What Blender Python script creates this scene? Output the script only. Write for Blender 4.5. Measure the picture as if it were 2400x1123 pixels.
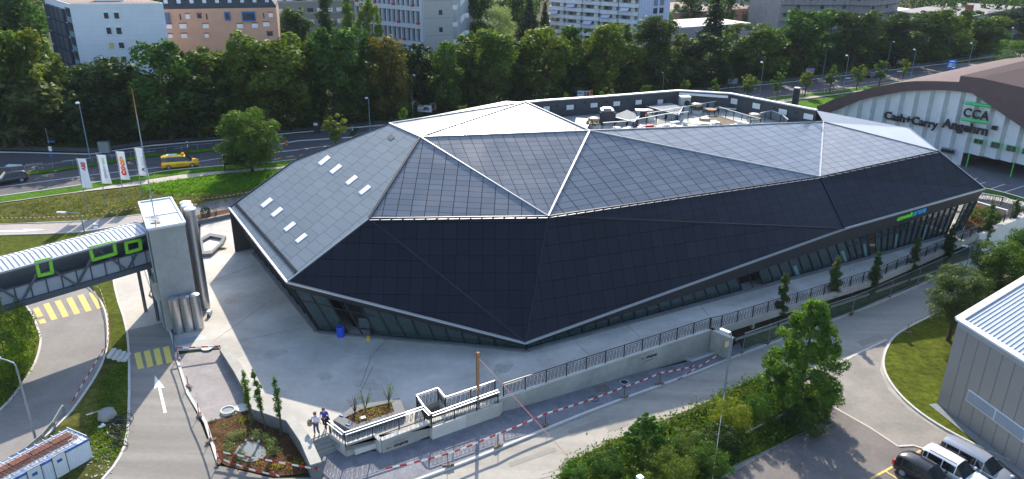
import bpy, bmesh, math, random
import numpy as np
from mathutils import Vector, Matrix
R=math.radians
sc=bpy.context.scene
for o in list(bpy.data.objects): bpy.data.objects.remove(o)
# ---------------------------------------------------------------- camera
H=31.0; F=1800.0; TH=R(22.2); RO=R(0.55)
cam=bpy.data.cameras.new('camera'); cam.lens=27.0; cam.sensor_width=36; cam.clip_start=.5; cam.clip_end=3000
camo=bpy.data.objects.new('camera',cam); sc.collection.objects.link(camo)
camo.matrix_world=Matrix.Translation((0,0,H))@Matrix.Rotation(R(90)-TH,4,'X')@Matrix.Rotation(RO,4,'Z')
sc.camera=camo
# ---------------------------------------------------------------- light
SUN_EL=R(33); SUN_AZ=R(-1.5)
SDIR=Vector((math.sin(SUN_AZ)*math.cos(SUN_EL),math.cos(SUN_AZ)*math.cos(SUN_EL),math.sin(SUN_EL)))
w=bpy.data.worlds.new("World"); sc.world=w; w.use_nodes=True
nt=w.node_tree; nt.nodes.clear()
sky=nt.nodes.new('ShaderNodeTexSky'); sky.sky_type='NISHITA'; sky.sun_disc=False
sky.sun_elevation=SUN_EL; sky.sun_rotation=SUN_AZ; sky.air_density=1.0; sky.dust_density=1.0; sky.ozone_density=1.5
bg=nt.nodes.new('ShaderNodeBackground'); bg.inputs['Strength'].default_value=0.15
wo=nt.nodes.new('ShaderNodeOutputWorld')
nt.links.new(sky.outputs[0],bg.inputs[0]); nt.links.new(bg.outputs[0],wo.inputs[0])
sl=bpy.data.lights.new('sun','SUN'); sl.energy=3.5; sl.angle=R(0.55); sl.color=(1,.90,.76)
so=bpy.data.objects.new('sun',sl); sc.collection.objects.link(so)
so.rotation_euler=SDIR.to_track_quat('Z','Y').to_euler()
sc.view_settings.view_transform='Standard'; sc.view_settings.look='None'; sc.view_settings.gamma=1
sc.view_settings.exposure=1.2
sc.render.engine='CYCLES'
# ---------------------------------------------------------------- survey helpers (photo measurements -> world metres)
def ray(px,py):
    x=(px-1200)/F; y=-(py-561.5)/F
    c,s=math.cos(RO),math.sin(RO)
    x,y=c*x-s*y,s*x+c*y
    return Vector((x,math.cos(TH)+y*math.sin(TH),-math.sin(TH)+y*math.cos(TH)))
CO=Vector((0,0,H))
def at(px,py,z=0.0):
    r=ray(px,py); return CO+r*((z-H)/r.z)
def atY(px,py,Y):
    r=ray(px,py); return CO+r*(Y/r.y)
KN=[(-26,0),(-12,-.9),(0,-1.2),(15,-2.0),(35,-2.5)]
KX=[k[0] for k in KN]; KZ=[k[1] for k in KN]
def g(x): return float(np.interp(x,KX,KZ))
def G(px,py,off=0.0):
    z=0.0
    for i in range(12): z=g(at(px,py,z).x)+off
    return at(px,py,z)
def top_of(base,px,py):
    r=ray(px,py); return (CO+r*(base.y/r.y)).z-base.z
def plane3(a,b,c):
    n=(b-a).cross(c-a).normalized()
    if n.z<0: n=-n
    return n,n.dot(a)
def onpl(px,py,pl):
    n,d=pl; r=ray(px,py); return CO+r*((d-n.dot(CO))/n.dot(r))
# ---------------------------------------------------------------- materials
def srgb(r,gg,b):
    f=lambda c:(c/255/12.92 if c/255<=.04045 else ((c/255+.055)/1.055)**2.4)
    return (f(r),f(gg),f(b))
_m={}
def M(name,col=(.5,.5,.5),rough=.7,metal=0.0,spec=.5,var=0.12,scale=1.0,bump=0.0,bscale=8.0,blotch=0.0,emit=None,coat=0.0,col2=None,detail=4,streak=None):
    if name in _m: return _m[name]
    m=bpy.data.materials.new(name); m.use_nodes=True; t=m.node_tree; b=t.nodes['Principled BSDF']
    b.inputs['Roughness'].default_value=rough; b.inputs['Metallic'].default_value=metal
    b.inputs['Specular IOR Level'].default_value=spec; b.inputs['Coat Weight'].default_value=coat
    tc=t.nodes.new('ShaderNodeTexCoord')
    n=t.nodes.new('ShaderNodeTexNoise'); n.inputs['Scale'].default_value=scale; n.inputs['Detail'].default_value=detail; n.inputs['Roughness'].default_value=.65
    t.links.new(tc.outputs['Object'],n.inputs['Vector'])
    cr=t.nodes.new('ShaderNodeMix'); cr.data_type='RGBA'
    lo=tuple(max(0,c*(1-var)) for c in col); hi=col2 if col2 else tuple(min(1,c*(1+var)) for c in col)
    cr.inputs[6].default_value=(*lo,1); cr.inputs[7].default_value=(*hi,1)
    mr=t.nodes.new('ShaderNodeMapRange'); mr.inputs[1].default_value=.3; mr.inputs[2].default_value=.7
    t.links.new(n.outputs['Fac'],mr.inputs[0]); t.links.new(mr.outputs[0],cr.inputs[0])
    out=cr.outputs[2]
    if blotch:
        n2=t.nodes.new('ShaderNodeTexNoise'); n2.inputs['Scale'].default_value=scale*.13; n2.inputs['Detail'].default_value=6; n2.inputs['Distortion'].default_value=.6
        if streak is not None:
            mp=t.nodes.new('ShaderNodeMapping'); mp.inputs['Rotation'].default_value=(0,0,-R(streak)); mp.inputs['Scale'].default_value=(.12,2.2,1); mp.vector_type='POINT'
            t.links.new(tc.outputs['Object'],mp.inputs[0]); t.links.new(mp.outputs[0],n2.inputs['Vector'])
        else: t.links.new(tc.outputs['Object'],n2.inputs['Vector'])
        m2=t.nodes.new('ShaderNodeMapRange'); m2.inputs[1].default_value=.35; m2.inputs[2].default_value=.68; m2.inputs[3].default_value=1-blotch; m2.inputs[4].default_value=1+blotch*.5
        t.links.new(n2.outputs['Fac'],m2.inputs[0])
        mm=t.nodes.new('ShaderNodeVectorMath'); mm.operation='SCALE'
        t.links.new(out,mm.inputs[0]); t.links.new(m2.outputs[0],mm.inputs['Scale']); out=mm.outputs[0]
    t.links.new(out,b.inputs['Base Color'])
    if bump:
        n3=t.nodes.new('ShaderNodeTexNoise'); n3.inputs['Scale'].default_value=bscale; n3.inputs['Detail'].default_value=3
        t.links.new(tc.outputs['Object'],n3.inputs['Vector'])
        bp=t.nodes.new('ShaderNodeBump'); bp.inputs['Strength'].default_value=bump; bp.inputs['Distance'].default_value=.05
        t.links.new(n3.outputs['Fac'],bp.inputs['Height']); t.links.new(bp.outputs[0],b.inputs['Normal'])
    if emit:
        b.inputs['Emission Color'].default_value=(*emit[:3],1); b.inputs['Emission Strength'].default_value=emit[3]
    _m[name]=m; return m
def panel_mat(name,c1,c2,mort,rough=.4,spec=.5,offset=0.0,msize=.03,streak=.0,coat=0.0,metal=0.0):
    # brick grid on the UV map: one unit of u / v = one panel
    if name in _m: return _m[name]
    m=bpy.data.materials.new(name); m.use_nodes=True; t=m.node_tree; b=t.nodes['Principled BSDF']
    uv=t.nodes.new('ShaderNodeUVMap'); br=t.nodes.new('ShaderNodeTexBrick')
    br.inputs['Scale'].default_value=1; br.inputs['Brick Width'].default_value=1; br.inputs['Row Height'].default_value=1
    br.offset=offset; br.inputs['Mortar Size'].default_value=msize; br.inputs['Mortar Smooth'].default_value=.3
    br.inputs['Color1'].default_value=(*c1,1); br.inputs['Color2'].default_value=(*c2,1); br.inputs['Mortar'].default_value=(*mort,1)
    t.links.new(uv.outputs[0],br.inputs['Vector'])
    tc=t.nodes.new('ShaderNodeTexCoord'); n=t.nodes.new('ShaderNodeTexNoise'); n.inputs['Scale'].default_value=.35; n.inputs['Detail'].default_value=5
    t.links.new(tc.outputs['Object'],n.inputs['Vector'])
    mr=t.nodes.new('ShaderNodeMapRange'); mr.inputs[1].default_value=.3;mr.inputs[2].default_value=.7;mr.inputs[3].default_value=rough-.05; mr.inputs[4].default_value=rough+.06
    t.links.new(n.outputs['Fac'],mr.inputs[0])
    t.links.new(mr.outputs[0],b.inputs['Roughness'])
    ad=t.nodes.new('ShaderNodeMapRange'); ad.inputs[3].default_value=spec; ad.inputs[4].default_value=spec*.3; t.links.new(br.outputs['Fac'],ad.inputs[0]); t.links.new(ad.outputs[0],b.inputs['Specular IOR Level'])
    b.inputs['Specular IOR Level'].default_value=spec; b.inputs['Coat Weight'].default_value=coat; b.inputs['Metallic'].default_value=metal
    out=br.outputs['Color']
    if streak:
        mp=t.nodes.new('ShaderNodeMapping'); mp.inputs['Scale'].default_value=(9,.5,1); t.links.new(uv.outputs[0],mp.inputs[0])
        wv=t.nodes.new('ShaderNodeTexNoise'); wv.inputs['Scale'].default_value=2.0; t.links.new(mp.outputs[0],wv.inputs['Vector'])
        m2=t.nodes.new('ShaderNodeMapRange'); m2.inputs[3].default_value=1-streak; m2.inputs[4].default_value=1+streak; t.links.new(wv.outputs['Fac'],m2.inputs[0])
        vm=t.nodes.new('ShaderNodeVectorMath'); vm.operation='SCALE'; t.links.new(out,vm.inputs[0]); t.links.new(m2.outputs[0],vm.inputs['Scale']); out=vm.outputs[0]
    t.links.new(out,b.inputs['Base Color'])
    _m[name]=m; return m
def leaf_mat(name,col=None,tr=None,shiny=.05):
    if name in _m: return _m[name]
    m=bpy.data.materials.new(name); m.use_nodes=True; t=m.node_tree; t.nodes.clear()
    out=t.nodes.new('ShaderNodeOutputMaterial')
    tc=t.nodes.new('ShaderNodeTexCoord'); n=t.nodes.new('ShaderNodeTexNoise'); n.inputs['Scale'].default_value=.9; n.inputs['Detail'].default_value=5
    t.links.new(tc.outputs['Object'],n.inputs['Vector'])
    oi=t.nodes.new('ShaderNodeObjectInfo')
    mx=t.nodes.new('ShaderNodeMix'); mx.data_type='RGBA'
    mx.inputs[6].default_value=(col[0]*.5,col[1]*.55,col[2]*.42,1); mx.inputs[7].default_value=(col[0]*1.7,col[1]*1.45,col[2]*.9,1)
    t.links.new(n.outputs['Fac'],mx.inputs[0])
    hs=t.nodes.new('ShaderNodeHueSaturation')
    a=t.nodes.new('ShaderNodeMapRange'); a.inputs[3].default_value=.47; a.inputs[4].default_value=.525; t.links.new(oi.outputs['Random'],a.inputs[0]); t.links.new(a.outputs[0],hs.inputs['Hue'])
    a2=t.nodes.new('ShaderNodeMapRange'); a2.inputs[3].default_value=1.15; a2.inputs[4].default_value=.75; t.links.new(oi.outputs['Random'],a2.inputs[0]); t.links.new(a2.outputs[0],hs.inputs['Value'])
    t.links.new(mx.outputs[2],hs.inputs['Color'])
    d=t.nodes.new('ShaderNodeBsdfDiffuse'); t.links.new(hs.outputs[0],d.inputs[0])
    h2=t.nodes.new('ShaderNodeVectorMath'); h2.operation='MULTIPLY'; h2.inputs[1].default_value=tr; t.links.new(hs.outputs[0],h2.inputs[0])
    tl=t.nodes.new('ShaderNodeBsdfTranslucent'); t.links.new(h2.outputs[0],tl.inputs[0])
    ad=t.nodes.new('ShaderNodeMixShader'); ad.inputs[0].default_value=.45; t.links.new(d.outputs[0],ad.inputs[1]); t.links.new(tl.outputs[0],ad.inputs[2])
    gl=t.nodes.new('ShaderNodeBsdfGlossy'); gl.inputs['Roughness'].default_value=.45; gl.inputs[0].default_value=(.35,.4,.3,1)
    m2=t.nodes.new('ShaderNodeMixShader'); m2.inputs[0].default_value=shiny
    t.links.new(ad.outputs[0],m2.inputs[1]); t.links.new(gl.outputs[0],m2.inputs[2]); t.links.new(m2.outputs[0],out.inputs[0])
    _m[name]=m; return m
def stripe_mat(name,ca,cb,period,rough=.5):
    if name in _m: return _m[name]
    m=bpy.data.materials.new(name); m.use_nodes=True; t=m.node_tree; b=t.nodes['Principled BSDF']; b.inputs['Roughness'].default_value=rough
    uv=t.nodes.new('ShaderNodeUVMap'); s=t.nodes.new('ShaderNodeSeparateXYZ'); t.links.new(uv.outputs[0],s.inputs[0])
    a=t.nodes.new('ShaderNodeMath'); a.operation='DIVIDE'; a.inputs[1].default_value=period; t.links.new(s.outputs[0],a.inputs[0])
    f=t.nodes.new('ShaderNodeMath'); f.operation='FRACT'; t.links.new(a.outputs[0],f.inputs[0])
    gt=t.nodes.new('ShaderNodeMath'); gt.operation='GREATER_THAN'; gt.inputs[1].default_value=.5; t.links.new(f.outputs[0],gt.inputs[0])
    mx=t.nodes.new('ShaderNodeMix'); mx.data_type='RGBA'; mx.inputs[6].default_value=(*ca,1); mx.inputs[7].default_value=(*cb,1)
    t.links.new(gt.outputs[0],mx.inputs[0]); t.links.new(mx.outputs[2],b.inputs['Base Color'])
    _m[name]=m; return m
# base palette
asph=M('asphalt_light',srgb(128,124,120),.85,var=.10,scale=3,blotch=.16,bump=.15,bscale=30)
asph_dark=M('asphalt_dark',srgb(98,98,103),.85,var=.12,scale=4,blotch=.18,bump=.2,bscale=30)
asph_street=M('asphalt_street',srgb(154,149,139),.85,var=.08,scale=2,blotch=.22,streak=31,bump=.1,bscale=30)
asph_walk=M('asphalt_sidewalk',srgb(118,119,126),.85,var=.22,scale=9,blotch=.22,bump=.3,bscale=25)
asph_main=M('asphalt_main_road',srgb(76,75,79),.8,var=.12,scale=2,blotch=.22,streak=25)
conc_plaza=M('concrete_plaza',srgb(176,172,163),.75,var=.08,scale=1.6,blotch=.26,bump=.08,bscale=10)
conc=M('concrete',srgb(160,158,150),.8,var=.1,scale=2.5,blotch=.16,bump=.12,bscale=9)
conc_dark=M('concrete_dark',srgb(108,110,112),.8,var=.12,scale=2.5,blotch=.2,bump=.12)
conc_light=M('concrete_light',srgb(196,194,186),.75,var=.08,scale=2,blotch=.1)
kerbm=M('kerb_stone',srgb(186,184,178),.8,var=.12,scale=4)
grassm=M('grass_lawn',srgb(66,78,14),.95,spec=.08,var=.35,scale=2.2,blotch=.3,bump=.7,bscale=14,col2=srgb(92,102,26))
grass_dry=M('grass_dry',srgb(64,74,24),.95,spec=.08,var=.35,scale=1.6,blotch=.35,bump=.8,bscale=12,col2=srgb(104,104,50))
grass_br=M('grass_bright',srgb(54,94,8),.95,spec=.08,var=.3,scale=3,blotch=.25,bump=.9,bscale=12,col2=srgb(86,130,16))
grass_dk=M('grass_shade',srgb(58,72,36),.95,spec=.08,var=.3,scale=1.5,blotch=.3,bump=.6,bscale=8)
soil=M('bark_soil',srgb(74,50,36),.95,spec=.08,var=.5,scale=7,blotch=.3,bump=1.0,bscale=16,col2=srgb(118,84,62))
gravel=M('gravel',srgb(128,134,136),.9,var=.35,scale=14,bump=.8,bscale=40)
white_paint=M('white_marking',srgb(226,226,222),.6,var=.1,scale=6)
yellow_paint=M('yellow_marking',srgb(214,178,92),.65,var=.12,scale=5,blotch=.15)
steel=M('stainless_steel',(.55,.55,.56),.32,1.0,var=.06,scale=3)
galv=M('galvanised_steel',srgb(150,158,164),.45,.6,var=.08)
darkmetal=M('dark_metal',srgb(44,47,52),.45,.3,var=.1)
blackm=M('black_void',(.012,.012,.014),.6,var=.1)
whitemetal=M('white_metal',srgb(214,217,220),.4,.1,var=.04)
lampgreen=M('lamp_pole_green',srgb(110,140,150),.5,.3,var=.05)
woodm=M('weathered_wood',srgb(150,112,74),.8,var=.25,scale=6)
rustm=M('rusty_steel',srgb(104,62,48),.85,var=.35,scale=5)
barkm=M('tree_bark',srgb(70,58,46),.9,var=.3,scale=5,bump=.5)
redm=M('red_plastic',srgb(190,36,34),.45,var=.05)
limem=M('lime_green_paint',srgb(118,190,44),.45,var=.05)
glass_dk=M('dark_glass',srgb(40,58,60),.06,0,.9,var=.25,scale=.6,coat=.3)
L1=leaf_mat('leaf_mid_green',srgb(74,104,42),(2.3,2.5,1.0))
L2=leaf_mat('leaf_dark_green',srgb(54,80,44),(1.8,2.1,1.0))
L3=leaf_mat('leaf_yellow_green',srgb(90,112,44),(2.2,2.1,.9))
L4=leaf_mat('leaf_olive',srgb(96,84,52),(2.1,1.8,.9))
L5=leaf_mat('leaf_conifer',srgb(36,56,40),(1.2,1.4,1.0),.04)
L6=leaf_mat('leaf_grey_green',srgb(110,128,96),(1.5,1.7,1.2))
# ---------------------------------------------------------------- object helpers
def props(o,label=None,cat=None,group=None,kind=None):
    if label: o['label']=label
    if cat: o['category']=cat
    if group: o['group']=group
    if kind: o['kind']=kind
    return o
def thing(name,label,cat,loc=(0,0,0),rz=0.0,group=None,scale=None):
    o=bpy.data.objects.new(name,None); sc.collection.objects.link(o); o.empty_display_size=.2
    o.location=loc; o.rotation_euler=(0,0,rz)
    if scale: o.scale=scale
    return props(o,label,cat,group)
class MB:
    def __init__(s): s.v=[]; s.f=[]; s.uv=None
    def add(s,vs,fs):
        n=len(s.v); s.v+= [tuple(p) for p in vs]; s.f+=[tuple(i+n for i in f) for f in fs]; return s
    def box(s,c,d,rz=0.0,M_=None):
        x,y,z=(k/2 for k in d); vs=[Vector((a*x,b*y,e*z)) for a in(-1,1) for b in(-1,1) for e in(-1,1)]
        m=Matrix.Translation(c)@Matrix.Rotation(rz,4,'Z')
        if M_ is not None: m=M_@m
        return s.add([m@v for v in vs],[(0,1,3,2),(4,6,7,5),(0,4,5,1),(2,3,7,6),(0,2,6,4),(1,5,7,3)])
    def prism(s,poly,z0,z1):
        # poly list of (x,y); z0,z1 numbers or functions
        n=len(poly); f0=z0 if callable(z0) else (lambda p:z0); f1=z1 if callable(z1) else (lambda p:z1)
        a=[(p[0],p[1],f0(p)) for p in poly]+[(p[0],p[1],f1(p)) for p in poly]
        ar=sum(poly[i][0]*poly[(i+1)%n][1]-poly[(i+1)%n][0]*poly[i][1] for i in range(n))
        fs=[tuple(range(n))[::-1],tuple(range(n,2*n))]+[(i,(i+1)%n,n+(i+1)%n,n+i) for i in range(n)]
        if ar<0: fs=[f[::-1] for f in fs]
        return s.add(a,fs)
    def poly(s,pts): return s.add(pts,[tuple(range(len(pts)))])
    def bar(s,a,b,w,h=None,up=(0,0,1)):
        a=Vector(a); b=Vector(b); h=h or w; d=b-a; L=d.length
        if L<1e-6: return s
        d/=L; u=Vector(up)
        if abs(d.dot(u))>.98: u=Vector((0,1,0))
        x=d.cross(u).normalized(); z=x.cross(d)
        vs=[]
        for p in (a,b):
            for i,j in ((-1,-1),(1,-1),(1,1),(-1,1)): vs.append(p+x*(i*w/2)+z*(j*h/2))
        return s.add(vs,[(3,2,1,0),(4,5,6,7),(0,1,5,4),(1,2,6,5),(2,3,7,6),(3,0,4,7)])
    def tube(s,pts,r,n=8,close=False,cap=True):
        pts=[Vector(p) for p in pts]; rs=r if isinstance(r,(list,tuple)) else [r]*len(pts); k=len(pts); base=len(s.v); up=None
        for i,p in enumerate(pts):
            if close: d=pts[(i+1)%k]-pts[i-1]
            else: d=pts[min(i+1,k-1)]-pts[max(i-1,0)]
            d.normalize(); u=Vector((0,0,1)) if abs(d.z)<.9 else Vector((1,0,0))
            x=d.cross(u).normalized(); y=d.cross(x)
            for j in range(n):
                a=2*math.pi*j/n; s.v.append(tuple(p+x*(math.cos(a)*rs[i])+y*(math.sin(a)*rs[i])))
        for i in range(k if close else k-1):
            for j in range(n):
                a=base+i*n+j; b=base+i*n+(j+1)%n; c=base+((i+1)%k)*n+(j+1)%n; e=base+((i+1)%k)*n+j
                s.f.append((a,e,c,b))
        if cap and not close:
            s.f.append(tuple(base+j for j in range(n))); s.f.append(tuple(base+(k-1)*n+j for j in range(n))[::-1])
        return s
    def lathe(s,prof,n=20,c=(0,0,0)):
        base=len(s.v)
        for r,z in prof:
            for j in range(n):
                a=2*math.pi*j/n; s.v.append((c[0]+r*math.cos(a),c[1]+r*math.sin(a),c[2]+z))
        for i in range(len(prof)-1):
            for j in range(n):
                s.f.append((base+i*n+j,base+i*n+(j+1)%n,base+(i+1)*n+(j+1)%n,base+(i+1)*n+j))
        s.f.append(tuple(base+j for j in range(n))[::-1]); s.f.append(tuple(base+(len(prof)-1)*n+j for j in range(n)))
        return s
    def build(s,name,mat,parent=None,label=None,cat=None,group=None,kind=None,world=False,smooth=False,uvs=None):
        # world=True : vertices are given in world space, shift them to the parent's base
        vs=s.v
        me=bpy.data.meshes.new(name)
        o=bpy.data.objects.new(name,me); sc.collection.objects.link(o)
        if parent is not None:
            o.parent=parent
            if world is True:
                l=parent.location if parent.parent is None else parent.location+parent.parent.location
                vs=[(v[0]-l[0],v[1]-l[1],v[2]-l[2]) for v in vs]
        elif world!='keep' and kind is None and vs:
            c=np.array(vs); cx,cy=(c[:,0].min()+c[:,0].max())/2,(c[:,1].min()+c[:,1].max())/2; cz=c[:,2].min()
            o.location=(cx,cy,cz); vs=[(v[0]-cx,v[1]-cy,v[2]-cz) for v in vs]
        me.from_pydata([tuple(v) for v in vs],[],s.f); me.materials.append(mat)
        if uvs:
            ul=me.uv_layers.new(name='UVMap'); ul.data.foreach_set('uv',[c for f in uvs for p in f for c in p])
        if smooth: me.polygons.foreach_set('use_smooth',[True]*len(me.polygons))
        me.update(); return props(o,label,cat,group,kind)
def copy_tree(o,parent=None):
    c=o.copy(); sc.collection.objects.link(c); c.parent=parent
    for ch in list(o.children): copy_tree(ch,c)
    return c
def clone(o,loc,rz=0.0,label=None,scale=None):
    c=copy_tree(o); c.location=loc; c.rotation_euler=(0,0,rz)
    if scale is not None: c.scale=scale
    if label: c['label']=label
    return c
def sheet(name,pts,off,mat,kind='structure',parent=None,flat=None):
    """flat patch following the ground; pts are world xy (or Vector)"""
    bm=bmesh.new(); vs=[bm.verts.new((p[0],p[1],0)) for p in pts]; f=bm.faces.new(vs)
    if flat is None:
        xs=[p[0] for p in pts]
        for kx in KX:
            if min(xs)<kx<max(xs):
                bmesh.ops.bisect_plane(bm,geom=bm.verts[:]+bm.edges[:]+bm.faces[:],plane_co=(kx,0,0),plane_no=(1,0,0))
    bmesh.ops.triangulate(bm,faces=bm.faces[:])
    for v in bm.verts: v.co.z=(g(v.co.x) if flat is None else flat)+off
    bmesh.ops.recalc_face_normals(bm,faces=bm.faces[:])
    for f in bm.faces:
        if f.normal.z<0: f.normal_flip()
    me=bpy.data.meshes.new(name); bm.to_mesh(me); bm.free(); me.materials.append(mat)
    o=bpy.data.objects.new(name,me); sc.collection.objects.link(o)
    if parent: o.parent=parent
    return props(o,kind=kind)
def P(*px): return [G(*p) for p in px]
def densify(pts,step=1.0):
    out=[]
    for a,b in zip(pts[:-1],pts[1:]):
        a=Vector(a);b=Vector(b);n=max(1,int((b-a).length/step))
        for i in range(n): out.append(a.lerp(b,i/n))
    out.append(Vector(pts[-1])); return out
def smooth_line(pts,it=2):
    pts=[Vector(p) for p in pts]
    for _ in range(it):
        q=[pts[0]]
        for a,b in zip(pts[:-1],pts[1:]): q+= [a.lerp(b,.25),a.lerp(b,.75)]
        q.append(pts[-1]); pts=q
    return pts
def offset_line(pts,d):
    out=[]
    for i,p in enumerate(pts):
        a=pts[max(i-1,0)]; b=pts[min(i+1,len(pts)-1)]; t=Vector((b[0]-a[0],b[1]-a[1],0)).normalized(); n=Vector((-t.y,t.x,0)); out.append(Vector((p[0],p[1],0))+n*d)
    return out
def ribbon(name,pts,wd,off,mat,kind='structure',center=True):
    """strip of width wd along pts (world)"""
    a=offset_line(pts,wd/2); b=offset_line(pts,-wd/2)
    m=MB()
    for i in range(len(a)-1):
        q=[a[i],a[i+1],b[i+1],b[i]]; m.poly([(p.x,p.y,g(p.x)+off) for p in q][::-1])
    return m.build(name,mat,kind=kind)
def kerb(pts,wd=.16,h=.12,mat=None,name='kerb',z=None):
    m=MB(); a=offset_line(pts,wd/2); b=offset_line(pts,-wd/2)
    for i in range(len(a)-1):
        q=[a[i],a[i+1],b[i+1],b[i]]
        m.prism([(p.x,p.y) for p in q],lambda p:(g(p[0]) if z is None else z)-.2,lambda p:(g(p[0]) if z is None else z)+h)
    return m.build(name,mat or kerbm,kind='structure')
def text_geo(s,size,ext=.03,bold=0.0,spacing=1.0):
    cu=bpy.data.curves.new('t','FONT'); cu.body=s; cu.size=size; cu.extrude=ext; cu.offset=bold; cu.resolution_u=3; cu.space_character=spacing
    o=bpy.data.objects.new('t',cu); sc.collection.objects.link(o)
    dg=bpy.context.evaluated_depsgraph_get(); me=bpy.data.meshes.new_from_object(o.evaluated_get(dg))
    v=[tuple(x.co) for x in me.vertices]; f=[tuple(p.vertices) for p in me.polygons]
    bpy.data.objects.remove(o); bpy.data.curves.remove(cu); bpy.data.meshes.remove(me)
    return v,f
def text_mb(s,size,o,ux,uy,ext=.03,bold=0.0,width=None,height=None,spacing=1.0,shear=0.0):
    """text laid in the plane at o with unit axes ux,uy; optionally fitted to width/height"""
    v,f=text_geo(s,size,ext,bold,spacing); a=np.array(v); mn=a.min(0); mx=a.max(0)
    sx=(width/(mx[0]-mn[0])) if width else 1; sy=(height/(mx[1]-mn[1])) if height else (sx if width else 1)
    ux=Vector(ux).normalized(); uy=Vector(uy).normalized(); un=ux.cross(uy)
    m=MB(); m.add([Vector(o)+ux*((p[0]-mn[0])*sx+shear*(p[1]-mn[1])*sy)+uy*((p[1]-mn[1])*sy)+un*p[2] for p in v],f); return m
# ================================================================ GROUND
bigm=M('terrain_grass',srgb(44,54,28),.95,spec=.08,var=.35,scale=.35,blotch=.3,col2=srgb(70,76,40))
t=MB()
xs=[-900]+KX+[900]
for i in range(len(xs)-1):
    a,b=xs[i],xs[i+1]; t.poly([(a,-60,g(a)-.06),(b,-60,g(b)-.06),(b,1400,g(b)-.06),(a,1400,g(a)-.06)])
t.build('ground',bigm,kind='structure')
# --- main road (two carriageways) along the tree belt
near=P((0,461),(175,437),(250,424),(400,400),(512,390),(642,381),(700,374))+[Vector((-5,118,0)),Vector((25,141,0))]+P((1825,226),(1930,217),(2050,200),(2130,186),(2270,160))
far=P((0,357),(212,362),(350,342),(500,330),(655,315),(825,300))+[Vector((8,147,0)),Vector((28,160,0))]+P((1700,207),(1830,195),(1925,184),(2075,166),(2212,150))
near=[Vector((-110,66,0)),Vector((-84,77,0))]+near+[Vector((170,242,0)),Vector((320,330,0))]
far=[Vector((-120,100,0)),Vector((-90,105,0))]+far+[Vector((160,240,0)),Vector((300,335,0))]
def strip_between(name,A,B,off,mat,n=60):
    def res(Lp):
        Lp=[Vector((p[0],p[1],0)) for p in Lp]; d=[0]
        for a,b in zip(Lp[:-1],Lp[1:]): d.append(d[-1]+(b-a).length)
        out=[]
        for k in range(n+1):
            s=d[-1]*k/n; i=max(j for j in range(len(d)) if d[j]<=s+1e-9); i=min(i,len(Lp)-2)
            out.append(Lp[i].lerp(Lp[i+1],(s-d[i])/(d[i+1]-d[i])))
        return out
    a,b=res(A),res(B); m=MB()
    for i in range(n):
        q=[a[i],a[i+1],b[i+1],b[i]]; m.poly([(p.x,p.y,g(p.x)+off) for p in q])
    return m.build(name,mat,kind='structure')
strip_between('main_road',near,far,0,asph_main)
med=P((0,412),(60,408),(125,401),(350,366),(500,352),(580,342)); ribbon('median_strip',[Vector((-80,93,0))]+med,1.6,.10,grass_br)
ribbon('verge',offset_line(near,-1.2),2.6,.05,grass_br)
pathl=smooth_line([Vector((-100,66,0))]+P((0,471),(175,446),(325,430),(450,411),(520,402),(600,398),(675,388))+[Vector((-8,110,0)),Vector((24,133,0))]+P((1825,237),(1912,226),(2012,212),(2100,199))+[Vector((120,194,0))],1)
ribbon('footpath',pathl,2.0,.03,M('path',srgb(168,158,150),.85,var=.08,scale=3))
kerb(far,.18,.12); kerb(near,.18,.12)
ribbon('far_footpath',offset_line(far,2.2),2.2,.04,asph_dark)
ribbon('verge_far',offset_line(far,5.0),3.0,.03,grassm)
# markings
def mark(pts,wd=.14,mat=white_paint,off=.012,dash=None):
    if dash is None: return ribbon('road_marking',densify(pts,4),wd,off,mat)
    m=MB(); q=densify(pts,dash[0]/2); L=0; on,offd=dash; pts=[Vector((p[0],p[1],0)) for p in pts]; 
    for a,b in zip(pts[:-1],pts[1:]):
        d=(b-a).length; u=(b-a)/d; n=Vector((-u.y,u.x,0))*wd/2; s=0
        while s<d:
            e=min(s+on,d); p0=a+u*s; p1=a+u*e
            m.poly([(p.x,p.y,g(p.x)+off) for p in (p0-n,p1-n,p1+n,p0+n)]); s+=on+offd
    return m.build('road_marking',mat,kind='structure')
mark(P((0,439),(225,409),(375,392),(560,365),(700,352)),.16)
mark(P((60,386),(175,375),(330,358),(480,340)),.15,dash=(2,2.4))
mark(P((655,338),(700,330),(780,325),(840,321)),.5,off=.013)
mark(P((642,357),(780,341)),.14)
mark(P((642,374),(670,369)),.3,yellow_paint,dash=(1,.8)); mark(P((672,368),(710,363)),.3,yellow_paint,dash=(1,.8))
mark(P((1842,221),(1990,200),(2150,177),(2220,168)),.22,yellow_paint,dash=(3,.8))
mark(P((1760,225),(1880,206),(1990,190),(2150,168)),.16,dash=(2.5,5))
mark(P((1830,203),(1960,186),(2120,164)),.14,dash=(2,6))
sheet('road_marking',P((10,390),(20,385),(52,386),(52,388),(22,391)),.012,white_paint)
# junction on the far right
sheet('side_road',P((2210,152),(2290,140),(2300,118),(2335,108),(2400,112),(2400,160),(2270,164)),.006,asph)
sheet('grass_verge',P((2255,120),(2395,108),(2400,96),(2300,92)),.02,grass_br)
sheet('grass_verge',P((2225,151),(2275,147),(2320,142),(2322,138),(2262,143)),.03,grassm)
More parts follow.
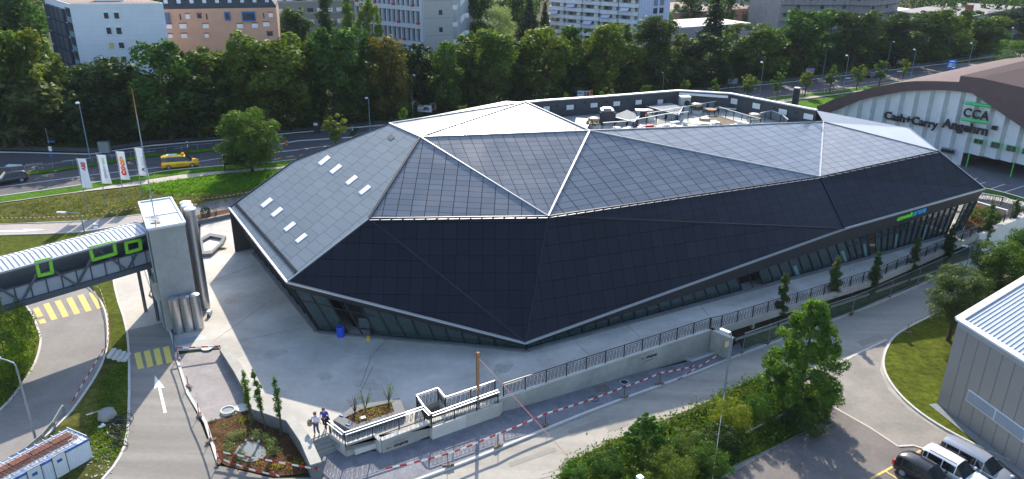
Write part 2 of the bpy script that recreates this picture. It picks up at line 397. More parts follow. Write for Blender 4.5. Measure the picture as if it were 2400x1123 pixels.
# --- left slope with flagpoles
slope=[Vector((-95,60,0))]+P((0,478),(175,453),(325,437),(450,419),(600,404),(660,396))+P((650,430),(545,500),(455,488),(333,504),(200,519),(0,526))+[Vector((-85,58,0))]
sheet('grass_slope',slope,.0,grass_dry)
sheet('grass_bank',P((325,436),(450,418),(600,404),(655,398),(600,440),(520,452),(430,462),(345,452)),.035,grass_br)
lane=P((0,527),(200,519),(333,504),(345,520),(195,543),(0,551)); sheet('lane',[Vector((-75,60,0))]+lane+[Vector((-70,55,0))],.006,M('lane_concrete',srgb(158,150,144),.85,var=.08,scale=2,blotch=.12))
kerb(P((0,552),(110,549),(195,544),(300,528)),.15,.1); kerb(P((0,526),(200,518),(333,503)),.12,.05)
sheet('road_marking',P((0,541),(55,540),(55,537),(108,538),(55,543),(0,544)),.016,white_paint)
for k in range(2): sheet('road_marking',P((219,523+k*8),(229,523+k*8),(230,528+k*8),(220,528+k*8)),.016,white_paint)
sheet('lane_gravel',P((440,480),(560,462),(620,446),(560,495),(545,502),(468,520),(440,520)),.004,asph_dark)
# --- grass below the lane, loop road, island, driveway
sheet('grass_field',P((0,553),(195,546),(330,527),(345,560),(345,640),(262,640),(175,650),(40,700),(0,720)),0,grassm)
loop_out=smooth_line(P((120,640),(165,652),(200,668),(228,695),(245,722),(252,755),(254,795),(247,835),(228,878),(190,935),(160,975),(90,1040),(0,1092)),2)
loop_in=smooth_line(P((0,665),(25,685),(40,698),(62,718),(78,742),(88,768),(97,795),(90,832),(78,862),(58,892),(30,932),(0,962)),2)
sheet('loop_road',[Vector((-60,52,0))]+loop_out+[Vector((-45,30,0)),Vector((-52,30,0))]+loop_in[::-1]+[Vector((-62,50,0))],.004,asph)
sheet('loop_verge',[Vector((-70,50,0))]+loop_in+[Vector((-60,30,0)),Vector((-75,35,0))],.02,grass_dry)
kerb(loop_in,.15,.08); kerb(loop_out[:-6],.15,.08)
dl=smooth_line(P((262,632),(272,692),(296,762),(303,830),(303,960),(297,1035),(275,1085),(235,1130),(190,1190)),1)
dr=P((335,613),(357,680),(402,787),(412,830))
sheet('grass_island',P((205,652),(262,632),(272,692),(296,762),(303,830),(303,960),(297,1035),(275,1085),(235,1130),(150,1150),(60,1123),(0,1123),(60,1062),(160,978),(190,938),(228,881),(247,838),(254,795),(252,755),(245,722),(228,695)),.01,grass_dry)
sheet('grass_island_upper',P((208,656),(258,634),(270,692),(293,762),(301,825),(262,822),(262,790),(256,740),(236,700)),.03,grassm)
kerb(dl,.16,.06)
drv=dl+[Vector((-20,25,0)),Vector((-2,25,0)),Vector((-2,34,0))]+P((905,1123),(760,1118),(640,1121),(532,1095),(510,1092),(470,992),(438,920),(412,830),(402,787),(357,680),(335,613))
sheet('driveway',drv,.002,M('driveway_asphalt',srgb(130,126,119),.85,var=.08,scale=3,blotch=.24,streak=80,bump=.1,bscale=30))
sheet('driveway_concrete',P((262,632),(335,613),(357,680),(388,755),(296,775),(272,692)),.010,M('driveway_concrete',srgb(176,170,160),.8,var=.08,scale=2,blotch=.12))
kerb(P((335,613),(357,680),(402,787),(420,850)),.16,.1)
# gravel yard between the driveway and the plaza wall
sheet('yard',P((412,832),(520,819),(588,925),(600,962),(575,968),(482,992),(440,922)),.012,M('yard_asphalt',srgb(146,140,138),.9,var=.12,scale=6,blotch=.15,bump=.3,bscale=25))
sheet('planting_bed',P((482,992),(540,975),(575,964),(604,968),(682,1002),(712,1048),(742,1094),(748,1108),(642,1118),(532,1094),(512,1080)),.05,soil)
kerb(P((412,832),(440,922),(482,992),(512,1086)),.2,.1)
# crosswalks
def zebra(cx0,cx1,n,dx,L,mat):
    """n stripes whose centres run from cx0 to cx1 (px), each a vector dx wide and L long (px)"""
    m=MB()
    for k in range(n):
        f=k/(n-1); c=(cx0[0]*(1-f)+cx1[0]*f,cx0[1]*(1-f)+cx1[1]*f)
        q=[G(c[0]+a*dx[0]/2+b*L[0]/2,c[1]+a*dx[1]/2+b*L[1]/2) for a,b in ((-1,-1),(1,-1),(1,1),(-1,1))]
        m.poly([(p.x,p.y,g(p.x)+.018) for p in q])
    m.build('road_marking',mat,kind='structure')
zebra((326,846),(393,832),4,(14,-4),(9,38),M('yellow_marking_dull',srgb(206,186,88),.65,var=.1,scale=5))
zebra((118,731),(225,704),5,(14,-4),(20,38),yellow_paint)
sheet('road_marking',P((77,724),(90,720),(102,741),(88,745)),.018,yellow_paint); sheet('road_marking',P((90,751),(104,747),(109,757),(94,760)),.018,yellow_paint)
# driveway arrow
sheet('road_marking',P((363,880),(386,909),(377,909),(391,967),(384,969),(370,907),(362,912)),.016,white_paint)
# --- street, sidewalk, kerb
ks=smooth_line([Vector((-14,33.5,0))]+P((1000,1119),(1170,1053),(1290,1003),(1417,952),(1600,886),(1735,832),(1960,748),(2190,655))+[Vector((58,83,0)),Vector((72,94,0)),Vector((110,124,0))],1)
sheet('street',[Vector((-14,33.5,0)),Vector((-14,15,0)),Vector((60,15,0)),Vector((130,60,0)),Vector((110,124,0)),Vector((72,94,0)),Vector((58,83,0))]+P((2190,655),(1960,748),(1735,832),(1600,886),(1417,952),(1290,1003),(1170,1053),(1000,1119)),-.02,asph_street)
sw=P((905,1123),(1000,1121),(1170,1055),(1290,1005),(1417,954),(1600,888),(1735,834),(1795,812),(1745,795),(1715,815),(1660,838),(1380,905),(1110,984),(895,1062),(790,1052),(740,1078),(748,1108),(760,1120))
sheet('sidewalk',[Vector((-14,33.5,0)),Vector((-9,36,0))]+sw[1:],.10,asph_walk)
kerb(ks,.2,.12)
# soil strip under the retaining wall
sheet('soil_strip',P((985,1036),(1110,996),(1215,958),(1205,944),(1110,975),(980,1020)),.14,soil)
sheet('soil_strip',P((1225,952),(1400,892),(1500,852),(1495,842),(1380,880),(1215,940)),.14,soil)
# forecourt of the car park under the deck + grass strip behind the fence
sheet('forecourt',P((1700,800),(1723,800),(1960,720),(2275,612),(2300,590),(2290,560),(1690,740)),.02,M('brick_paving',srgb(118,92,82),.9,var=.3,scale=6,blotch=.2))
sheet('grass_strip',P((1740,822),(1960,736),(2190,646),(2290,606),(2275,604),(1960,716),(1727,797)),.10,M('grass_thin',srgb(78,84,54),.95,spec=.08,var=.35,scale=2,blotch=.3,bump=.6,col2=srgb(112,110,74)))
kerb(P((1723,799),(1850,757),(1960,718),(2120,663),(2273,611)),.22,.2,conc_light)
# lawn, hedge bed, parking
lawn_edge=smooth_line(P((2240,712),(2190,738),(2135,765),(2095,788),(2073,825),(2068,862),(2088,903),(2130,950),(2200,1000),(2300,1052),(2400,1098))+[Vector((50,36,0))],2)
sheet('lawn',lawn_edge+[Vector((70,50,0)),Vector((75,75,0))]+P((2400,640)),.08,grassm)
kerb(lawn_edge,.18,.12)
kerb(offset_line(P((1945,862),(2000,833),(2078,796)),0),.2,.005)
bed=P((1250,1180),(1312,1123),(1335,1085),(1440,1032),(1560,985),(1660,942),(1760,892),(1930,905),(1952,948),(1940,985),(1830,1040),(1720,1092),(1680,1130),(1600,1200))
sheet('hedge_bed',bed,.07,grassm); 
sheet('parking_lot',P((1950,952),(2040,1003),(2106,1047),(2165,1052),(2220,1072),(2400,1150))+[Vector((44,25,0)),Vector((5,25,0))]+P((1640,1180),(1690,1123),(1830,1042),(1940,987)),.004,M('asphalt_parking',srgb(108,102,98),.85,var=.14,scale=4,blotch=.16,bump=.2,bscale=30))
ribbon('kerb',densify(P((1950,952),(2040,1003),(2106,1047)),2),.16,.02,M('concrete_band',srgb(186,172,160),.8,var=.1))
kerb(P((2106,1047),(2140,1045),(2172,1055),(2200,1068)),.16,.06)
ribbon('road_marking',P((2040,1123),(2100,1090),(2158,1056),(2163,1062)),.16,.02,yellow_paint); ribbon('road_marking',P((2074,1104),(2110,1127)),.13,.022,yellow_paint)
sheet('access_road',P((1945,866),(2078,798),(2066,830),(2062,868),(2082,912),(2128,958),(2200,1008),(2300,1060),(2400,1106),(2400,1150),(2220,1072),(2165,1052),(2106,1047),(2040,1003),(1950,952),(1925,905)),-.008,M('asphalt_access',srgb(134,129,122),.85,var=.1,scale=3,blotch=.2,bump=.15,bscale=30))
# CCA parking side on the right
sheet('forecourt_parking',[G(2195,340),G(2260,392),G(2372,420)]+[Vector((82,100,0)),Vector((95,92,0)),Vector((90,86,0))]+P((2400,460),(2310,436),(2200,410)),.01,asph_dark)
sheet('street_side',[Vector((70,99,0)),Vector((95,92,0)),Vector((120,120,0)),Vector((90,140,0)),Vector((60,130,0)),Vector((50,100,0))],-.01,asph_dark)
for a,b in (((2225,443),(2290,418)),((2262,437),(2310,428)),((2305,448),(2355,432)),((2337,456),(2400,436))):
    mark(P(a,b),.14)
sheet('grass_verge',[G(2296,434)]+P((2330,445),(2400,464))+[Vector((78,99,0)),Vector((74,94,0))]+P((2400,482),(2330,462),(2305,450)),.05,grass_br)
sheet('grass_verge',P((1860,262),(1900,240),(2010,222),(2060,218),(2005,245),(1930,262),(1900,275)),.04,grass_br)
sheet('grass_verge',P((1760,262),(1830,243),(1912,232),(2012,217),(2090,205),(2000,230),(1920,250)),.03,grass_br)
# ================================================================ PLAZA, WALLS, STAIRS
def Z(px,py,z=0): return at(px,py,z)
c1=Z(1160,892,1.05); c1.z=0
plaza=[Z(402,790),Z(413,822),Z(521,811),Z(588,923),Z(601,961),Z(681,989),Z(712,1034),Z(722,1032),Z(771,1013)]
rail_in=[Z(771,986,1.05),Z(807,1014,1.05),Z(994,952,1.05),Z(976,926,1.05),Z(1026,909,1.05),Z(1044,931,1.05),Z(1160,892,1.05)]
rail_in=[Vector((p.x,p.y,0)) for p in rail_in]
rail_fr=[Vector((p.x,p.y,0)) for p in (Z(994,952,1.05),Z(1011,970,1.05),Z(1167,914,1.05))]
edge=[Z(1662,772),Z(1690,768),Z(2050,655),Z(2292,549)]
outer=[Z(893,1034),Z(1006,992),Z(1100,961),Z(1180,933),Z(1662,775)]
plz=plaza+rail_in+[Z(1178,931)]+[Z(1662,774)]+edge[1:]+[Vector((53.5,82,0)),Vector((60,96,0)),Vector((48,112,0)),Vector((10,104,0)),Vector((-20,100,0)),Vector((-33,84,0)),Z(470,521),Z(470,600)]
m=MB(); m.prism([(p.x,p.y) for p in plz],-.42,0.0); m.build('plaza',conc_plaza,kind='structure')
# solid fill below the slab (not under the car-park bay on the right)
fill=plaza+rail_in+[Z(1178,931),Z(1662,774),Vector((14,64,0)),Vector((20,80,0)),Vector((20,100,0)),Vector((-20,98,0)),Vector((-32,84,0)),Z(470,524),Z(470,600)]
def inset(poly,d):
    c=Vector((sum(p.x for p in poly)/len(poly),sum(p.y for p in poly)/len(poly),0)); return [p+(c-p).normalized()*d for p in poly]
f2=inset(fill,.06); m=MB(); m.prism([(p.x,p.y) for p in f2],-3.2,-.421); m.build('plaza_base',conc,kind='structure')
# expansion joints of the plaza
for a,b in (((480,665),(600,620)),((640,700),(500,800)),((912,790),(870,835)),((870,835),(845,905)),((875,858),(845,920)),((556,800),(700,770)),((1440,737),(1500,790)),((1380,830),(1350,805)),((1630,700),(1660,740))):
    pa,pb=Z(*a),Z(*b); mm=MB(); n=(pb-pa).normalized().cross(Vector((0,0,1)))*.025
    mm.poly([pa-n+Vector((0,0,.005)),pb-n+Vector((0,0,.005)),pb+n+Vector((0,0,.005)),pa+n+Vector((0,0,.005))]); mm.build('paving_joint',conc_dark,kind='structure')
for a,b,c_,d_ in (((405,797),(478,785),(482,797),(412,812)),):
    mm=MB(); mm.poly([Z(*a)+Vector((0,0,.01)),Z(*b)+Vector((0,0,.01)),Z(*c_)+Vector((0,0,.01)),Z(*d_)+Vector((0,0,.01))][::-1]); mm.build('drain_grate',galv,kind='structure')
def wallbox(name,pts,wd,zb,zt,mat,label=None,cat=None,parent=None,kind=None,group=None,world=True):
    a=offset_line(pts,wd/2); b=offset_line(pts,-wd/2); m=MB()
    for i in range(len(a)-1):
        m.prism([(p.x,p.y) for p in (a[i],a[i+1],b[i+1],b[i])],zb,zt)
    return m.build(name,mat,parent,label,cat,group,kind,world=world)
zg=lambda p:g(p[0])-.3
# retaining wall with its cap
rw=thing('retaining_wall','long light concrete retaining wall below the deck railing along the sidewalk','wall',tuple(outer[2]))
def joined(pts): return densify(pts,4)
wallbox('wall_face',[outer[0]+Vector((0,0,0)),outer[1],outer[2],outer[3],outer[4]],.28,zg,.10,conc,parent=rw)
a=offset_line(outer,.17); wallbox('wall_cap',a if False else outer,.36,.10,.16,conc_light,parent=rw)
# lettering on the wall
def lettering(parent,word_px,base_px,z_h,w_,txt='eingang',col=None):
    pass
d=(outer[1]-outer[0]).normalized()
def wall_text(parent,p0,dirv,txt,width,height,z,mat,arrow=True,off=.16):
    n=Vector((dirv.y,-dirv.x,0)).normalized()
    if n.y>0: n=-n
    o=Vector((p0.x,p0.y,z))+n*off
    t=text_mb(txt,.3,o+dirv*.5,dirv,(0,0,1),ext=.004,bold=.02,width=width*1.1,height=height*1.1); t.build('lettering',mat,parent,world=True)
    if arrow:
        mm=MB(); c=o+Vector((0,0,height*.55)); mm.bar(c,c+dirv*.36,.02,.025); mm.bar(c,c+dirv*.12+Vector((0,0,.09)),.02,.025); mm.bar(c,c+dirv*.12-Vector((0,0,.09)),.02,.025); mm.build('arrow',mat,parent,world=True)
ink=M('black_lettering',srgb(52,52,54),.6)
wall_text(rw,Z(895,1044)-Vector((0,0,0))+(Z(1006,992)-Z(893,1034)).normalized()*.25,d,'eingang',.95,.24,-.42,ink)
d2=(outer[4]-outer[3]).normalized()
wall_text(rw,outer[3]+d2*((Z(1497,825)-outer[3]).dot(d2)),d2,'eingang',1.0,.26,-.62,ink)
wall_text(rw,Z(895,1044)+d*.25,d,'entrance',.7,.1,-.62,M('grey_lettering',srgb(110,110,112),.6),arrow=False)
wall_text(rw,outer[3]+d2*((Z(1497,825)-outer[3]).dot(d2)),d2,'entrance',.7,.1,-.84,M('grey_lettering'),arrow=False)
# short return wall beside the stairs + ramp box
cw=[Z(773,1014),Z(810,1042),Z(875,1019)]
rt=thing('stair_side_wall','angular light concrete wall with small lettering to the right of the steps','wall',tuple(cw[1]))
wallbox('wall_face',cw+[Z(880,1021),Z(893,1034)],.26,zg,.06,conc_light,parent=rt)
dd=(cw[1]-cw[0]).normalized(); nn=Vector((-dd.y,dd.x,0)); nn=nn if nn.y<0 else -nn
for k,(s,wd,hh) in enumerate((('eingang',.95,.22),('entrance',.7,.1))):
    text_mb(s,.3,cw[0]+dd*.35+nn*.135+Vector((0,0,-.42-.2*k)),dd,(0,0,1),ext=.004,width=wd,height=hh).build('lettering',M('grey_lettering'),rt,world=True)
m=MB(); p0,p1=Z(826,1040,-.15),Z(875,1024,-.15); u=(p1-p0).normalized(); n=Vector((u.y,-u.x,0)); m.prism([(q.x,q.y) for q in (p0,p1,p1+n*.45,p0+n*.45)],-.75,-.35); m.build('ledge',conc_light,rt,world=True)
# ramp floor
m=MB(); rp=[rail_in[1],rail_in[2],rail_fr[1],outer[1],Z(893,1034),Z(880,1021),Z(810,1042)]
m.prism([(p.x,p.y) for p in rp],-1.3,-.05); m.build('ramp',conc_plaza,kind='structure')
m=MB(); rp=[rail_in[0],rail_in[1],Z(810,1042),Z(773,1014)]; m.prism([(p.x,p.y) for p in rp],-1.25,-.12); m.build('ramp_landing',conc_plaza,kind='structure')
# sunken stairwell behind the wall
sw_=[rail_in[3],rail_in[4],rail_in[5],rail_in[6],rail_fr[2],rail_fr[1],rail_fr[0]]
m=MB(); m.prism([(p.x,p.y) for p in sw_],-2.6,-2.3); m.build('stairwell_floor',conc_dark,kind='structure')
L=(rail_in[6]-rail_in[5]); 
for k in range(14):
    a=rail_in[5]+L*(k/14); b=rail_in[5]+L*((k+1)/14); W_=(rail_fr[1]-rail_in[5]); a2=rail_fr[1]+(rail_fr[2]-rail_fr[1])*(k/14); b2=rail_fr[1]+(rail_fr[2]-rail_fr[1])*((k+1)/14)
    m=MB(); m.prism([(q.x,q.y) for q in (a,b,b2,a2)],-2.6,-2.2+k*.155); m.build('stairwell_step',conc_dark,kind='structure')
wallbox('wall_between',[rail_fr[0],rail_fr[1],rail_fr[2]],.14,-2.6,-.02,conc_light,'concrete parapet carrying the front rail of the sunken stairwell','wall')
sh=[rail_fr[1]+Vector((0,-.05,0)),rail_fr[2]+Vector((.1,-.05,0)),Z(1180,934),Z(1100,962),Z(1011,992)]
m=MB(); m.prism([(p.x,p.y) for p in sh],-1.4,-.05); m.build('wall_ledge',conc_plaza,kind='structure')
# entrance steps
st=thing('entrance_steps','five grey concrete steps leading from the sidewalk up to the plaza','steps',tuple(Z(748,1050,-.9)))
A0,A1=Z(722,1032),Z(771,1013); B0,B1=G(742,1078),G(795,1056)
for k in range(5):
    f0,f1=k/5,(k+1)/5; zt=-.04-.18*k
    q=[A0.lerp(B0,f0),A1.lerp(B1,f0),A1.lerp(B1,f1),A0.lerp(B0,f1)]
    m=MB(); m.prism([(p.x,p.y) for p in q],-1.4,zt); m.build('step',conc,st,world=True)
# plaza side wall on the left of the steps (wide granite coping)
lw=[Z(523,811,.45),Z(560,868,.45),Z(588,918,.45),Z(601,953,.45),Z(681,980,.45),Z(716,1030,.45),Z(741,1092,.25)]
lwt=thing('plaza_wall','wide stepped grey stone wall between plaza and planting bed','wall',tuple(lw[3]-Vector((0,0,1))))
wallbox('wall_body',lw,.62,zg,lambda p:.38,conc_dark,parent=lwt); wallbox('coping',lw,.70,.38,.45,conc,parent=lwt)
# loading pit with ramp walls below the deck
pitf=[G(1577,822),G(1662,792),G(1709,818),G(1620,850)]
m=MB(); m.prism([(p.x,p.y) for p in pitf],-2.4,lambda p:g(p[0])+.115); m.build('loading_floor',M('concrete_blueish',srgb(150,160,160),.8,var=.06,blotch=.1),kind='structure')
kerb([pitf[0],pitf[3],pitf[2]],.22,.18,conc_light)
pw=thing('loading_wall','low light concrete wall closing the recessed loading bay beside the street lamp','wall',tuple(Z(1700,785,-2)))
wallbox('wall_face',[Z(1662,770),Z(1717,793)],.28,zg,.02,conc,parent=pw); wallbox('wall_cap',[Z(1662,770),Z(1719,794)],.34,.02,.08,conc_light,parent=pw)
m=MB(); p=Z(1704,795,-.1); m.box(p+Vector((.0,-.17,-.35)),(.62,.04,.62),R(35)); m.build('notice_frame',M('yellow_sign',srgb(222,176,40),.5),pw,world=True)
m=MB(); m.box(p+Vector((-.01,-.20,-.35)),(.46,.04,.46),R(35)); m.build('notice_sheet',whitemetal,pw,world=True)
# deck: edge beam, columns, dark back wall of the car park
dk=thing('car_park_deck','concrete deck edge on slim columns above the open car park bays','deck',tuple(Z(1870,715,-2.5)))
E0,E1,E2=Z(1690,768),Z(2050,655),Z(2292,549)
wallbox('edge_beam',[Z(1664,775),E0,E1,E2],.35,-.55,.08,conc,parent=dk)
nI=Vector((-.48,.87,0))
for px in ((1772,775),(1882,731),(1982,692),(2075,655),(2153,622)):
    b=G(*px)+nI*.5; m=MB(); m.box((b.x,b.y,(g(b.x)-.5)/2-.1),(.28,.28,-g(b.x)-.3),R(29)); m.build('column',conc_light,dk,world=True)
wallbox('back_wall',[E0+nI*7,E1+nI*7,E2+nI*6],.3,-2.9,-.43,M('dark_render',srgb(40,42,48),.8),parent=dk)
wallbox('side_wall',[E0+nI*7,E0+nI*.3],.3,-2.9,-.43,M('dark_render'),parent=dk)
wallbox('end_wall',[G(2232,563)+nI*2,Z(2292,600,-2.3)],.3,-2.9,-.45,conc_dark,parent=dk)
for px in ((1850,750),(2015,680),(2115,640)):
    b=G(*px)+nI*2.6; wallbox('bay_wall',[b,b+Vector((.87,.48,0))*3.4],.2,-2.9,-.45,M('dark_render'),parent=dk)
# ---------------------------------------------------------------- railings
def oval_mesh():
    m=MB()
    for cx,wd,hh,cz in ((.24,.11,.36,.48),(.24,.05,.27,.48),(.56,.11,.36,.5),(.56,.05,.25,.5),(.88,.10,.33,.48),(.88,.045,.27,.48),(1.22,.11,.36,.5),(1.22,.05,.27,.5),(1.56,.11,.36,.48),(1.56,.05,.27,.48)):
        pts=[(cx+wd*math.cos(a)+.05*math.sin(a),0,cz+hh*math.sin(a)) for a in [2*math.pi*k/12 for k in range(12)]]
        m.tube(pts,.014,4,close=True)
    m.bar((0,0,.1),(1.8,0,.1),.025,.025); m.bar((0,0,.88),(1.8,0,.88),.025,.025)
    return m
_post=_panel=None
def railing(label,pts,mat=darkmetal,capmat=None,group='ornamental railings of the plaza',h=1.05,double=False):
    global _post,_panel
    pts=[Vector(p) for p in pts]
    r=thing('railing',label,'railing',tuple(pts[0]),group=group)
    m=MB()
    for a,b in zip(pts[:-1],pts[1:]):
        m.bar(a+Vector((0,0,h)),b+Vector((0,0,h)),.06 if not capmat else .07,.05)
    m.build('handrail',capmat or mat,r,world=True)
    if double:
        m=MB()
        for a,b in zip(pts[:-1],pts[1:]):
            n=Vector((b.y-a.y,a.x-b.x,0)).normalized()*.17
            m.bar(a+n+Vector((0,0,h-.08)),b+n+Vector((0,0,h-.08)),.05,.04)
        m.build('handrail',capmat or mat,r,world=True)
    for a,b in zip(pts[:-1],pts[1:]):
        L_=(b-a).length; n=max(1,round(L_/1.8)); ang=math.atan2(b.y-a.y,b.x-a.x)
        for k in range(n+1):
            p=a.lerp(b,k/n)-pts[0]
            if k==n and b is not pts[-1]: continue
            if _post is None:
                o=MB().box((0,0,.5),(.06,.09,1.1)).build('post',mat,r,world='keep'); _post=o
            else:
                o=_post.copy(); sc.collection.objects.link(o); o.parent=r
            o.location=p; o.rotation_euler=(0,0,ang)
        for k in range(n):
            p=a.lerp(b,k/n)-pts[0]; q=a.lerp(b,(k+1)/n)-pts[0]
            if _panel is None:
                o=oval_mesh().build('infill_panel',mat,r,world='keep'); _panel=o
            else:
                o=_panel.copy(); sc.collection.objects.link(o); o.parent=r
            o.location=p; o.rotation_euler=(0,0,ang); o.scale=((q-p).length/1.8,1,1)
    return r
up=Vector((0,0,.16))
railing('dark ornamental railing along the retaining wall top, from the stairwell to the loading bay',[outer[3]+up,outer[4]+up])
railing('dark ornamental railing along the deck edge above the car park bays',[Z(1664,773)+Vector((0,0,.08)),E0+Vector((0,0,.08)),E1+Vector((0,0,.08)),E2+Vector((0,0,.08))])
railing('white capped railing along the ramp in front of the raised planter',rail_in[:3],capmat=whitemetal,double=True)
railing('white capped railing around the corner of the sunken stairwell',[rail_in[2],rail_in[3],rail_in[4],rail_in[5],rail_in[6]],capmat=whitemetal)
railing('white capped railing on the street side of the sunken stairwell',rail_fr,capmat=whitemetal,double=True)
# raised planter on the plaza
def planter(name,label,top,zt,wd,bedz,group=None):
    r=thing(name,label,'planter',tuple(Vector((top[0].x,top[0].y,0))),group=group)
    n=len(top); c=Vector((sum(p.x for p in top)/n,sum(p.y for p in top)/n,0))
    inn=[Vector((p.x,p.y,0)).lerp(c,wd/((Vector((p.x,p.y,0))-c).length)) for p in top]; m=MB()
    for i in range(n):
        j=(i+1)%n; m.prism([(q.x,q.y) for q in (top[i],top[j],inn[j],inn[i])],0,zt)
    m.build('stone_rim',conc_dark,r,world=True)
    m=MB(); m.prism([(q.x,q.y) for q in inn],0.01,bedz); m.build('bed',soil,r,world=True); return r,inn
pl1=[Z(x,y,.5) for x,y in ((781,984),(830,950),(938,933),(950,964),(822,1008))]
PL1,inn1=planter('planter','angular dark stone planter with bark bed and thin shrubs beside the ramp',pl1,.5,.75,.42)
# low hexagonal basin near the tower
hb=[Z(x,y,.35) for x,y in ((466,560),(492,546),(530,553),(521,571),(496,594),(470,596))]
r=thing('stone_basin','empty angular stone basin on the sunlit plaza behind the silos','basin',tuple(Vector((hb[0].x,hb[0].y,0))))
n=len(hb); c=Vector((sum(p.x for p in hb)/n,sum(p.y for p in hb)/n,0)); inn=[Vector((p.x,p.y,0)).lerp(c,.3) for p in hb]; m=MB()
for i in range(n):
    j=(i+1)%n; m.prism([(q.x,q.y) for q in (hb[i],hb[j],inn[j],inn[i])],0,.35)
m.build('rim',conc_dark,r,world=True); m=MB(); m.prism([(q.x,q.y) for q in inn],0,.06); m.build('basin_floor',conc_light,r,world=True)
# planting strip behind it
wallbox('planter_wall',[Z(458,527),Z(545,508),Z(600,500)],.4,0,.45,conc_dark,'low dark stone wall of the planting strip left of the arena roof','wall')
sheet('planting_strip',[Z(458,524),Z(545,504),Z(585,495),Z(560,490),Z(455,512)],.3,soil,flat=0)
# right end of the plaza: ramp, planter, walls
rb=thing('corner_planter','bark-covered planter with round shrubs at the right end of the arena','planter',tuple(Z(2320,510)))
q=[Z(2258,545),Z(2275,476),Z(2352,500),Z(2305,535)]; m=MB(); m.prism([(p.x,p.y) for p in q],-1.4,.12); m.build('bed',soil,rb,world=True)
wallbox('rim',[Z(2272,474),Z(2360,499)],.35,-.4,.35,conc_light,parent=rb)
wallbox('street_wall',[Z(2292,552),Z(2330,536),Z(2400,508),Z(2440,490)],.35,-2.9,.1,conc_light,'pale concrete wall right of the deck behind the columnar trees','wall')
m=MB(); m.prism([(p.x,p.y) for p in (Z(2282,462),Z(2345,470),Z(2440,492),Z(2440,478),Z(2350,462),Z(2300,455))],-1.5,-.1); m.build('ramp_slab',conc_plaza,kind='structure')
m=MB(); m.prism([(p.x,p.y) for p in (Z(2255,548),Z(2305,537),Z(2360,502),Z(2440,478),Z(2440,494),Z(2330,534),Z(2292,550))],-1.5,-.2); m.build('ramp_slab',conc_plaza,kind='structure')
railing('pale railing row on the ramp behind the corner planter',[Z(2288,470),Z(2345,480),Z(2400,500)],capmat=whitemetal)
railing('pale railing along the ramp above the grass at the right edge',[Z(2303,459),Z(2350,470),Z(2400,485)],capmat=whitemetal)
railing('dark railing in front of the corner planter shrubs',[Z(2312,535,.1),Z(2352,520,.1),Z(2400,500,.1)])

rs=random.Random(21)
stain=M('stain_concrete',srgb(168,164,155),.8,var=.12,scale=3,blotch=.2); stain2=M('patch_asphalt',srgb(138,134,126),.9,var=.12,scale=5)
for px,py,a_,b_ in ((640,830,1.1,.7),(760,880,.9,.5),(860,900,1.3,.6),(1330,860,1.4,.5),(1180,860,1.1,.6),(560,700,1.6,.9),(1500,800,1.5,.5),(1820,705,1.2,.5),(430,640,.8,.5)):
    p=Z(px,py); m=MB(); n=18; an=rs.uniform(0,3); pts=[]
    for k in range(n):
        t_=2*math.pi*k/n; r_=rs.uniform(.75,1.15); x=a_*r_*math.cos(t_); y=b_*r_*math.sin(t_); pts.append((p.x+x*math.cos(an)-y*math.sin(an),p.y+x*math.sin(an)+y*math.cos(an),.004))
    m.poly(pts); m.build('paving_stain',stain,kind='structure')
for q in (((1330,1010),(1420,978),(1428,990),(1338,1023)),((1420,1000),(1470,985),(1476,996),(1428,1012)),((1190,1085),(1300,1048),(1306,1056),(1196,1094)),((560,1110),(620,1122),(600,1123),(548,1123)),((2010,800),(2060,782),(2070,792),(2020,812))):
    sheet('asphalt_patch',P(*q),-.010,stain2)
# ================================================================ ARENA
AR=thing('exhibition_hall','large faceted black exhibition hall clad in solar panels, in the middle of the plaza','building',(5,70,0))
A=at(537,488,4.75); B=at(672,662,5.0); S=at(865,513,9.0)
plA=plane3(A,B,S); K=onpl(690,377,plA); RR=onpl(913,290,plA); Q=onpl(985,322,plA)
T=at(1285,508,8.8)
mid=at(1190,270,14); hv=((CO-mid).normalized()+SDIR).normalized()
plG=(hv,hv.dot(Q)); PP=at(1232,240,14.45); U=at(1382,307,13.1)
W=at(1922,415,7.9); Y=at(2198,355,9.0); D=at(1980,537,4.0); E_=at(2307,443,5.0); C=at(1232,805,.85); X=at(1930,286,10.0)
RP2=at(1186,237,14.4)
ZZ=at(1914,259,10.7); VV=at(2128,300,9.4)
panel=panel_mat('solar_panel',srgb(104,109,116),srgb(115,120,128),srgb(52,55,60),rough=.21,spec=.42,msize=.035,streak=.05)  # lighter copy of the panels, grazing sheen put into the colour
panel_d=panel_mat('solar_panel_shaded',srgb(20,21,31),srgb(28,29,41),srgb(10,11,16),rough=.4,spec=.22,msize=.018)  # same panels again, darker copy with the facade's shade in its colour
panel_sl=panel_mat('fibre_cement_panel',srgb(100,112,122),srgb(106,118,128),srgb(78,88,98),rough=.6,spec=.22,offset=.5,msize=.024)
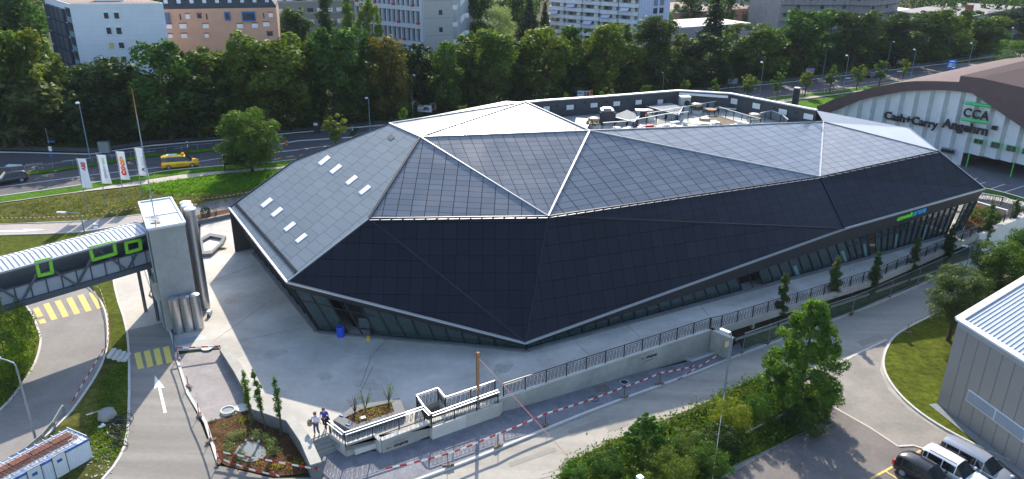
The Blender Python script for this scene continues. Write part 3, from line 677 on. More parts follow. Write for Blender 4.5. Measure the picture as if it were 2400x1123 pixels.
def facet(name,vs,mat,px=None,parent=AR):
    """vs: world corners; px=(origin px, px one panel along u, px one panel along v) measured on the facet"""
    vs=[Vector(v) for v in vs]; pl=plane3(vs[0],vs[1],vs[2]); m=MB()
    if len(vs)>3: fs=[(0,i,i+1) for i in range(1,len(vs)-1)]
    else: fs=[(0,1,2)]
    fx=[]
    for f in fs:
        n=(vs[f[1]]-vs[f[0]]).cross(vs[f[2]]-vs[f[0]]); fx.append(f if n.z>0 else f[::-1])
    m.add(vs,fx)
    o,a,b=px; O=onpl(*o,pl); au=onpl(*a,pl)-O; av=onpl(*b,pl)-O
    # solve p-O = u*au + v*av
    G11,G12,G22=au.dot(au),au.dot(av),av.dot(av); det=G11*G22-G12*G12
    def uv(p):
        r1,r2=(p-O).dot(au),(p-O).dot(av); return ((r1*G22-r2*G12)/det+100.,(r2*G11-r1*G12)/det+100.)
    uvs=[[uv(vs[i]) for i in f] for f in fx]
    return m.build(name,mat,parent,world=True,uvs=uvs)
facet('roof_facet',[Q,S,T],panel,((1000,470),(1032,471.5),(998,483)))
facet('roof_facet',[Q,T,U],panel,((1100,380),(1126.5,379),(1104.5,391)))
facet('roof_facet',[U,T,W],panel,((1500,400),(1530,395),(1511,412)))
facet('roof_facet',[U,W,X],panel,((1650,360),(1680,354.6),(1666,369.5)))
facet('roof_facet',[X,W,Y],panel,((2000,340),(2020,336.7),(2014,348.5)))
facet('roof_facet',[PP,Q,U],panel,((1150,300),(1176,299),(1143,311)))
facet('roof_facet',[RR,Q,PP],panel,((1000,290),(1022,284),(1020,300)))
facet('roof_facet',[RR,PP,RP2],panel,((1000,290),(1022,284),(1020,300)))
facet('roof_facet',[A,B,S,Q,RR,K],panel_sl,((720,440),(701,455),(741,454)))
facet('side_roof',[X,Y,VV,ZZ],panel_mat('bright_roof',srgb(138,144,150),srgb(144,150,156),srgb(140,146,152),rough=.4,spec=.6,msize=.02),((2000,300),(2016,305),(2010,309)))
facet('facade_facet',[B,S,C],panel_d,((900,650),(931,650.5),(898,690)))
facet('facade_facet',[S,T,C],panel_d,((1100,600),(1131,600),(1099.3,640)))
facet('facade_facet',[T,C,D],panel_d,((1400,600),(1427,596),(1406,640)))
facet('facade_facet',[T,D,W],panel_d,((1700,480),(1725,476),(1706,498)))
facet('facade_facet',[W,D,E_,Y],panel_d,((2050,450),(2075,446),(2060,467)))
# back walls so the hull is closed
def wallq(name,a,b,mat,zb=-.2,parent=AR):
    m=MB(); m.poly([Vector((a.x,a.y,zb)),Vector((b.x,b.y,zb)),b,a]); return m.build(name,mat,parent,world=True)
dkw=M('charcoal_cladding',srgb(46,49,55),.6,.0,var=.08)
TF=9.25  # terrace floor
BL=Vector((-19,98,11.3)); BL2=at(1180,237,11.4)
# terrace walls: top line measured in the photograph at 11.4 m
tw=[at(x,y,11.4) for x,y in ((1165,247),(1280,236),(1400,228),(1590,213),(1712,220),(1914,259))]
TWm=M('terrace_cladding',srgb(62,66,72),.55,.1,var=.1,scale=1.5)
for a,b in zip(tw[:-1],tw[1:]):
    m=MB(); m.poly([Vector((a.x,a.y,-.2)),Vector((b.x,b.y,-.2)),b,a]); m.build('terrace_wall',TWm,AR,world=True)
wallbox('terrace_coping',[Vector((p.x,p.y,0)) for p in tw],.55,11.38,11.52,M('coping_metal',srgb(186,190,194),.4,.3,var=.04),parent=AR)
wallbox('terrace_back_edge',[Vector((p.x*1.004,p.y+.55,0)) for p in tw],.5,11.2,11.40,darkmetal,parent=AR)
m=MB(); fl=[tw[0],tw[1],tw[2],tw[3],tw[4],tw[5],X,U,PP,RP2]; m.poly([(p.x,p.y,TF) for p in fl][::-1]); m.build('terrace_floor',M('terrace_floor',srgb(168,166,158),.8,var=.14,scale=1.5,blotch=.2),AR,world=True)
wallq('inner_wall',PP,U,dkw,TF-.3); wallq('inner_wall',U,X,dkw,TF-.3); wallq('inner_wall',RP2,PP,dkw,TF-.3); wallq('outer_wall',RP2,Vector((tw[0].x,tw[0].y,11.4)),dkw,0)
for a,b in ((RR,RP2),(K,RR),(A,K),(Y,VV),(VV,ZZ)): 
    wallq('outer_wall',a+Vector((0,0,-.05)),b+Vector((0,0,-.05)),dkw)
# roller shutters windows of the terrace wall
def on_wall(a,b,px,py):
    n=Vector((b.y-a.y,a.x-b.x,0)).normalized(); r=ray(px,py); t=n.dot(a-CO)/n.dot(r); return CO+r*t,n
for si,(px,py,wd,hh) in enumerate([(1282,254,15,10),(1337,251,18,11),(1393,246,17,10),(1446,242.5,17,10),(1497.5,239,16,10),(1548,240,14,14)]):
    a,b=(tw[1],tw[2]) if px<1400 else (tw[2],tw[3]); p,n=on_wall(a,b,px,py); u=(b-a).normalized(); u.z=0; n=n if n.y<0 else -n
    s=(p-CO).length/F; m=MB(); m.box((p.x+u.x*.08,p.y+u.y*.08,p.z),((wd+3)*s*1.05,.06,(hh+1.5)*s),math.atan2(u.y,u.x)); fr=m.build('window',blackm,AR,world=True)
    m=MB(); m.box((p.x+n.x*.04-u.x*.06,p.y+n.y*.04-u.y*.06,p.z-.02),(wd*s,.05,hh*s),math.atan2(u.y,u.x)); m.build('shutter',whitemetal,AR,world=True)
for px,py,wd,hh in ((1721,237,17,12),(1773,248,19,12),(1835,262,20,12),(1895,273,22,12)):
    a,b=tw[4],tw[5]; p,n=on_wall(a,b,px,py); u=(b-a).normalized(); n=n if n.y<0 else -n
    s=(p-CO).length/F; m=MB(); m.box((p.x,p.y,p.z),((wd+3)*s*1.05,.06,(hh+1.5)*s),math.atan2(u.y,u.x)); m.build('window',blackm,AR,world=True)
    m=MB(); m.box((p.x+n.x*.04,p.y+n.y*.04,p.z-.02),(wd*s,.05,hh*s),math.atan2(u.y,u.x)); m.build('shutter',whitemetal,AR,world=True)
for px,py in ((1370,240),(1421,239),(1471,232),(1306,249),(1815,253),(1867,264)):
    a,b=(tw[1],tw[2]) if px<1400 else ((tw[2],tw[3]) if px<1600 else (tw[4],tw[5])); p,n=on_wall(a,b,px,py); n=n if n.y<0 else -n
    m=MB(); m.box((p.x+n.x*.04,p.y+n.y*.04,p.z),(.2,.08,.22),0); m.build('wall_vent',blackm,AR,world=True)
# awning beam
a,b=at(1592,219,11.1),at(1706,227,11.1); m=MB(); m.bar(a,b,.35,.28); m.build('awning',whitemetal,AR,world=True)
# ridge and hip caps
cap_d=M('ridge_metal_dark',srgb(30,38,52),.45,.3,var=.08); cap_l=M('ridge_metal_light',srgb(150,156,162),.35,.4,var=.04)
def cap(a,b,wd,mat,name='ridge_cap',h=.10,up=.05):
    m=MB(); m.bar(a+Vector((0,0,up)),b+Vector((0,0,up)),wd*.82,h); return m.build(name,mat,AR,world=True)
for a,b,wd,mt in ((Q,T,.14,cap_l),(T,U,.19,cap_l),(S,T,.1,cap_d),(U,W,.16,cap_l),(T,W,.1,cap_d),(W,Y,.1,cap_d),(W,X,.15,cap_l),(Q,U,.14,cap_l),(RR,Q,.18,cap_l),(RR,PP,.12,cap_l),(PP,U,.12,cap_l),(Q,S,.26,cap_d),(S,B,.12,cap_l),(S,C,.2,cap_d),(T,C,.12,cap_d),(T,D,.2,cap_d),(W,D,.1,cap_d),(X,Y,.1,cap_l),(Y,E_,.14,cap_d),(A,K,.12,cap_d),(K,RR,.12,cap_d),(U,X,.12,cap_l),(X,ZZ,.12,cap_l),(Q,PP,.08,cap_l)):
    cap(a,b,wd,mt)
# snow guards along the ridge lines (small light clips)
for a,b in ((S,T),(T,W),(W,Y)):
    m=MB(); n=int((b-a).length/.9)
    for k in range(n):
        p=a.lerp(b,(k+.5)/n)+Vector((0,-.22,-.02)); m.box(p,(.76,.06,.05),math.atan2((b-a).y,(b-a).x))
    m.build('ridge_clips',cap_l,AR,world=True)
pa,pb=onpl(547,478,plA),onpl(692,643,plA); m=MB(); nrm=plA[0]; dv=(pb-pa); n=60; side=nrm.cross(dv).normalized()*.32
for k in range(n):
    p=pa+dv*(k/n)+nrm*.06; q=pa+dv*((k+.5)/n)+side+nrm*.06; r_=pa+dv*((k+1)/n)+nrm*.06; m.bar(p,q,.05); m.bar(q,r_,.05)
m.build('snow_guard',darkmetal,AR,world=True)
# roof windows
def rwin(c,lu,lv):
    q=[onpl(c[0]+a*lu[0]/2+b*lv[0]/2,c[1]+a*lu[1]/2+b*lv[1]/2,plA) for a,b in ((-1,-1),(1,-1),(1,1),(-1,1))]
    return q
for c in ((760,377),(787,397),(824,423),(855,446),(625,476),(649,498),(679,532),(706,559)):
    q=rwin(c,(24,-19),(8,7)); nrm=plA[0]; m=MB(); m.add([p-nrm*.1 for p in q]+[p+nrm*.035 for p in q],[(0,1,2,3),(7,6,5,4),(0,4,5,1),(1,5,6,2),(2,6,7,3),(3,7,4,0)]); fr=m.build('roof_window',M('window_frame_grey',srgb(128,146,158),.4,.3),AR,world=True)
    q=rwin((c[0]+1,c[1]-.8),(22,-17.5),(7.5,6)); m=MB(); m.add([p+nrm*.036 for p in q]+[p+nrm*.05 for p in q],[(0,1,2,3),(7,6,5,4),(0,4,5,1),(1,5,6,2),(2,6,7,3),(3,7,4,0)]); m.build('blind',M('roof_blind',srgb(226,222,230),.5,var=.02),AR,world=True)
q=rwin((917,323),(10,-8),(9,6)); m=MB(); m.add([p+nrm*.05 for p in q],[(0,1,2,3)]); m.build('roof_hatch',M('hatch_dark',srgb(46,48,48),.5),AR,world=True)
# eave gutter, fascia, glass walls
b1=at(750,776);b2=at(1232,819);b3=at(1997,612);b4=at(2252,540); b0=Vector((A.x+2.2,A.y-.2,0)); bE=Vector((E_.x+1,E_.y+7,0))
eave=[A,B,C,D,E_]
for a,b in zip(eave[:-1],eave[1:]):
    m=MB(); m.bar(a+Vector((0,0,.02)),b+Vector((0,0,.02)),.17,.16); m.build('gutter',M('gutter_metal',srgb(180,184,188),.3,.5,var=.04),AR,world=True)
m=MB(); m.bar(E_,VV,.3,.2); m.build('gutter',cap_l,AR,world=True)
base=[b0,b1,b2,b3,b4]
def soff(i,f,dz=.75,ins=.45):
    dz+=.65*f if i==2 else (.65 if i==3 else 0)
    e0,e1=eave[i],eave[i+1]; p=e0.lerp(e1,f); q=base[i].lerp(base[i+1],f); k=min(dz,max(.1,(p.z-.2)*.5)); v=Vector((q.x-p.x,q.y-p.y,0)); 
    if v.length>1e-3: v=v.normalized()*min(ins,v.length*.6)
    return p+v+Vector((0,0,-k))
fasm=M('fascia_dark',srgb(44,44,48),.55,.1,var=.12)
hasdoor={1:[(.14,.30)],2:[(.62,.665)],3:[(.15,.21),(.83,.9)]}
for i in range(4):
    n={0:10,1:14,2:28,3:20}[i]
    m=MB()
    for k in range(n):
        f0,f1=k/n,(k+1)/n; e0,e1=eave[i].lerp(eave[i+1],f0),eave[i].lerp(eave[i+1],f1); s0,s1=soff(i,f0),soff(i,f1)
        dn=Vector((0,0,-.1)); m.poly([s0,s1,e1+dn,e0+dn])
    m.build('fascia',fasm,AR,world=True)
    for k in range(n):
        f0,f1=k/n,(k+1)/n; fm=(f0+f1)/2
        p0,p1=base[i].lerp(base[i+1],f0),base[i].lerp(base[i+1],f1); s0,s1=soff(i,f0),soff(i,f1)
        door=any(a<=fm<=b for a,b in hasdoor.get(i,[]))
        inn=Vector((base[i].y-base[i+1].y,base[i+1].x-base[i].x,0)).normalized()*(1.2 if door else 0)
        if i==0: inn=-inn if inn.x<0 else inn
        m=MB(); m.poly([p0+inn,p1+inn,s1+inn,s0+inn]); m.build('door_recess' if door else 'glass_pane',blackm if door else glass_dk,AR,world=True)
        if not door and i in(2,3) and k%5==2 and (s0.z>2): # pale sheets over some panes, reflections put in as colour
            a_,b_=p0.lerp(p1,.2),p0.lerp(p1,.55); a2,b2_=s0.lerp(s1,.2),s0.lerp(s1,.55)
            o_=Vector((.01,-.012,0)); m=MB(); m.poly([a_.lerp(a2,.06)+o_,b_.lerp(b2_,.06)+o_,b_.lerp(b2_,.62)+o_,a_.lerp(a2,.62)+o_]); m.build('painted_reflection',M('pale_reflection',srgb(104,140,136),.1,0,.8),AR,world=True)
    for k in range(n+1):
        f=k/n; p,s=base[i].lerp(base[i+1],f),soff(i,f)
        if (s-p).length>.25: m=MB(); m.bar(p+Vector((.03,-.05,0)),s+Vector((.03,-.05,0)),.09,.12); m.build('mullion',darkmetal,AR,world=True)
    if i in (0,1,3):
        m=MB(); n2=12
        for k in range(n2):
            f0,f1=k/n2,(k+1)/n2; q0=base[i].lerp(base[i+1],f0).lerp(soff(i,f0),.75); q1=base[i].lerp(base[i+1],f1).lerp(soff(i,f1),.75)
            if (soff(i,f1).z)>2.6: m.bar(q0+Vector((.02,-.04,0)),q1+Vector((.02,-.04,0)),.06,.07)
        if m.v: m.build('transom',darkmetal,AR,world=True)
    a,b=base[i],base[i+1]; o=Vector((b.y-a.y,a.x-b.x,0)).normalized()*.3
    if i==0: o=Vector((a.y-b.y,b.x-a.x,0)).normalized()*.3; o=o if o.x<0 else -o
    wallbox('plinth',[a+o,b+o],.35,0.0,.14,conc_dark,parent=AR)
wallq('end_glass',Vector((b4.x,b4.y,4.2)),Vector((bE.x,bE.y,4.2)),glass_dk,0)
m=MB(); m.bar(b4,E_+Vector((-.3,.2,-.3)),.14,.14); m.build('corner_strut',cap_l,AR,world=True)
m=MB(); m.bar(b1+Vector((-.1,0,0)),B+Vector((.3,.4,-.6)),.16,.16); m.build('corner_strut',darkmetal,AR,world=True)
# doors in the left entrance
dv=(b2-b1).normalized(); nO=Vector((dv.y,-dv.x,0)); nO=nO if nO.y<0 else -nO
for f,ang in ((.175,0),(.235,70),(.285,0)):
    p=b1.lerp(b2,f)-nO*.9; m=MB(); a=math.atan2(dv.y,dv.x)-R(ang); u=Vector((math.cos(a),math.sin(a),0))
    for q0,q1 in ((p,p+Vector((0,0,2.3))),(p+u*1.1,p+u*1.1+Vector((0,0,2.3))),(p+Vector((0,0,2.3)),p+u*1.1+Vector((0,0,2.3))),(p+Vector((0,0,.06)),p+u*1.1+Vector((0,0,.06)))): m.bar(q0,q1,.1,.1)
    m.build('door',darkmetal,AR,world=True)
    m=MB(); m.poly([p+Vector((0,0,.1)),p+u*1.1+Vector((0,0,.1)),p+u*1.1+Vector((0,0,2.25)),p+Vector((0,0,2.25))]); m.build('door_glass',M('door_glass',srgb(92,104,108),.1,0,.8),AR,world=True)
# open door leaf at the right end
p=at(2236,541)+Vector((-2.2,-1.3,0)); u=Vector((.5,-.75,0)).normalized(); m=MB()
for q0,q1 in ((p,p+Vector((.9,-.1,2.9))),(p+u*1.1,p+u*1.1+Vector((.9,-.1,2.9))),(p+Vector((.9,-.1,2.9)),p+u*1.1+Vector((.9,-.1,2.9))),(p+Vector((0,0,.06)),p+u*1.1+Vector((0,0,.06)))): m.bar(q0,q1,.1,.1)
m.build('door',darkmetal,AR,world=True)
# umweltarena lettering on the fascia
e0,e1=D,E_; uu=(e1-e0).normalized(); s0=soff(3,.4)
fa=e0.lerp(e1,.4); upv=(fa-s0).normalized(); nf=uu.cross(upv); nf=nf if nf.y<0 else -nf
def on_f(px,py):
    pl=(nf,nf.dot(s0+nf*.12)); return onpl(px,py,pl)
gm=M('letter_green',srgb(92,205,50),.4,emit=(*srgb(92,205,50),.1)); bm_=M('letter_blue',srgb(40,140,200),.4,emit=(*srgb(40,140,200),.1))  # faint glow added so the letters read bright in the shade
o1=on_f(2102,519); o2=on_f(2139,507); o3=on_f(2169,497)
text_mb('umwelt',.8,o1,(o2-o1),upv,ext=.03,bold=0,width=(o2-o1).length*.97,height=.62,shear=.25).build('sign_lettering',gm,AR,world=True)
text_mb('arena',.8,o2+(o2-o1).normalized()*.05,(o3-o2),upv,ext=.03,bold=0,width=(o3-o2).length*.97,height=.52,shear=.25).build('sign_lettering',bm_,AR,world=True)
# ---------------------------------------------------------------- things on the terrace
def TZ(px,py,z=TF): return at(px,py,z)
def round_planter(px,py,label,low=False,bushy=True):
    p=TZ(px,py); r=thing('round_planter',label,'planter',tuple(p),group='round planters on the roof terrace')
    MB().lathe([(.82,0),(.82,.45),(.76,.5)],24).build('base_ring',conc_light,r,world='keep')
    if bushy: leafball(r,.86,.55,.95,'foliage',L5,1100,.13)
    MB().lathe([(.66,.9),(.66,1.2),(.6,1.2),(.6,1.1),(.0,1.1)],24).build('timber_ring',M('light_timber',srgb(160,130,92),.7,var=.15,scale=5),r,world='keep')
    MB().lathe([(.56,1.11),(.46,1.22),(.24,1.29),(0,1.3)],20).build('dome',M('white_dome',srgb(235,235,230),.25,coat=.5),r,world='keep')
def leafball(parent,rx,ry_,h,name,mat,n,size,zc=None,seed=1):
    rng=np.random.RandomState(seed); d=rng.normal(size=(n,3)); d/=np.linalg.norm(d,axis=1)[:,None]; rad=rng.uniform(.8,1.05,n)
    p=d*rad[:,None]*np.array([rx,rx,h*.5]); p[:,2]+= (zc if zc is not None else h*.6)
    return leafmesh(name,mat,p,d,size,rng,parent)
def leafmesh(name,mat,p,nrm,size,rng,parent=None,mesh_only=False,jit=.9):
    n=len(p); nn=nrm+rng.normal(size=(n,3))*jit; nn/=np.linalg.norm(nn,axis=1)[:,None]+1e-9
    ref=rng.normal(size=(n,3)); a=np.cross(nn,ref); a/=np.linalg.norm(a,axis=1)[:,None]+1e-9; b=np.cross(nn,a)
    s=(size*rng.uniform(.6,1.3,n))[:,None] if not hasattr(size,'__len__') else (size*rng.uniform(.7,1.25,n))[:,None]
    vs=np.stack([p-a*s*.5,p-b*s*.28+nn*s*.08,p+a*s*.5,p+b*s*.28+nn*s*.08],1).reshape(-1,3)
    me=bpy.data.meshes.new(name); me.vertices.add(4*n); me.vertices.foreach_set('co',vs.astype(np.float32).ravel())
    me.loops.add(4*n); me.loops.foreach_set('vertex_index',np.arange(4*n,dtype=np.int32)); me.polygons.add(n)
    me.polygons.foreach_set('loop_start',np.arange(0,4*n,4,dtype=np.int32)); me.polygons.foreach_set('loop_total',np.full(n,4,dtype=np.int32))
    me.update(calc_edges=True); me.validate(); me.materials.append(mat)
    if mesh_only: return me
    o=bpy.data.objects.new(name,me); sc.collection.objects.link(o)
    if parent: o.parent=parent
    return o
round_planter(1391,300,'round hedge planter with timber rim beside the metal vent hood, leftmost on the terrace')
round_planter(1517,280,'round hedge planter with timber rim behind the fan box on the terrace')
round_planter(1631,265,'round planter with white dome beside the heat pump on the terrace')
round_planter(1766,290,'dense round hedge planter with white dome by the glass railing')
round_planter(1650,300,'low round planter with white dome near the solar roof edge',bushy=False)
# vent hood, fan box, heat pump, black flue
p=TZ(1421,290); r=thing('vent_hood','small metal vent hood with flared cap on the roof terrace','vent',tuple(p))
MB().box((0,0,.8),(.75,.75,1.6)).build('duct',steel,r,world='keep'); m=MB(); m.prism([(-.75,-.75),(.75,-.75),(.75,.75),(-.75,.75)],1.62,1.74); m.box((0,0,1.85),(1,1,.2)); m.build('cap',galv,r,world='keep')
MB().box((.0,-.9,.55),(1.9,.08,2.1)).build('dark_screen',M('navy_panel',srgb(36,40,56),.4),r,world='keep')
p=TZ(1499,285); r=thing('fan_box','small dark ventilation box with pale lid on the terrace','vent',tuple(p))
MB().box((0,0,.7),(1.1,.9,1.3)).build('casing',darkmetal,r,world='keep'); MB().box((0,0,1.4),(1.2,1.0,.1)).build('lid',whitemetal,r,world='keep'); MB().box((-.3,-.47,.7),(.4,.04,1.2)).build('side_panel',galv,r,world='keep')
p=TZ(1602,262); r=thing('heat_pump','tall pale heat pump cabinet with black round fan','heat pump',tuple(p),rz=R(5))
MB().box((0,0,.95),(1.25,1.0,1.9)).build('cabinet',M('pale_cabinet',srgb(150,156,152),.5,var=.05),r,world='keep'); MB().box((0,0,1.95),(1.3,1.05,.1)).build('top',whitemetal,r,world='keep')
m=MB(); m.tube([(.2,-.45,1.2),(.2,-.55,1.2)],.36,20); m.build('fan',blackm,r,world='keep')
p=at(1862,250,10.2); r=thing('flue','black cylindrical flue rising behind the terrace wall','flue',tuple(p))
m=MB(); m.tube([(0,0,-2),(0,0,2.3)],.42,16); m.build('pipe',blackm,r,world='keep'); m=MB(); m.tube([(0,0,2.3),(0,0,2.42)],.4,16); m.build('rim',galv,r,world='keep')
# gravel topped huts
def hut(label,px,z=TF+.9,mat=gravel):
    q=[at(x,y,z) for x,y in px]; r=thing('roof_hut',label,'hut',tuple(Vector((q[0].x,q[0].y,TF))))
    m=MB(); m.prism([(p.x,p.y) for p in q],TF,z-.02); m.build('walls',dkw,r,world=True)
    m=MB(); c=sum(q,Vector())/4; m.poly([(c.lerp(p,.96))+Vector((0,0,.0)) for p in q]); m.build('gravel_top',mat,r,world=True)
    m=MB(); m.bar(q[0],q[1],.1,.1); m.bar(q[1],q[2],.1,.1); m.build('edge_trim',galv,r,world=True)
hut('low flat hut with grey green gravel top, in the middle of the terrace',((1432,273),(1486,286),(1500,271),(1470,257)))
hut('low flat hut with grey gravel top beside the heat pump',((1515,249),(1590,270),(1600,252),(1572,240)))
hut('pale flat hut at the left end of the terrace by the roof peak',((1345,300),(1375,300),(1388,278),(1350,275)),z=TF+.5,mat=conc_plaza)
# glass railings
def glass_rail(label,px,h=1.1):
    pts=[TZ(*q) for q in px]; r=thing('glass_railing',label,'railing',tuple(pts[0]),group='glass railings on the terrace')
    m=MB()
    for a,b in zip(pts[:-1],pts[1:]): m.bar(a+Vector((0,0,h)),b+Vector((0,0,h)),.08,.08)
    m.build('handrail',whitemetal,r,world=True)
    gm_=M('rail_glass',srgb(190,205,205),.08,0,.8)
    if not gm_.get('t'):
        gm_['t']=1; gm_.node_tree.nodes['Principled BSDF'].inputs['Alpha'].default_value=.28
    for a,b in zip(pts[:-1],pts[1:]):
        n=max(1,round((b-a).length/1.5))
        for k in range(n+1): m=MB(); m.box(a.lerp(b,k/n)+Vector((0,0,h/2)),(.07,.07,h)); m.build('post',darkmetal,r,world=True)
        for k in range(n):
            p,q=a.lerp(b,k/n+.04),a.lerp(b,(k+1)/n-.04); m=MB(); m.poly([p+Vector((0,0,.12)),q+Vector((0,0,.12)),q+Vector((0,0,h-.08)),p+Vector((0,0,h-.08))]); m.build('glass_panel',gm_,r,world=True)
glass_rail('long glass railing running diagonally from the dark screen across the terrace',((1412,310),(1468,306),(1560,288),(1612,283)))
glass_rail('glass railing in front of the heat pump',((1515,287),(1600,271),(1676,257)))
glass_rail('glass railing on the right of the terrace below the shuttered windows',((1683,271),(1737,288),(1780,300)))
glass_rail('glass railing around the stair opening at the right end of the terrace',((1779,286),(1805,280),(1828,288),(1844,302)))
# beds, debris
m=MB(); q=[TZ(x,y) for x,y in ((1655,283),(1680,272),(1760,298),(1700,296))]; m.prism([(p.x,p.y) for p in q],TF,TF+.12); m.build('soil_bed',M('dry_soil',srgb(98,86,66),.9,var=.3,scale=4,bump=.8),None,'strip of dry brown soil on the roof terrace','soil bed')
rng=random.Random(4)
for i,(px,py,lab,mt,cn) in enumerate(((1470,304,'white packing sheets heaped on the terrace floor',whitemetal,7),(1535,300,'red and white barrier tape piled with sheets on the terrace',redm,5),(1590,296,'white building bags stacked against the glass railing',M('bag_white',srgb(215,218,222),.6),6),(1700,293,'long white boards lying near the terrace soil bed',M('white_board',srgb(230,230,228),.5),6))):
    p=TZ(px,py); r=thing('material_pile',lab,'pile',tuple(p))
    for k in range(cn):
        m=MB(); m.box((rng.uniform(-2,2),rng.uniform(-.8,.8),.12+.1*(k%3)),(rng.uniform(.5,1.8),rng.uniform(.3,.6),rng.uniform(.08,.3)),rng.uniform(0,3)); m.build('board',mt if k%2 or i!=1 else whitemetal,r,world='keep')
p=TZ(1665,270); r=thing('cafe_table','round wooden terrace table with pale benches','table',tuple(p))
MB().lathe([(.7,.72),(.7,.78)],16).build('table_top',woodm,r,world='keep'); 
for a in (0,2.1,4.2): MB().box((.5*math.cos(a),.5*math.sin(a),.36),(.07,.07,.72)).build('leg',darkmetal,r,world='keep')
for k,(px,py) in enumerate(((1655,262),(1700,262))):
    p=TZ(px,py); r=thing('bench',('pale wooden bench left of the terrace table','pale wooden bench right of the terrace table')[k],'bench',tuple(p),rz=R(-15)); MB().box((0,0,.45),(2.6,.5,.08)).build('seat',M('pale_wood',srgb(214,206,188),.7),r,world='keep'); [MB().box((x,0,.2),(.08,.4,.42)).build('leg',darkmetal,r,world='keep') for x in (-1,1)]
# ================================================================ TOWER, BRIDGE, SILOS
HT=9.05
tq=[at(347,536,HT),at(432,521,HT),at(400,464,HT),at(327,475,HT)]
tc_=sum(tq,Vector())/4
TW=thing('lift_tower','square raw concrete lift tower with pale sheet roof at the end of the footbridge','tower',(tc_.x,tc_.y,0))
concT=M('concrete_tower',srgb(150,150,148),.75,var=.12,scale=1.2,blotch=.2,bump=.15,bscale=6)
m=MB(); m.prism([(p.x,p.y) for p in tq],-.2,HT-.2); m.build('shaft',concT,TW,world=True)
m=MB()
for z in (2.1,4.3,6.5):
    a=tq[0];b=tq[1]; o=Vector((b.y-a.y,a.x-b.x,0)).normalized()*.006; m.bar(Vector((a.x,a.y,z))+o,Vector((b.x,b.y,z))+o,.012,.01)
for f in (.33,.66):
    a=tq[0].lerp(tq[1],f)+Vector((tq[1].y-tq[0].y,tq[0].x-tq[1].x,0)).normalized()*.006; m.bar(Vector((a.x,a.y,0)),Vector((a.x,a.y,HT-.3)),.012,.01)
m.build('formwork_joints',concT,TW,world=True)
tm=[(tc_+(p-tc_)*1.03) for p in tq]
m=MB(); m.prism([(p.x,p.y) for p in tm],HT-.2,HT-.04); m.build('roof_sheet',M('roof_sheet_light',srgb(178,186,194),.4,.3,var=.05,scale=3),TW,world=True)
m=MB()
for a,b in zip(tm,tm[1:]+tm[:1]): m.bar(Vector((a.x,a.y,HT)),Vector((b.x,b.y,HT)),.14,.14)
a=tm[0].lerp(tm[3],.42);b=tm[1].lerp(tm[2],.42); m.bar(Vector((a.x,a.y,HT)),Vector((b.x,b.y,HT)),.08,.05)
m.build('roof_rim',whitemetal,TW,world=True)
# grey lettering plate on the roof
pp=at(352,520,HT); m=MB(); plq=[at(351,508,HT+.03),at(375,507,HT+.03),at(377,521,HT+.03),at(353,523,HT+.03)]; m.poly(plq[::-1]); m.build('roof_plate',M('plate_grey',srgb(176,182,186),.6),TW,world=True)
m=MB()
for k in range(4):
    f=(k+.5)/4; a=plq[0].lerp(plq[3],f).lerp(plq[1].lerp(plq[2],f),.1); b=plq[0].lerp(plq[3],f).lerp(plq[1].lerp(plq[2],f),.9); u=(b-a)
    rr=random.Random(k); x=0
    while x<.97:
        w_=rr.uniform(.03,.07); m.bar(a+u*x+Vector((0,0,.01)),a+u*min(1,x+w_)+Vector((0,0,.01)),.16,.01); x+=w_+.025
m.build('plate_lettering',darkmetal,TW,world=True)
dirS=(tq[3]-tq[0]).normalized(); dirF=(tq[1]-tq[0]).normalized()
# service recess on the left side of the tower
m=MB(); a=tq[0]+dirS*1.2; m.box((a.x-.35,a.y+.3,3.4),(.5,2.2,1.6),math.atan2(dirF.y,dirF.x)); m.build('side_box',conc,TW,world=True)
m=MB(); o=Vector((-.1,-.02,0)); m.bar(Vector((tq[0].x,tq[0].y,0))+dirS*.6+o,Vector((tq[0].x,tq[0].y,HT-.5))+dirS*.6+o,.12); m.bar(Vector((tq[0].x,tq[0].y,0))+dirS*1.0+o,Vector((tq[0].x,tq[0].y,HT-.5))+dirS*1.0+o,.08); m.build('service_pipes',galv,TW,world=True)
# silos
def silo(label,x,y,r_,h,grp,dome=True):
    r=thing('steel_silo',label,'silo',(x,y,0),group=grp)
    MB().lathe([(r_,.0),(r_,h)],32).build('shell',steel,r,world='keep',smooth=False)
    MB().lathe([(r_*1.03,h-.02),(r_*1.03,h+.06),(r_*.6,h+.14),(0,h+.16)],32).build('lid',whitemetal if not dome else galv,r,world='keep')
    m=MB(); [m.lathe([(r_*1.012,z),(r_*1.012,z+.03)],32) for z in (.35,h-.55)]; m.build('seam_band',galv,r,world='keep')
for lab,(px,py) in (('tall thin stainless silo furthest from the viewer of the three',(434,474)),('tall thin stainless silo in the middle of the three tall ones',(438,481)),('tall thin stainless silo nearest the viewer, taller than the squat ones',(444,489))):
    p=at(px,py,9.2); silo(lab,p.x,p.y,.44,9.15,'tall steel silos beside the tower',False)
for lab,(px,py),tp_ in (('squat stainless silo at the left of the short three, below the tower face',(419,781),(405,702)),('squat stainless silo in the middle of the short three',(443,776),(428,698)),('squat stainless silo at the right of the short three',(466,770),(452,693))):
    p=at(px,py,0); silo(lab,p.x,p.y+.1,.40,top_of(p,*tp_),'short steel silos at the tower foot')
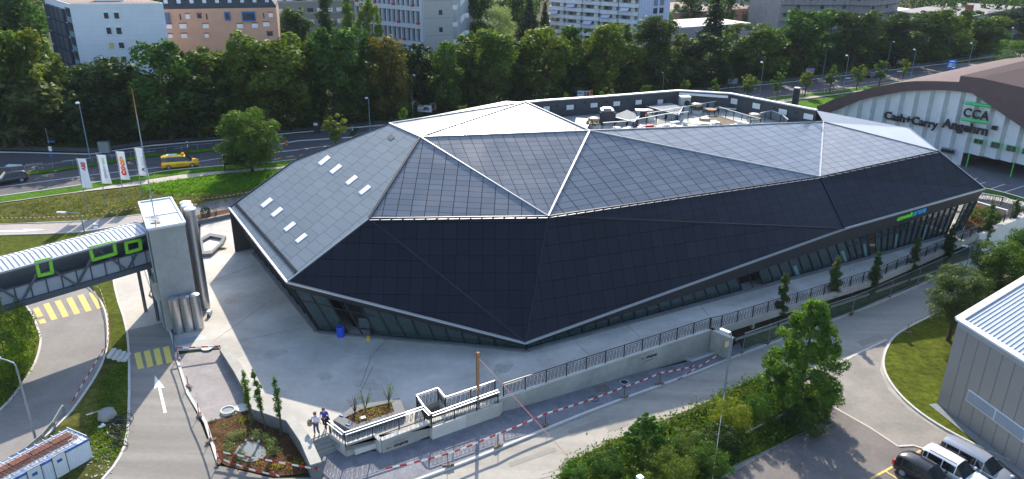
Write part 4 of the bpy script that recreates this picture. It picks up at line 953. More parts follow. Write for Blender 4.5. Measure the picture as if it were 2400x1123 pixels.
# mast with guy wires on the tower roof
p=at(362,505,HT); MT=thing('antenna_mast','slender striped mast with guy wires standing on the tower roof','mast',tuple(p)); hm=top_of(p,309,208)
sp=at(355,455,HT); tipx=top_of(p,309,208)
tip=CO+ray(309,208)*(p.y/ray(309,208).y); 
knot=p.lerp(tip,.175)
m=MB(); m.tube([p,p.lerp(tip,.80)],.045,6); m.build('pole',galv,MT,world=True)
m=MB(); m.tube([p.lerp(tip,.80),tip],[.04,.02],6); m.build('tip_section',M('rust_pole',srgb(176,122,84),.6),MT,world=True)
m=MB(); kn=knot
for q in (at(418,512,HT),at(350,512,HT),at(345,490,HT)): m.tube([kn,q],.012,4)
m.build('guy_wires',galv,MT,world=True)
m=MB(); q=at(367,533,HT); m.bar(q+Vector((-.05,0,-.3)),q+Vector((-.1,.2,.5)),.1); m.build('bracket',M('yellow_paint',srgb(206,150,40),.5),MT,world=True)
# footbridge
BR=thing('footbridge','covered steel footbridge with white ribbed roof and lime green window frames','bridge',(-36,52,3.5))
aF=at(350,541,8.03)
f0=at(0,634,8.03); dirB=(f0-aF); dirB.z=0; dirB.normalize(); nB=Vector((-dirB.y,dirB.x,0)); nB=nB if nB.y>0 else -nB
Wd=(at(338,515,8.03)-aF).dot(nB); Wd=max(2.2,min(3.2,Wd)); Lb=30.0
def bp(s,t,z): return aF+dirB*s+nB*t+Vector((0,0,31-(31-z)*1.021-8.03))
# roof: standing rib sheet
m=MB(); m.add([bp(0,-.15,8.45),bp(Lb,-.15,8.45),bp(Lb,Wd/2,8.75),bp(0,Wd/2,8.75),bp(Lb,Wd+.15,8.45),bp(0,Wd+.15,8.45)],[(0,1,2,3),(3,2,4,5)])
rfw=M('roof_ribbed_white',srgb(206,210,216),.4,.1,var=.05)
m.build('roof',rfw,BR,world=True)
m=MB(); k=0.0
while k<Lb: m.bar(bp(k,-.15,8.47),bp(k,Wd/2,8.77),.05,.05); m.bar(bp(k,Wd/2,8.77),bp(k,Wd+.15,8.47),.05,.05); k+=.36
m.build('roof_ribs',M('roof_rib',srgb(128,136,146),.5,.1),BR,world=True)
m=MB(); m.bar(bp(0,-.25,8.42),bp(Lb,-.25,8.42),.2,.14); m.build('roof_gutter',galv,BR,world=True)
bdk=M('bridge_steel',srgb(72,80,90),.5,.3,var=.06)
bot=5.65
for t,nm in ((0,'truss_front'),(Wd,'truss_back')):
    m=MB(); m.bar(bp(0,t,8.28),bp(Lb,t,8.28),.22,.24); m.bar(bp(0,t,bot),bp(Lb,t,bot),.28,.42)
    s=.3; n=0
    while s+2.4<Lb: m.bar(bp(s,t,8.2),bp(s+1.9,t,bot+.1),.12,.14) if n%2==0 else m.bar(bp(s,t,bot+.1),bp(s+1.9,t,8.2),.12,.14); s+=1.9; n+=1
    m.build(nm,bdk,BR,world=True)
m=MB(); m.poly([bp(0,.1,bot),bp(Lb,.1,bot),bp(Lb,Wd-.1,bot),bp(0,Wd-.1,bot)]); m.build('deck',conc_dark,BR,world=True)
m=MB(); k=0.6
while k<Lb: m.bar(bp(k,.08,bot+.2),bp(k,.08,bot+1.3),.06,.06); k+=1.05
m.bar(bp(0,.08,bot+1.3),bp(Lb,.08,bot+1.3),.05,.06); m.build('parapet_posts',bdk,BR,world=True)
m=MB(); m.add([bp(0,.16,bot+.2),bp(Lb,.16,bot+.2),bp(Lb,.16,bot+1.2),bp(0,.16,bot+1.2)],[(0,1,2,3)]); m.build('parapet_glass',M('parapet_grey',srgb(138,146,156),.3,0,.6),BR,world=True)
m=MB(); m.add([bp(0,Wd-.12,bot+.2),bp(Lb,Wd-.12,bot+.2),bp(Lb,Wd-.12,bot+1.45),bp(0,Wd-.12,bot+1.45)],[(0,1,2,3)]); m.build('back_parapet',M('parapet_dark',srgb(88,96,106),.5),BR,world=True)
# lime frames (measured on the truss plane)
plb=(nB,nB.dot(bp(0,-.12,0)))
for (x0,y0,x1,y1,x2,y2,x3,y3) in ((84,614,117,606,122,639,92,646),(210,581,266,567,271,594,218,609),(294,569,327,562,330,583,298,592)):
    q=[onpl(*c,plb) for c in ((x0,y0),(x1,y1),(x2,y2),(x3,y3))]; m=MB()
    for a,b in zip(q,q[1:]+q[:1]): m.bar(a,b,.22,.16,up=tuple(nB))
    for a in q: m.box(a,(.2,.15,.2),math.atan2(dirB.y,dirB.x))
    m.build('window_frame',limem,BR,world=True)
for x0,y0,x1,y1 in ((60,622,84,615),(184,587,211,578),(268,566,292,560)):
    a=onpl(x0,y0,(nB,plb[1]+Wd*.9)); b=onpl(x1,y1,(nB,plb[1]+Wd*.9)); m=MB(); m.bar(a,b,.2,.2); m.build('frame_strip',limem,BR,world=True)
# end support post
m=MB(); q=bp(.5,0.2,0); m.bar((q.x,q.y,0),(q.x,q.y,5.0),.2); q=bp(.5,Wd-.2,0); m.bar((q.x,q.y,0),(q.x,q.y,7.3),.2); m.build('support_post',bdk,BR,world=True)
m=MB(); m.add([bp(0,.1,bot+.2),bp(.02,Wd,bot+.2),bp(.02,Wd,8.3),bp(0,.1,8.3)],[(0,1,2,3)]); m.build('tower_opening',darkmetal,BR,world=True)
# ================================================================ FLAGS
white_f=M('flag_cloth',srgb(232,232,236),.8,var=.03)
FL=[]
def flag(label,base,top,fl_len,fw,kind):
    b=G(*base); h=top_of(b,*top); r=thing('banner_flag',label,'flag',tuple(b),group='flags on the grass slope')
    MB().tube([(0,0,0),(0,0,h+.05)],[.06,.04],8).build('pole',galv,r,world='keep')
    m=MB(); nx,nz=6,14; L_=fl_len; vs=[]
    for i in range(nz+1):
        for j in range(nx+1):
            u,v=j/nx,i/nz; vs.append((.06+fw*u+.14*v*u,(.10*math.sin(3*u+4*v)-.12*u*v),h-.1-L_*v-.05*u))
    fs=[(i*(nx+1)+j,i*(nx+1)+j+1,(i+1)*(nx+1)+j+1,(i+1)*(nx+1)+j) for i in range(nz) for j in range(nx)]
    m.add(vs,fs).build('banner',white_f,r,world='keep',smooth=True)
    MB().bar((0,0,h-.08),(fw+.06,0,h-.1),.05).build('crossbar',whitemetal,r,world='keep')
    def pos(u,v,o=.03):
        return Vector((.06+fw*u+.14*v*u,(.10*math.sin(3*u+4*v)-.12*u*v)-o,h-.1-L_*v-.05*u))
    def vtext(s,u0,u1,v0,v1,mat,up=True,bold=.01):
        # text runs upwards along the pole when up=True ; squeezed into u0..u1 x v0..v1, bent with the cloth
        v_,f_=text_geo(s,1,.0,bold); a=np.array(v_); mn=a.min(0); mx=a.max(0); m=MB(); out=[]
        for p in a:
            tx=(p[0]-mn[0])/(mx[0]-mn[0]); ty=(p[1]-mn[1])/(mx[1]-mn[1])
            if up: v=v1-(v1-v0)*tx; u=u0+(u1-u0)*(1-ty)
            else: v=v0+(v1-v0)*tx; u=u1-(u1-u0)*(1-ty)*1; 
            out.append(pos(u,v))
        m.add(out,f_); m.build('lettering',mat,r,world='keep')
    if kind=='abb': vtext('ABB',.25,.78,.10,.40,M('abb_red',srgb(206,30,44),.6),bold=.04); vtext('power and productivity',.30,.42,.45,.88,M('flag_grey',srgb(170,170,180),.6),bold=0)
    if kind=='erd': vtext('erdgas',.35,.72,.10,.46,M('flag_green',srgb(126,180,60),.6)); vtext('zürich',.35,.72,.47,.80,M('flag_blue',srgb(70,110,180),.6))
    if kind=='coop':
        cc=[srgb(214,58,40),srgb(220,76,40),srgb(226,120,44),srgb(232,150,50)]
        for k,(c_,v0,v1) in enumerate((('c',.66,.84),('o',.50,.66),('o',.34,.50),('p',.16,.36))): vtext(c_,.2,.82,v0,v1,M('coop_%d'%k,cc[k],.6),bold=.06)
    if kind=='zkb':
        vtext('Zürcher',.52,.66,.30,.62,M('flag_slate',srgb(110,120,150),.6),bold=0); vtext('Kantonalbank',.72,.88,.14,.62,M('flag_slate'),bold=0)
        m=MB(); 
        for k in range(10):
            a0=-1+2*k/10; a1=-1+2*(k+1)/10; m.poly([pos(.35+.35*abs(a0),.76+.07*a0,.035),pos(.35+.35*abs(a1),.76+.07*a1,.035),pos(.6+.25*abs(a1),.76+.07*a1,.035),pos(.6+.25*abs(a0),.76+.07*a0,.035)])
        m.build('emblem',M('flag_navy',srgb(30,70,140),.6),r,world='keep')
flag('white banner flag with red ABB letters, leftmost on the slope',(205,495),(178,371),3.35,1.0,'abb')
flag('white banner flag with green and blue gas company lettering',(250,483),(223,362),3.35,1.0,'erd')
flag('white banner flag with big orange coop letters',(293,472),(268,354),3.35,.95,'coop')
flag('white banner flag with small blue bank emblem, nearest the mast',(335,460),(315,346),3.35,1.0,'zkb')
# ================================================================ STREET LAMPS
def lamp(label,base,top,arm=(0.6,0),head=.75,hmat=None,group='street lamps along the main road',flat=False,rad=.07,bz=None,pm=None):
    b=G(*base) if bz is None else at(*base,bz); h=top_of(b,*top); r=thing('street_lamp',label,'street lamp',tuple(b),group=group)
    MB().tube([(0,0,0),(0,0,h*.5),(0,0,h-.25)],[rad*1.2,rad,rad*.7],8).build('pole',pm or lampgreen,r,world='keep')
    ax,ay=arm; L_=math.hypot(ax,ay); ux,uy=(ax/L_,ay/L_) if L_ else (1,0)
    pts=[(0,0,h-.25),(ux*.08,uy*.08,h-.05),(ax*.5,ay*.5,h+.04),(ax,ay,h+.05)]
    MB().tube(pts,rad*.6,6).build('arm',pm or lampgreen,r,world='keep')
    if flat: MB().box((ax+ux*head/2,ay+uy*head/2,h+.03),(head,.26,.12),math.atan2(uy,ux)).build('lamp_head',hmat or whitemetal,r,world='keep')
    else: MB().lathe([(.05,-.12),(.26,-.10),(.28,0),(.2,.12),(0,.17)],12,(ax,ay,h+.03)).build('lamp_head',hmat or whitemetal,r,world='keep')
nearl=[((213,378),(186,243)),((868,306),(863,231)),((1262,245),(1262,198)),((1552,222),(1553,171)),((1779,232),(1788,147)),((1972,235),(1982,131)),((2133,188),(2144,117)),((2266,168),(2280,102))]
ordn=['first','second','third','fourth','fifth','sixth','seventh','eighth','ninth','tenth','eleventh','twelfth','thirteenth']
for i,(b,t_) in enumerate(nearl):
    lamp('tall lamp on the near side of the main road, %s from the left'%ordn[i],b,t_,arm=(-.35,.25))
farl=[((603,300),(590,196)),((968,278),(966,176)),((1290,232),(1292,156)),((1544,214),(1551,139)),((1757,186),(1769,122)),((1927,184),(1940,109)),((2076,167),(2092,98)),((2216,148),(2230,87))]
for i,(b,t_) in enumerate(farl):
    lamp('thin lamp on the far side of the main road, %s from the left'%ordn[i],b,t_,arm=(.45,-.3),rad=.055)
lamp('tall street lamp at the junction on the far right edge',(2364,120),(2377,66),arm=(-.3,.2))
lamp('low path lamp with long flat head beside the terrace flue',(1820,238),(1826,203),arm=(.5,.1),head=1.3,flat=True,rad=.05)
lamp('low path lamp with glowing flat head between young roadside trees, left one',(1974,214),(1978,184),arm=(.3,.1),head=1.3,flat=True,rad=.05)
lamp('low path lamp with flat head between young roadside trees, right one',(2094,196),(2098,168),arm=(.4,.1),head=1.3,flat=True,rad=.05)
lamp('curved street lamp with long white head beside the footbridge roof',(198,545),(190,500),arm=(-1.6,.1),head=1.0,flat=True,rad=.06)
lamp('street lamp with curved arm reaching out of the picture, left of the container',(85,1034),(38,850),arm=(-1.2,.4),head=.7,flat=True,rad=.07,pm=galv)
lamp('tall street lamp with flat white head beside the loading bay',(1690,975),(1712,783),arm=(-.12,.12),head=.75,flat=True,rad=.08,pm=galv)
lamp('short street lamp with flat head at the far end of the car park deck',(2262,637),(2279,580),arm=(-.3,.15),head=.6,flat=True,rad=.06,pm=galv)
lamp('lamp with slanted white head in front of the arched hall letters',(2135,350),(2140,293),arm=(.3,.2),head=.9,flat=True,rad=.05,bz=-2.5)
# ================================================================ VEHICLES
paint_mats={}
def car(name,label,cat,loc,rz,L_,W_,Hh,col,kind='hatch',extra=None,rough=.25):
    """+x is forward"""
    r=thing(name,label,cat,loc,rz)
    pm=M('paint_%s'%name+str(round(col[0]*1000)),col,rough,.15,.5,var=.02,coat=.45)
    # stations: x fraction (0 rear .. 1 front), belt z, roof z (=belt where no cabin), half-width
    if kind=='mpv': ST=[(0,.55,.55,.90),(.02,.93,.97,.95),(.06,.95,.1,.97),(.10,.95,1.0,.98),(.30,.94,1.0,1),(.55,.92,.99,1),(.66,.90,.93,1),(.82,.84,.84,.98),(.93,.74,.74,.93),(.985,.60,.60,.82),(1,.42,.42,.74)]
    elif kind=='wagon': ST=[(0,.55,.55,.90),(.02,.88,.92,.94),(.05,.9,.97,.97),(.12,.92,1.0,.98),(.35,.92,1.0,1),(.55,.90,.97,1),(.70,.86,.86,1),(.80,.84,.84,.98),(.93,.76,.76,.93),(.985,.6,.6,.82),(1,.42,.42,.74)]
    else: ST=[(0,.5,.5,.88),(.02,.80,.84,.93),(.05,.85,.90,.95),(.14,.90,.99,.98),(.35,.92,1.0,1),(.55,.90,.98,1),(.71,.86,.86,1),(.82,.82,.82,.98),(.93,.74,.74,.93),(.985,.6,.6,.82),(1,.42,.42,.74)]
    ST=[s for s in ST if not(s[0]==.06)]
    hb=Hh*.60  # belt height scale
    body=MB(); glass=MB(); n=len(ST); rings=[]
    for (fx,bz,rz_,hw) in ST:
        x=(fx-.5)*L_; w2=W_/2*hw; zb=.2+.0; zbelt=hb*bz; cab=rz_>bz+.02
        top=Hh*rz_ if cab else zbelt; wt=w2*.75 if cab else w2*.82
        ring=[(x,w2*.86,zb),(x,w2,zb+.22),(x,w2*1.0,zbelt*.78),(x,w2*.93,zbelt),(x,wt,top-(.13 if cab else .02)),(x,wt*.80,top-(.02 if cab else 0)),(x,0,top+.03)]
        rings.append((ring,cab))
    vs=[]
    for ring,_ in rings: vs+= ring+[(p[0],-p[1],p[2]) for p in ring[-2::-1]]
    k=13; bf=[]; gf=[]
    for i in range(n-1):
        ca,cb=rings[i][1],rings[i+1][1]
        for j in range(k-1):
            q=(i*k+j,(i+1)*k+j,(i+1)*k+j+1,i*k+j+1)
            side=j in (3,8); topf=j in (4,5,6,7)
            if (side and (ca or cb)) : gf.append(q)
            elif topf and (ca!=cb): gf.append(q)
            else: bf.append(q)
    bf.append(tuple(range(k))); bf.append(tuple((n-1)*k+j for j in range(k))[::-1]); bf+= [(i*k,i*k+k-1,(i+1)*k+k-1,(i+1)*k) for i in range(n-1)]
    body.add(vs,bf); o=body.build('body',pm,r,world='keep',smooth=True)
    md=o.modifiers.new('b','EDGE_SPLIT'); md.split_angle=R(38)
    g2=MB(); g2.add(vs,gf); o=g2.build('windows',M('car_glass',(.012,.015,.017),.08,0,.5,var=.1),r,world='keep')
    # pillars
    cabs=[i for i in range(n) if rings[i][1]]
    for i in cabs[1:]:
        for s in (1,-1):
            a=rings[i][0][3]; b=rings[i][0][4]; m=MB(); m.bar((a[0],s*(a[1]+.005),a[2]),(b[0],s*(b[1]+.005),b[2]),.06,.03); m.build('pillar',pm if (col[0]>.1 and name!='taxi_van') else darkmetal,r,world='keep')
    wr=.315
    for sx in (-.31,.32):
        for sy in (1,-1):
            y=sy*(W_/2-.10); wl=MB(); wl.tube([(sx*L_,y-.11,wr),(sx*L_,y+.11,wr)],wr,20); wt=wl.build('wheel',M('tyre',(.02,.02,.02),.8),r,world='keep')
            rm=MB(); yy=sy*(W_/2+.015); rm.tube([(sx*L_,yy-sy*.02,wr),(sx*L_,yy,wr)],.2,16); rm.build('rim',galv,wt,world='keep')
    for sy in (1,-1):
        MB().box((L_*.468,sy*W_*.33,hb*.66),(.14,.26,.11),sy*-.45).build('headlight',M('headlight',srgb(225,230,235),.1,0,.8,coat=1),r,world='keep')
        MB().box((-L_*.493,sy*W_*.42,hb*.86),(.14,.16,.36)).build('tail_light',M('tail_light',srgb(190,24,24),.2,coat=1),r,world='keep')
        MB().box((L_*.17,sy*(W_/2+.09),hb*.96),(.14,.2,.13)).build('mirror',pm,r,world='keep')
    MB().box((L_*.497,0,.42),(.05,W_*.55,.18)).build('grille',blackm,r,world='keep')
    MB().box((L_*.505,0,.36),(.02,.5,.11)).build('number_plate',whitemetal,r,world='keep')
    if extra=='rails':
        for s in (1,-1): MB().bar((-L_*.38,s*W_*.33,Hh+.04),(L_*.04,s*W_*.33,Hh+.02),.04).build('roof_rail',darkmetal,r,world='keep')
    if extra=='taxi':
        MB().box((L_*.10,0,Hh+.1),(.3,.8,.18)).build('roof_sign',M('orange_sign',srgb(240,130,30),.4),r,world='keep'); MB().box((-L_*.2,0,Hh+.025),(1.3,.9,.03)).build('roof_panel',whitemetal,r,world='keep')
        for s in (1,-1): text_mb('TAXI',.3,(-.1*L_ if s<0 else .12*L_,s*(W_/2+.012),.55),(s*-1,0,0),(0,0,1),ext=.004,width=1.0,height=.18).build('door_lettering',M('dark_red',srgb(110,40,30),.5),r,world='keep')
    return r
pt=G(424,391); a1=G(390,392)-G(460,386); car('taxi_van','yellow taxi van with orange roof sign driving on the main road','van',tuple(pt),math.atan2(-a1.y,-a1.x),4.75,1.85,1.75,srgb(236,184,20),'mpv','taxi')
pt=G(22,428); car('hatchback','dark grey hatchback driving out at the left edge','car',tuple(pt),math.atan2(-(G(60,420)-G(0,430)).y,-(G(60,420)-G(0,430)).x),4.2,1.78,1.45,srgb(44,47,54),'hatch')
pt=G(2045,181); car('sedan','black car on the main road between the young trees at the right','car',tuple(pt),math.atan2(.45,.9),4.4,1.8,1.4,srgb(28,30,36),'hatch')
for nm,lab,b0_,rzd,L_,Hh,col,kd,ex in (('hatchback','black hatchback parked nearest the yellow bay lines',(2170,1130),0,3.9,1.40,srgb(34,34,40),'hatch',None),('station_wagon','white station wagon with roof rails parked between black and silver cars',(2236,1119),0,4.3,1.40,srgb(226,228,232),'wagon','rails'),('minivan','silver compact minivan parked furthest right in the row',(2282,1101),0,4.35,1.46,srgb(150,156,166),'mpv',None)):
    ca=G(2200,1040); cb=G(2322,1105); dd_=(cb-ca)
    car(nm,lab,'car',tuple(G(*b0_)),math.atan2(dd_.y,dd_.x),L_,1.72,Hh,col,kd,ex)
# vans in the far distance near the junction
pt=G(2254,131); car('hatchback','small dark car half hidden under the trees by the junction','car',tuple(pt),.3,4.2,1.8,1.45,srgb(50,30,34),'hatch')
# ================================================================ PEOPLE
skin=M('skin',srgb(205,150,122),.6,var=.05)
def skinfig(name,pts,edges,rad,mat,parent,sub=1,root=0):
    me=bpy.data.meshes.new(name); me.from_pydata(pts,edges,[]); me.materials.append(mat)
    o=bpy.data.objects.new(name,me); sc.collection.objects.link(o); o.parent=parent
    sk=o.modifiers.new('skin','SKIN'); sk.use_smooth_shade=True
    if not me.skin_vertices: return o
    for i,r_ in enumerate(rad):
        me.skin_vertices[0].data[i].radius=(r_ if isinstance(r_,tuple) else (r_,r_))
    me.skin_vertices[0].data[root].use_root=True
    ss=o.modifiers.new('sub','SUBSURF'); ss.levels=sub; ss.render_levels=sub
    return o
def person(label,loc,rz,shirt,trou,hair,pose):
    r=thing('person',label,'person',loc,rz); J=pose
    names=['pelvis','chest','neck','head','top','shL','elL','haL','shR','elR','haR','hipL','knL','anL','toL','hipR','knR','anR','toR']
    pts=[J[n] for n in names]; ix={n:i for i,n in enumerate(names)}
    E2=[('pelvis','chest'),('chest','neck'),('neck','head'),('head','top'),('chest','shL'),('shL','elL'),('elL','haL'),('chest','shR'),('shR','elR'),('elR','haR'),('pelvis','hipL'),('hipL','knL'),('knL','anL'),('anL','toL'),('pelvis','hipR'),('hipR','knR'),('knR','anR'),('anR','toR')]
    rad=dict(pelvis=(.14,.10),chest=(.16,.10),neck=.055,head=(.085,.1),top=(.06,.07),shL=.06,elL=.042,haL=.03,shR=.06,elR=.042,haR=.03,hipL=.085,knL=.055,anL=.035,toL=.03,hipR=.085,knR=.055,anR=.035,toR=.03)
    skinfig('body',pts,[(ix[a],ix[b]) for a,b in E2],[rad[n] for n in names],skin,r,1)
    V=lambda n:Vector(J[n])
    s=[V('pelvis')+Vector((0,0,.02)),V('chest'),V('neck')+Vector((0,0,-.05)),V('shL'),V('shL').lerp(V('elL'),.75),V('shR'),V('shR').lerp(V('elR'),.75)]
    skinfig('shirt',[tuple(p) for p in s],[(0,1),(1,2),(1,3),(3,4),(1,5),(5,6)],[(.165,.125),(.185,.13),(.07,.07),.078,.06,.078,.06],shirt,r,1)
    t_=[V('pelvis'),V('hipL'),V('knL'),V('anL')+Vector((0,0,.03)),V('hipR'),V('knR'),V('anR')+Vector((0,0,.03))]
    skinfig('trousers',[tuple(p) for p in t_],[(0,1),(1,2),(2,3),(0,4),(4,5),(5,6)],[(.17,.13),.10,.072,.062,.10,.072,.062],trou,r,1)
    for k in ('L','R'):
        a,b=V('an'+k),V('to'+k); skinfig('shoe',[tuple(a+Vector((0,0,-.04))),tuple(b)],[(0,1)],[.05,.045],darkmetal,r,1)
        # five fingers
        h_=V('ha'+k); e=(h_-V('el'+k)).normalized(); sd=e.cross(Vector((0,0,1))); sd=sd.normalized() if sd.length>.1 else Vector((1,0,0)); up_=sd.cross(e)
        m=MB(); 
        for q,ln in ((-1.5,.065),(-.5,.08),(.5,.085),(1.5,.075)): p=h_+e*.05+sd*(q*.019); m.tube([p,p+e*ln*.55-up_*.01,p+e*ln-up_*.03],[.009,.009,.007],6)
        p=h_+sd*.03; m.tube([p,p+sd*.03+e*.04,p+sd*.035+e*.075],[.011,.01,.008],6); m.build('hand_fingers',skin,r,world='keep')
    hd=V('head').lerp(V('top'),.5); MB().lathe([(.108,-.04),(.115,.03),(.095,.09),(.05,.125),(0,.135)],14,tuple(hd+Vector((0,.022,.03)))).build('hair',hair,r,world='keep',smooth=True)
    m=MB(); f_=hd+Vector((0,-.105,-.03)); m.tube([f_+Vector((0,.01,.03)),f_+Vector((0,-.025,-.015))],[.01,.016],6); m.build('nose',skin,r,world='keep')
    m=MB(); [m.box(f_+Vector((sx*.033,.012,.03)),(.022,.012,.012)) for sx in (-1,1)]; m.build('eyes',blackm,r,world='keep')
    MB().box(f_+Vector((0,.01,-.05)),(.045,.012,.008)).build('mouth',M('lips',srgb(150,80,76),.6),r,world='keep')
    m=MB(); [m.box(hd+Vector((sx*.10,0,-.02)),(.02,.035,.06)) for sx in (-1,1)]; m.build('ears',skin,r,world='keep')
    return r
pose1=dict(pelvis=(0,0,.93),chest=(0,.02,1.28),neck=(0,0,1.46),head=(0,-.03,1.57),top=(0,-.04,1.69),shL=(.19,0,1.38),elL=(.30,-.06,1.13),haL=(.42,-.26,1.16),shR=(-.19,0,1.38),elR=(-.30,.03,1.14),haR=(-.30,-.16,.98),hipL=(.09,0,.88),knL=(.13,-.10,.48),anL=(.17,.0,.09),toL=(.18,-.17,.05),hipR=(-.09,0,.88),knR=(-.12,-.06,.48),anR=(-.10,-.08,.09),toR=(-.11,-.26,.05))
pose2=dict(pelvis=(0,0,.94),chest=(0,.02,1.30),neck=(0,0,1.48),head=(0,-.05,1.58),top=(0,-.09,1.69),shL=(.19,0,1.40),elL=(.29,.0,1.14),haL=(.14,-.24,1.10),shR=(-.19,0,1.40),elR=(-.28,.05,1.13),haR=(-.30,.02,.88),hipL=(.09,0,.89),knL=(.10,-.14,.50),anL=(.08,-.10,.09),toL=(.09,-.28,.05),hipR=(-.09,0,.89),knR=(-.10,.02,.48),anR=(-.08,.26,.18),toR=(-.08,.12,.06))
p=at(743,1019); P1=person('person in pale shirt and grey trousers holding a brown and white bundle',(p.x,p.y,0),R(-8),M('shirt_pale',srgb(206,208,226),.8,var=.03),M('trousers_slate',srgb(70,78,98),.8,var=.08),M('hair_brown',srgb(120,84,54),.8),pose1)
r=thing('jacket','brown and white bundled jacket held by the person in the pale shirt','jacket',(p.x-.36,p.y-.1,.78)); leafball(r,.15,.15,.5,'cloth',M('jacket_cloth',srgb(110,84,62),.9,col2=srgb(200,190,176),scale=5),260,.12,zc=.22,seed=3)
p=at(763,1008); P2=person('person in royal blue shirt and dark trousers carrying a dark jacket, behind the other walker',(p.x,p.y,0),R(-3),M('shirt_blue',srgb(34,64,156),.8,var=.05),M('trousers_dark',srgb(36,40,50),.8,var=.08),M('hair_brown'),pose2)
r=thing('jacket','dark jacket hanging over the arm of the person in blue','jacket',(p.x+.24,p.y-.14,.62)); leafball(r,.13,.13,.62,'cloth',M('jacket_dark',srgb(32,36,46),.9),240,.14,zc=.22,seed=5)
# ================================================================ ARCHED HALL (right)
ga=G(2262,389); gb=G(2370,413); tu=(gb-ga); tu.z=0; tu.normalize(); tn=Vector((tu.y,-tu.x,0)); tn=tn if tn.dot(CO-ga)>0 else -tn
plC=(tn,tn.dot(ga+tn*.3))
def cu(px,py): p=onpl(px,py,plC); return (p-ga).dot(tu),p.z
HALL=thing('arched_hall','white wholesale hall with folded facade, brown arched roof and black letters','building',tuple(ga))
arcpx=[(1925,278),(1947,262),(1987,246),(2025,231),(2087,219),(2125,212),(2175,209.5),(2225,209.5),(2275,215),(2350,226),(2400,239)]
arc=[cu(*q) for q in arcpx]; toppx=[(1925,248),(1962,230),(2000,219),(2050,204),(2112,192),(2150,189),(2200,189),(2254,191),(2310,199),(2400,218)]
topc=[cu(*q) for q in toppx]
ua=[a[0] for a in arc]; za=[a[1] for a in arc]; ub=[a[0] for a in topc]; zb_=[a[1] for a in topc]
# continue the arch symmetrically beyond the frame
apex=cu(2215,209)[0]; right_end=apex+(apex-ua[0])
def arcz(u): return float(np.interp(u if u<=ua[-1] else u,ua+[right_end*.6+ua[-1]*.4,right_end],za+[za[4],za[0]]))
def topz(u): return float(np.interp(u,ub+[right_end*.6+ub[-1]*.4,right_end],zb_+[zb_[3],zb_[0]]))
u1=cu(2035,300)[0]
step=(cu(2325,235)[0]-cu(2111,222)[0])/6
whC=M('hall_panel_white',srgb(212,216,218),.7,var=.08,scale=.5,blotch=.06); brn=M('hall_brown_metal',srgb(86,68,70),.5,.1,var=.12)
def CP(u,dep,z): p=ga+tu*u+tn*dep; return Vector((p.x,p.y,z))
botz=lambda u:(cu(2262,358)[1] if u>0 else g(70))
bz_=cu(2300,366)[1]
u=ua[0]; k0=int((ua[0]-0)/step)-1
uu_=k0*step
hp_r=M('hall_panel_shaded',srgb(158,164,166),.7,var=.1)  # same white panels, shading of the narrow returns put in as grey
def bot(u): return bz_ if u>-.5 else -2.6
while uu_<right_end:
    a,b=uu_,uu_+step*.78; c=uu_+step
    if a>=ua[0]-.2:
        for (x0,d0,x1,d1,nm_,mt_) in ((a,.0,b,.55,'folded_panel',whC),(b,.55,c,.0,'fold_return',hp_r)):
            mm=MB(); mm.poly([CP(x0,d0,bot(x0+.3)),CP(x1,d1,bot(x0+.3)),CP(x1,d1,arcz(x1)+.3),CP(x0,d0,arcz(x0)+.3)]); mm.build(nm_,mt_,HALL,world=True)
    uu_+=step
m=MB(); m.poly([CP(-14,-.1,-2.6),CP(-.5,-.1,-2.6),CP(-.5,-.1,2),CP(-14,-.1,2)]); m.build('lower_wall',conc_dark,HALL,world=True)
# panel joints
m=MB()
# roof band and barrel
n=40; us=[ua[0]-.8+(right_end-ua[0]+1.6)*k/n for k in range(n+1)]
band=MB(); roof=MB()
for a,b in zip(us[:-1],us[1:]):
    band.poly([CP(a,1.0,arcz(a)-.05),CP(b,1.0,arcz(b)-.05),CP(b,1.0,topz(b)),CP(a,1.0,topz(a))]); band.poly([CP(a,1.0,arcz(a)-.05),CP(b,1.0,arcz(b)-.05),CP(b,-.2,arcz(b)-.05),CP(a,-.2,arcz(a)-.05)][::-1])
    roof.poly([CP(a,1.0,topz(a)),CP(b,1.0,topz(b)),CP(b,-40,topz(b)),CP(a,-40,topz(a))])
band.build('arch_fascia',brn,HALL,world=True); roof.build('barrel_roof',M('hall_roof',srgb(104,88,88),.85,0,spec=.15,var=.06,scale=.4),HALL,world=True)
q0=cu(2254,191); z0=cu(2254,176)[1]; ur=cu(2306,177)[0]
m=MB(); cpts=[(q0[0],z0),(ur,z0+.1),(ur+7,cu(2400,205)[1]),(right_end,z0-3.2),(right_end,topz(right_end)-1),(q0[0],q0[1]-.3)]
for d_ in (1.2,):
    m.poly([CP(x,d_,z) for x,z in cpts][::-1])
m.poly([CP(cpts[0][0],1.2,cpts[0][1]),CP(cpts[0][0],-12,cpts[0][1]),CP(cpts[5][0],-12,cpts[5][1]),CP(cpts[5][0],1.2,cpts[5][1])])
m.build('raised_fascia',brn,HALL,world=True)
m=MB(); m.poly([CP(cpts[0][0],1.2,cpts[0][1]),CP(cpts[1][0],1.2,cpts[1][1]),CP(cpts[1][0],-30,cpts[1][1]+.1),CP(cpts[0][0],-30,cpts[0][1]+.1)]); m.poly([CP(cpts[1][0],1.2,cpts[1][1]),CP(cpts[2][0],1.2,cpts[2][1]),CP(cpts[2][0],-30,cpts[2][1]),CP(cpts[1][0],-30,cpts[1][1])]); m.build('raised_roof',M('hall_roof_b',srgb(64,49,50),.85,0,spec=.15,var=.06),HALL,world=True)
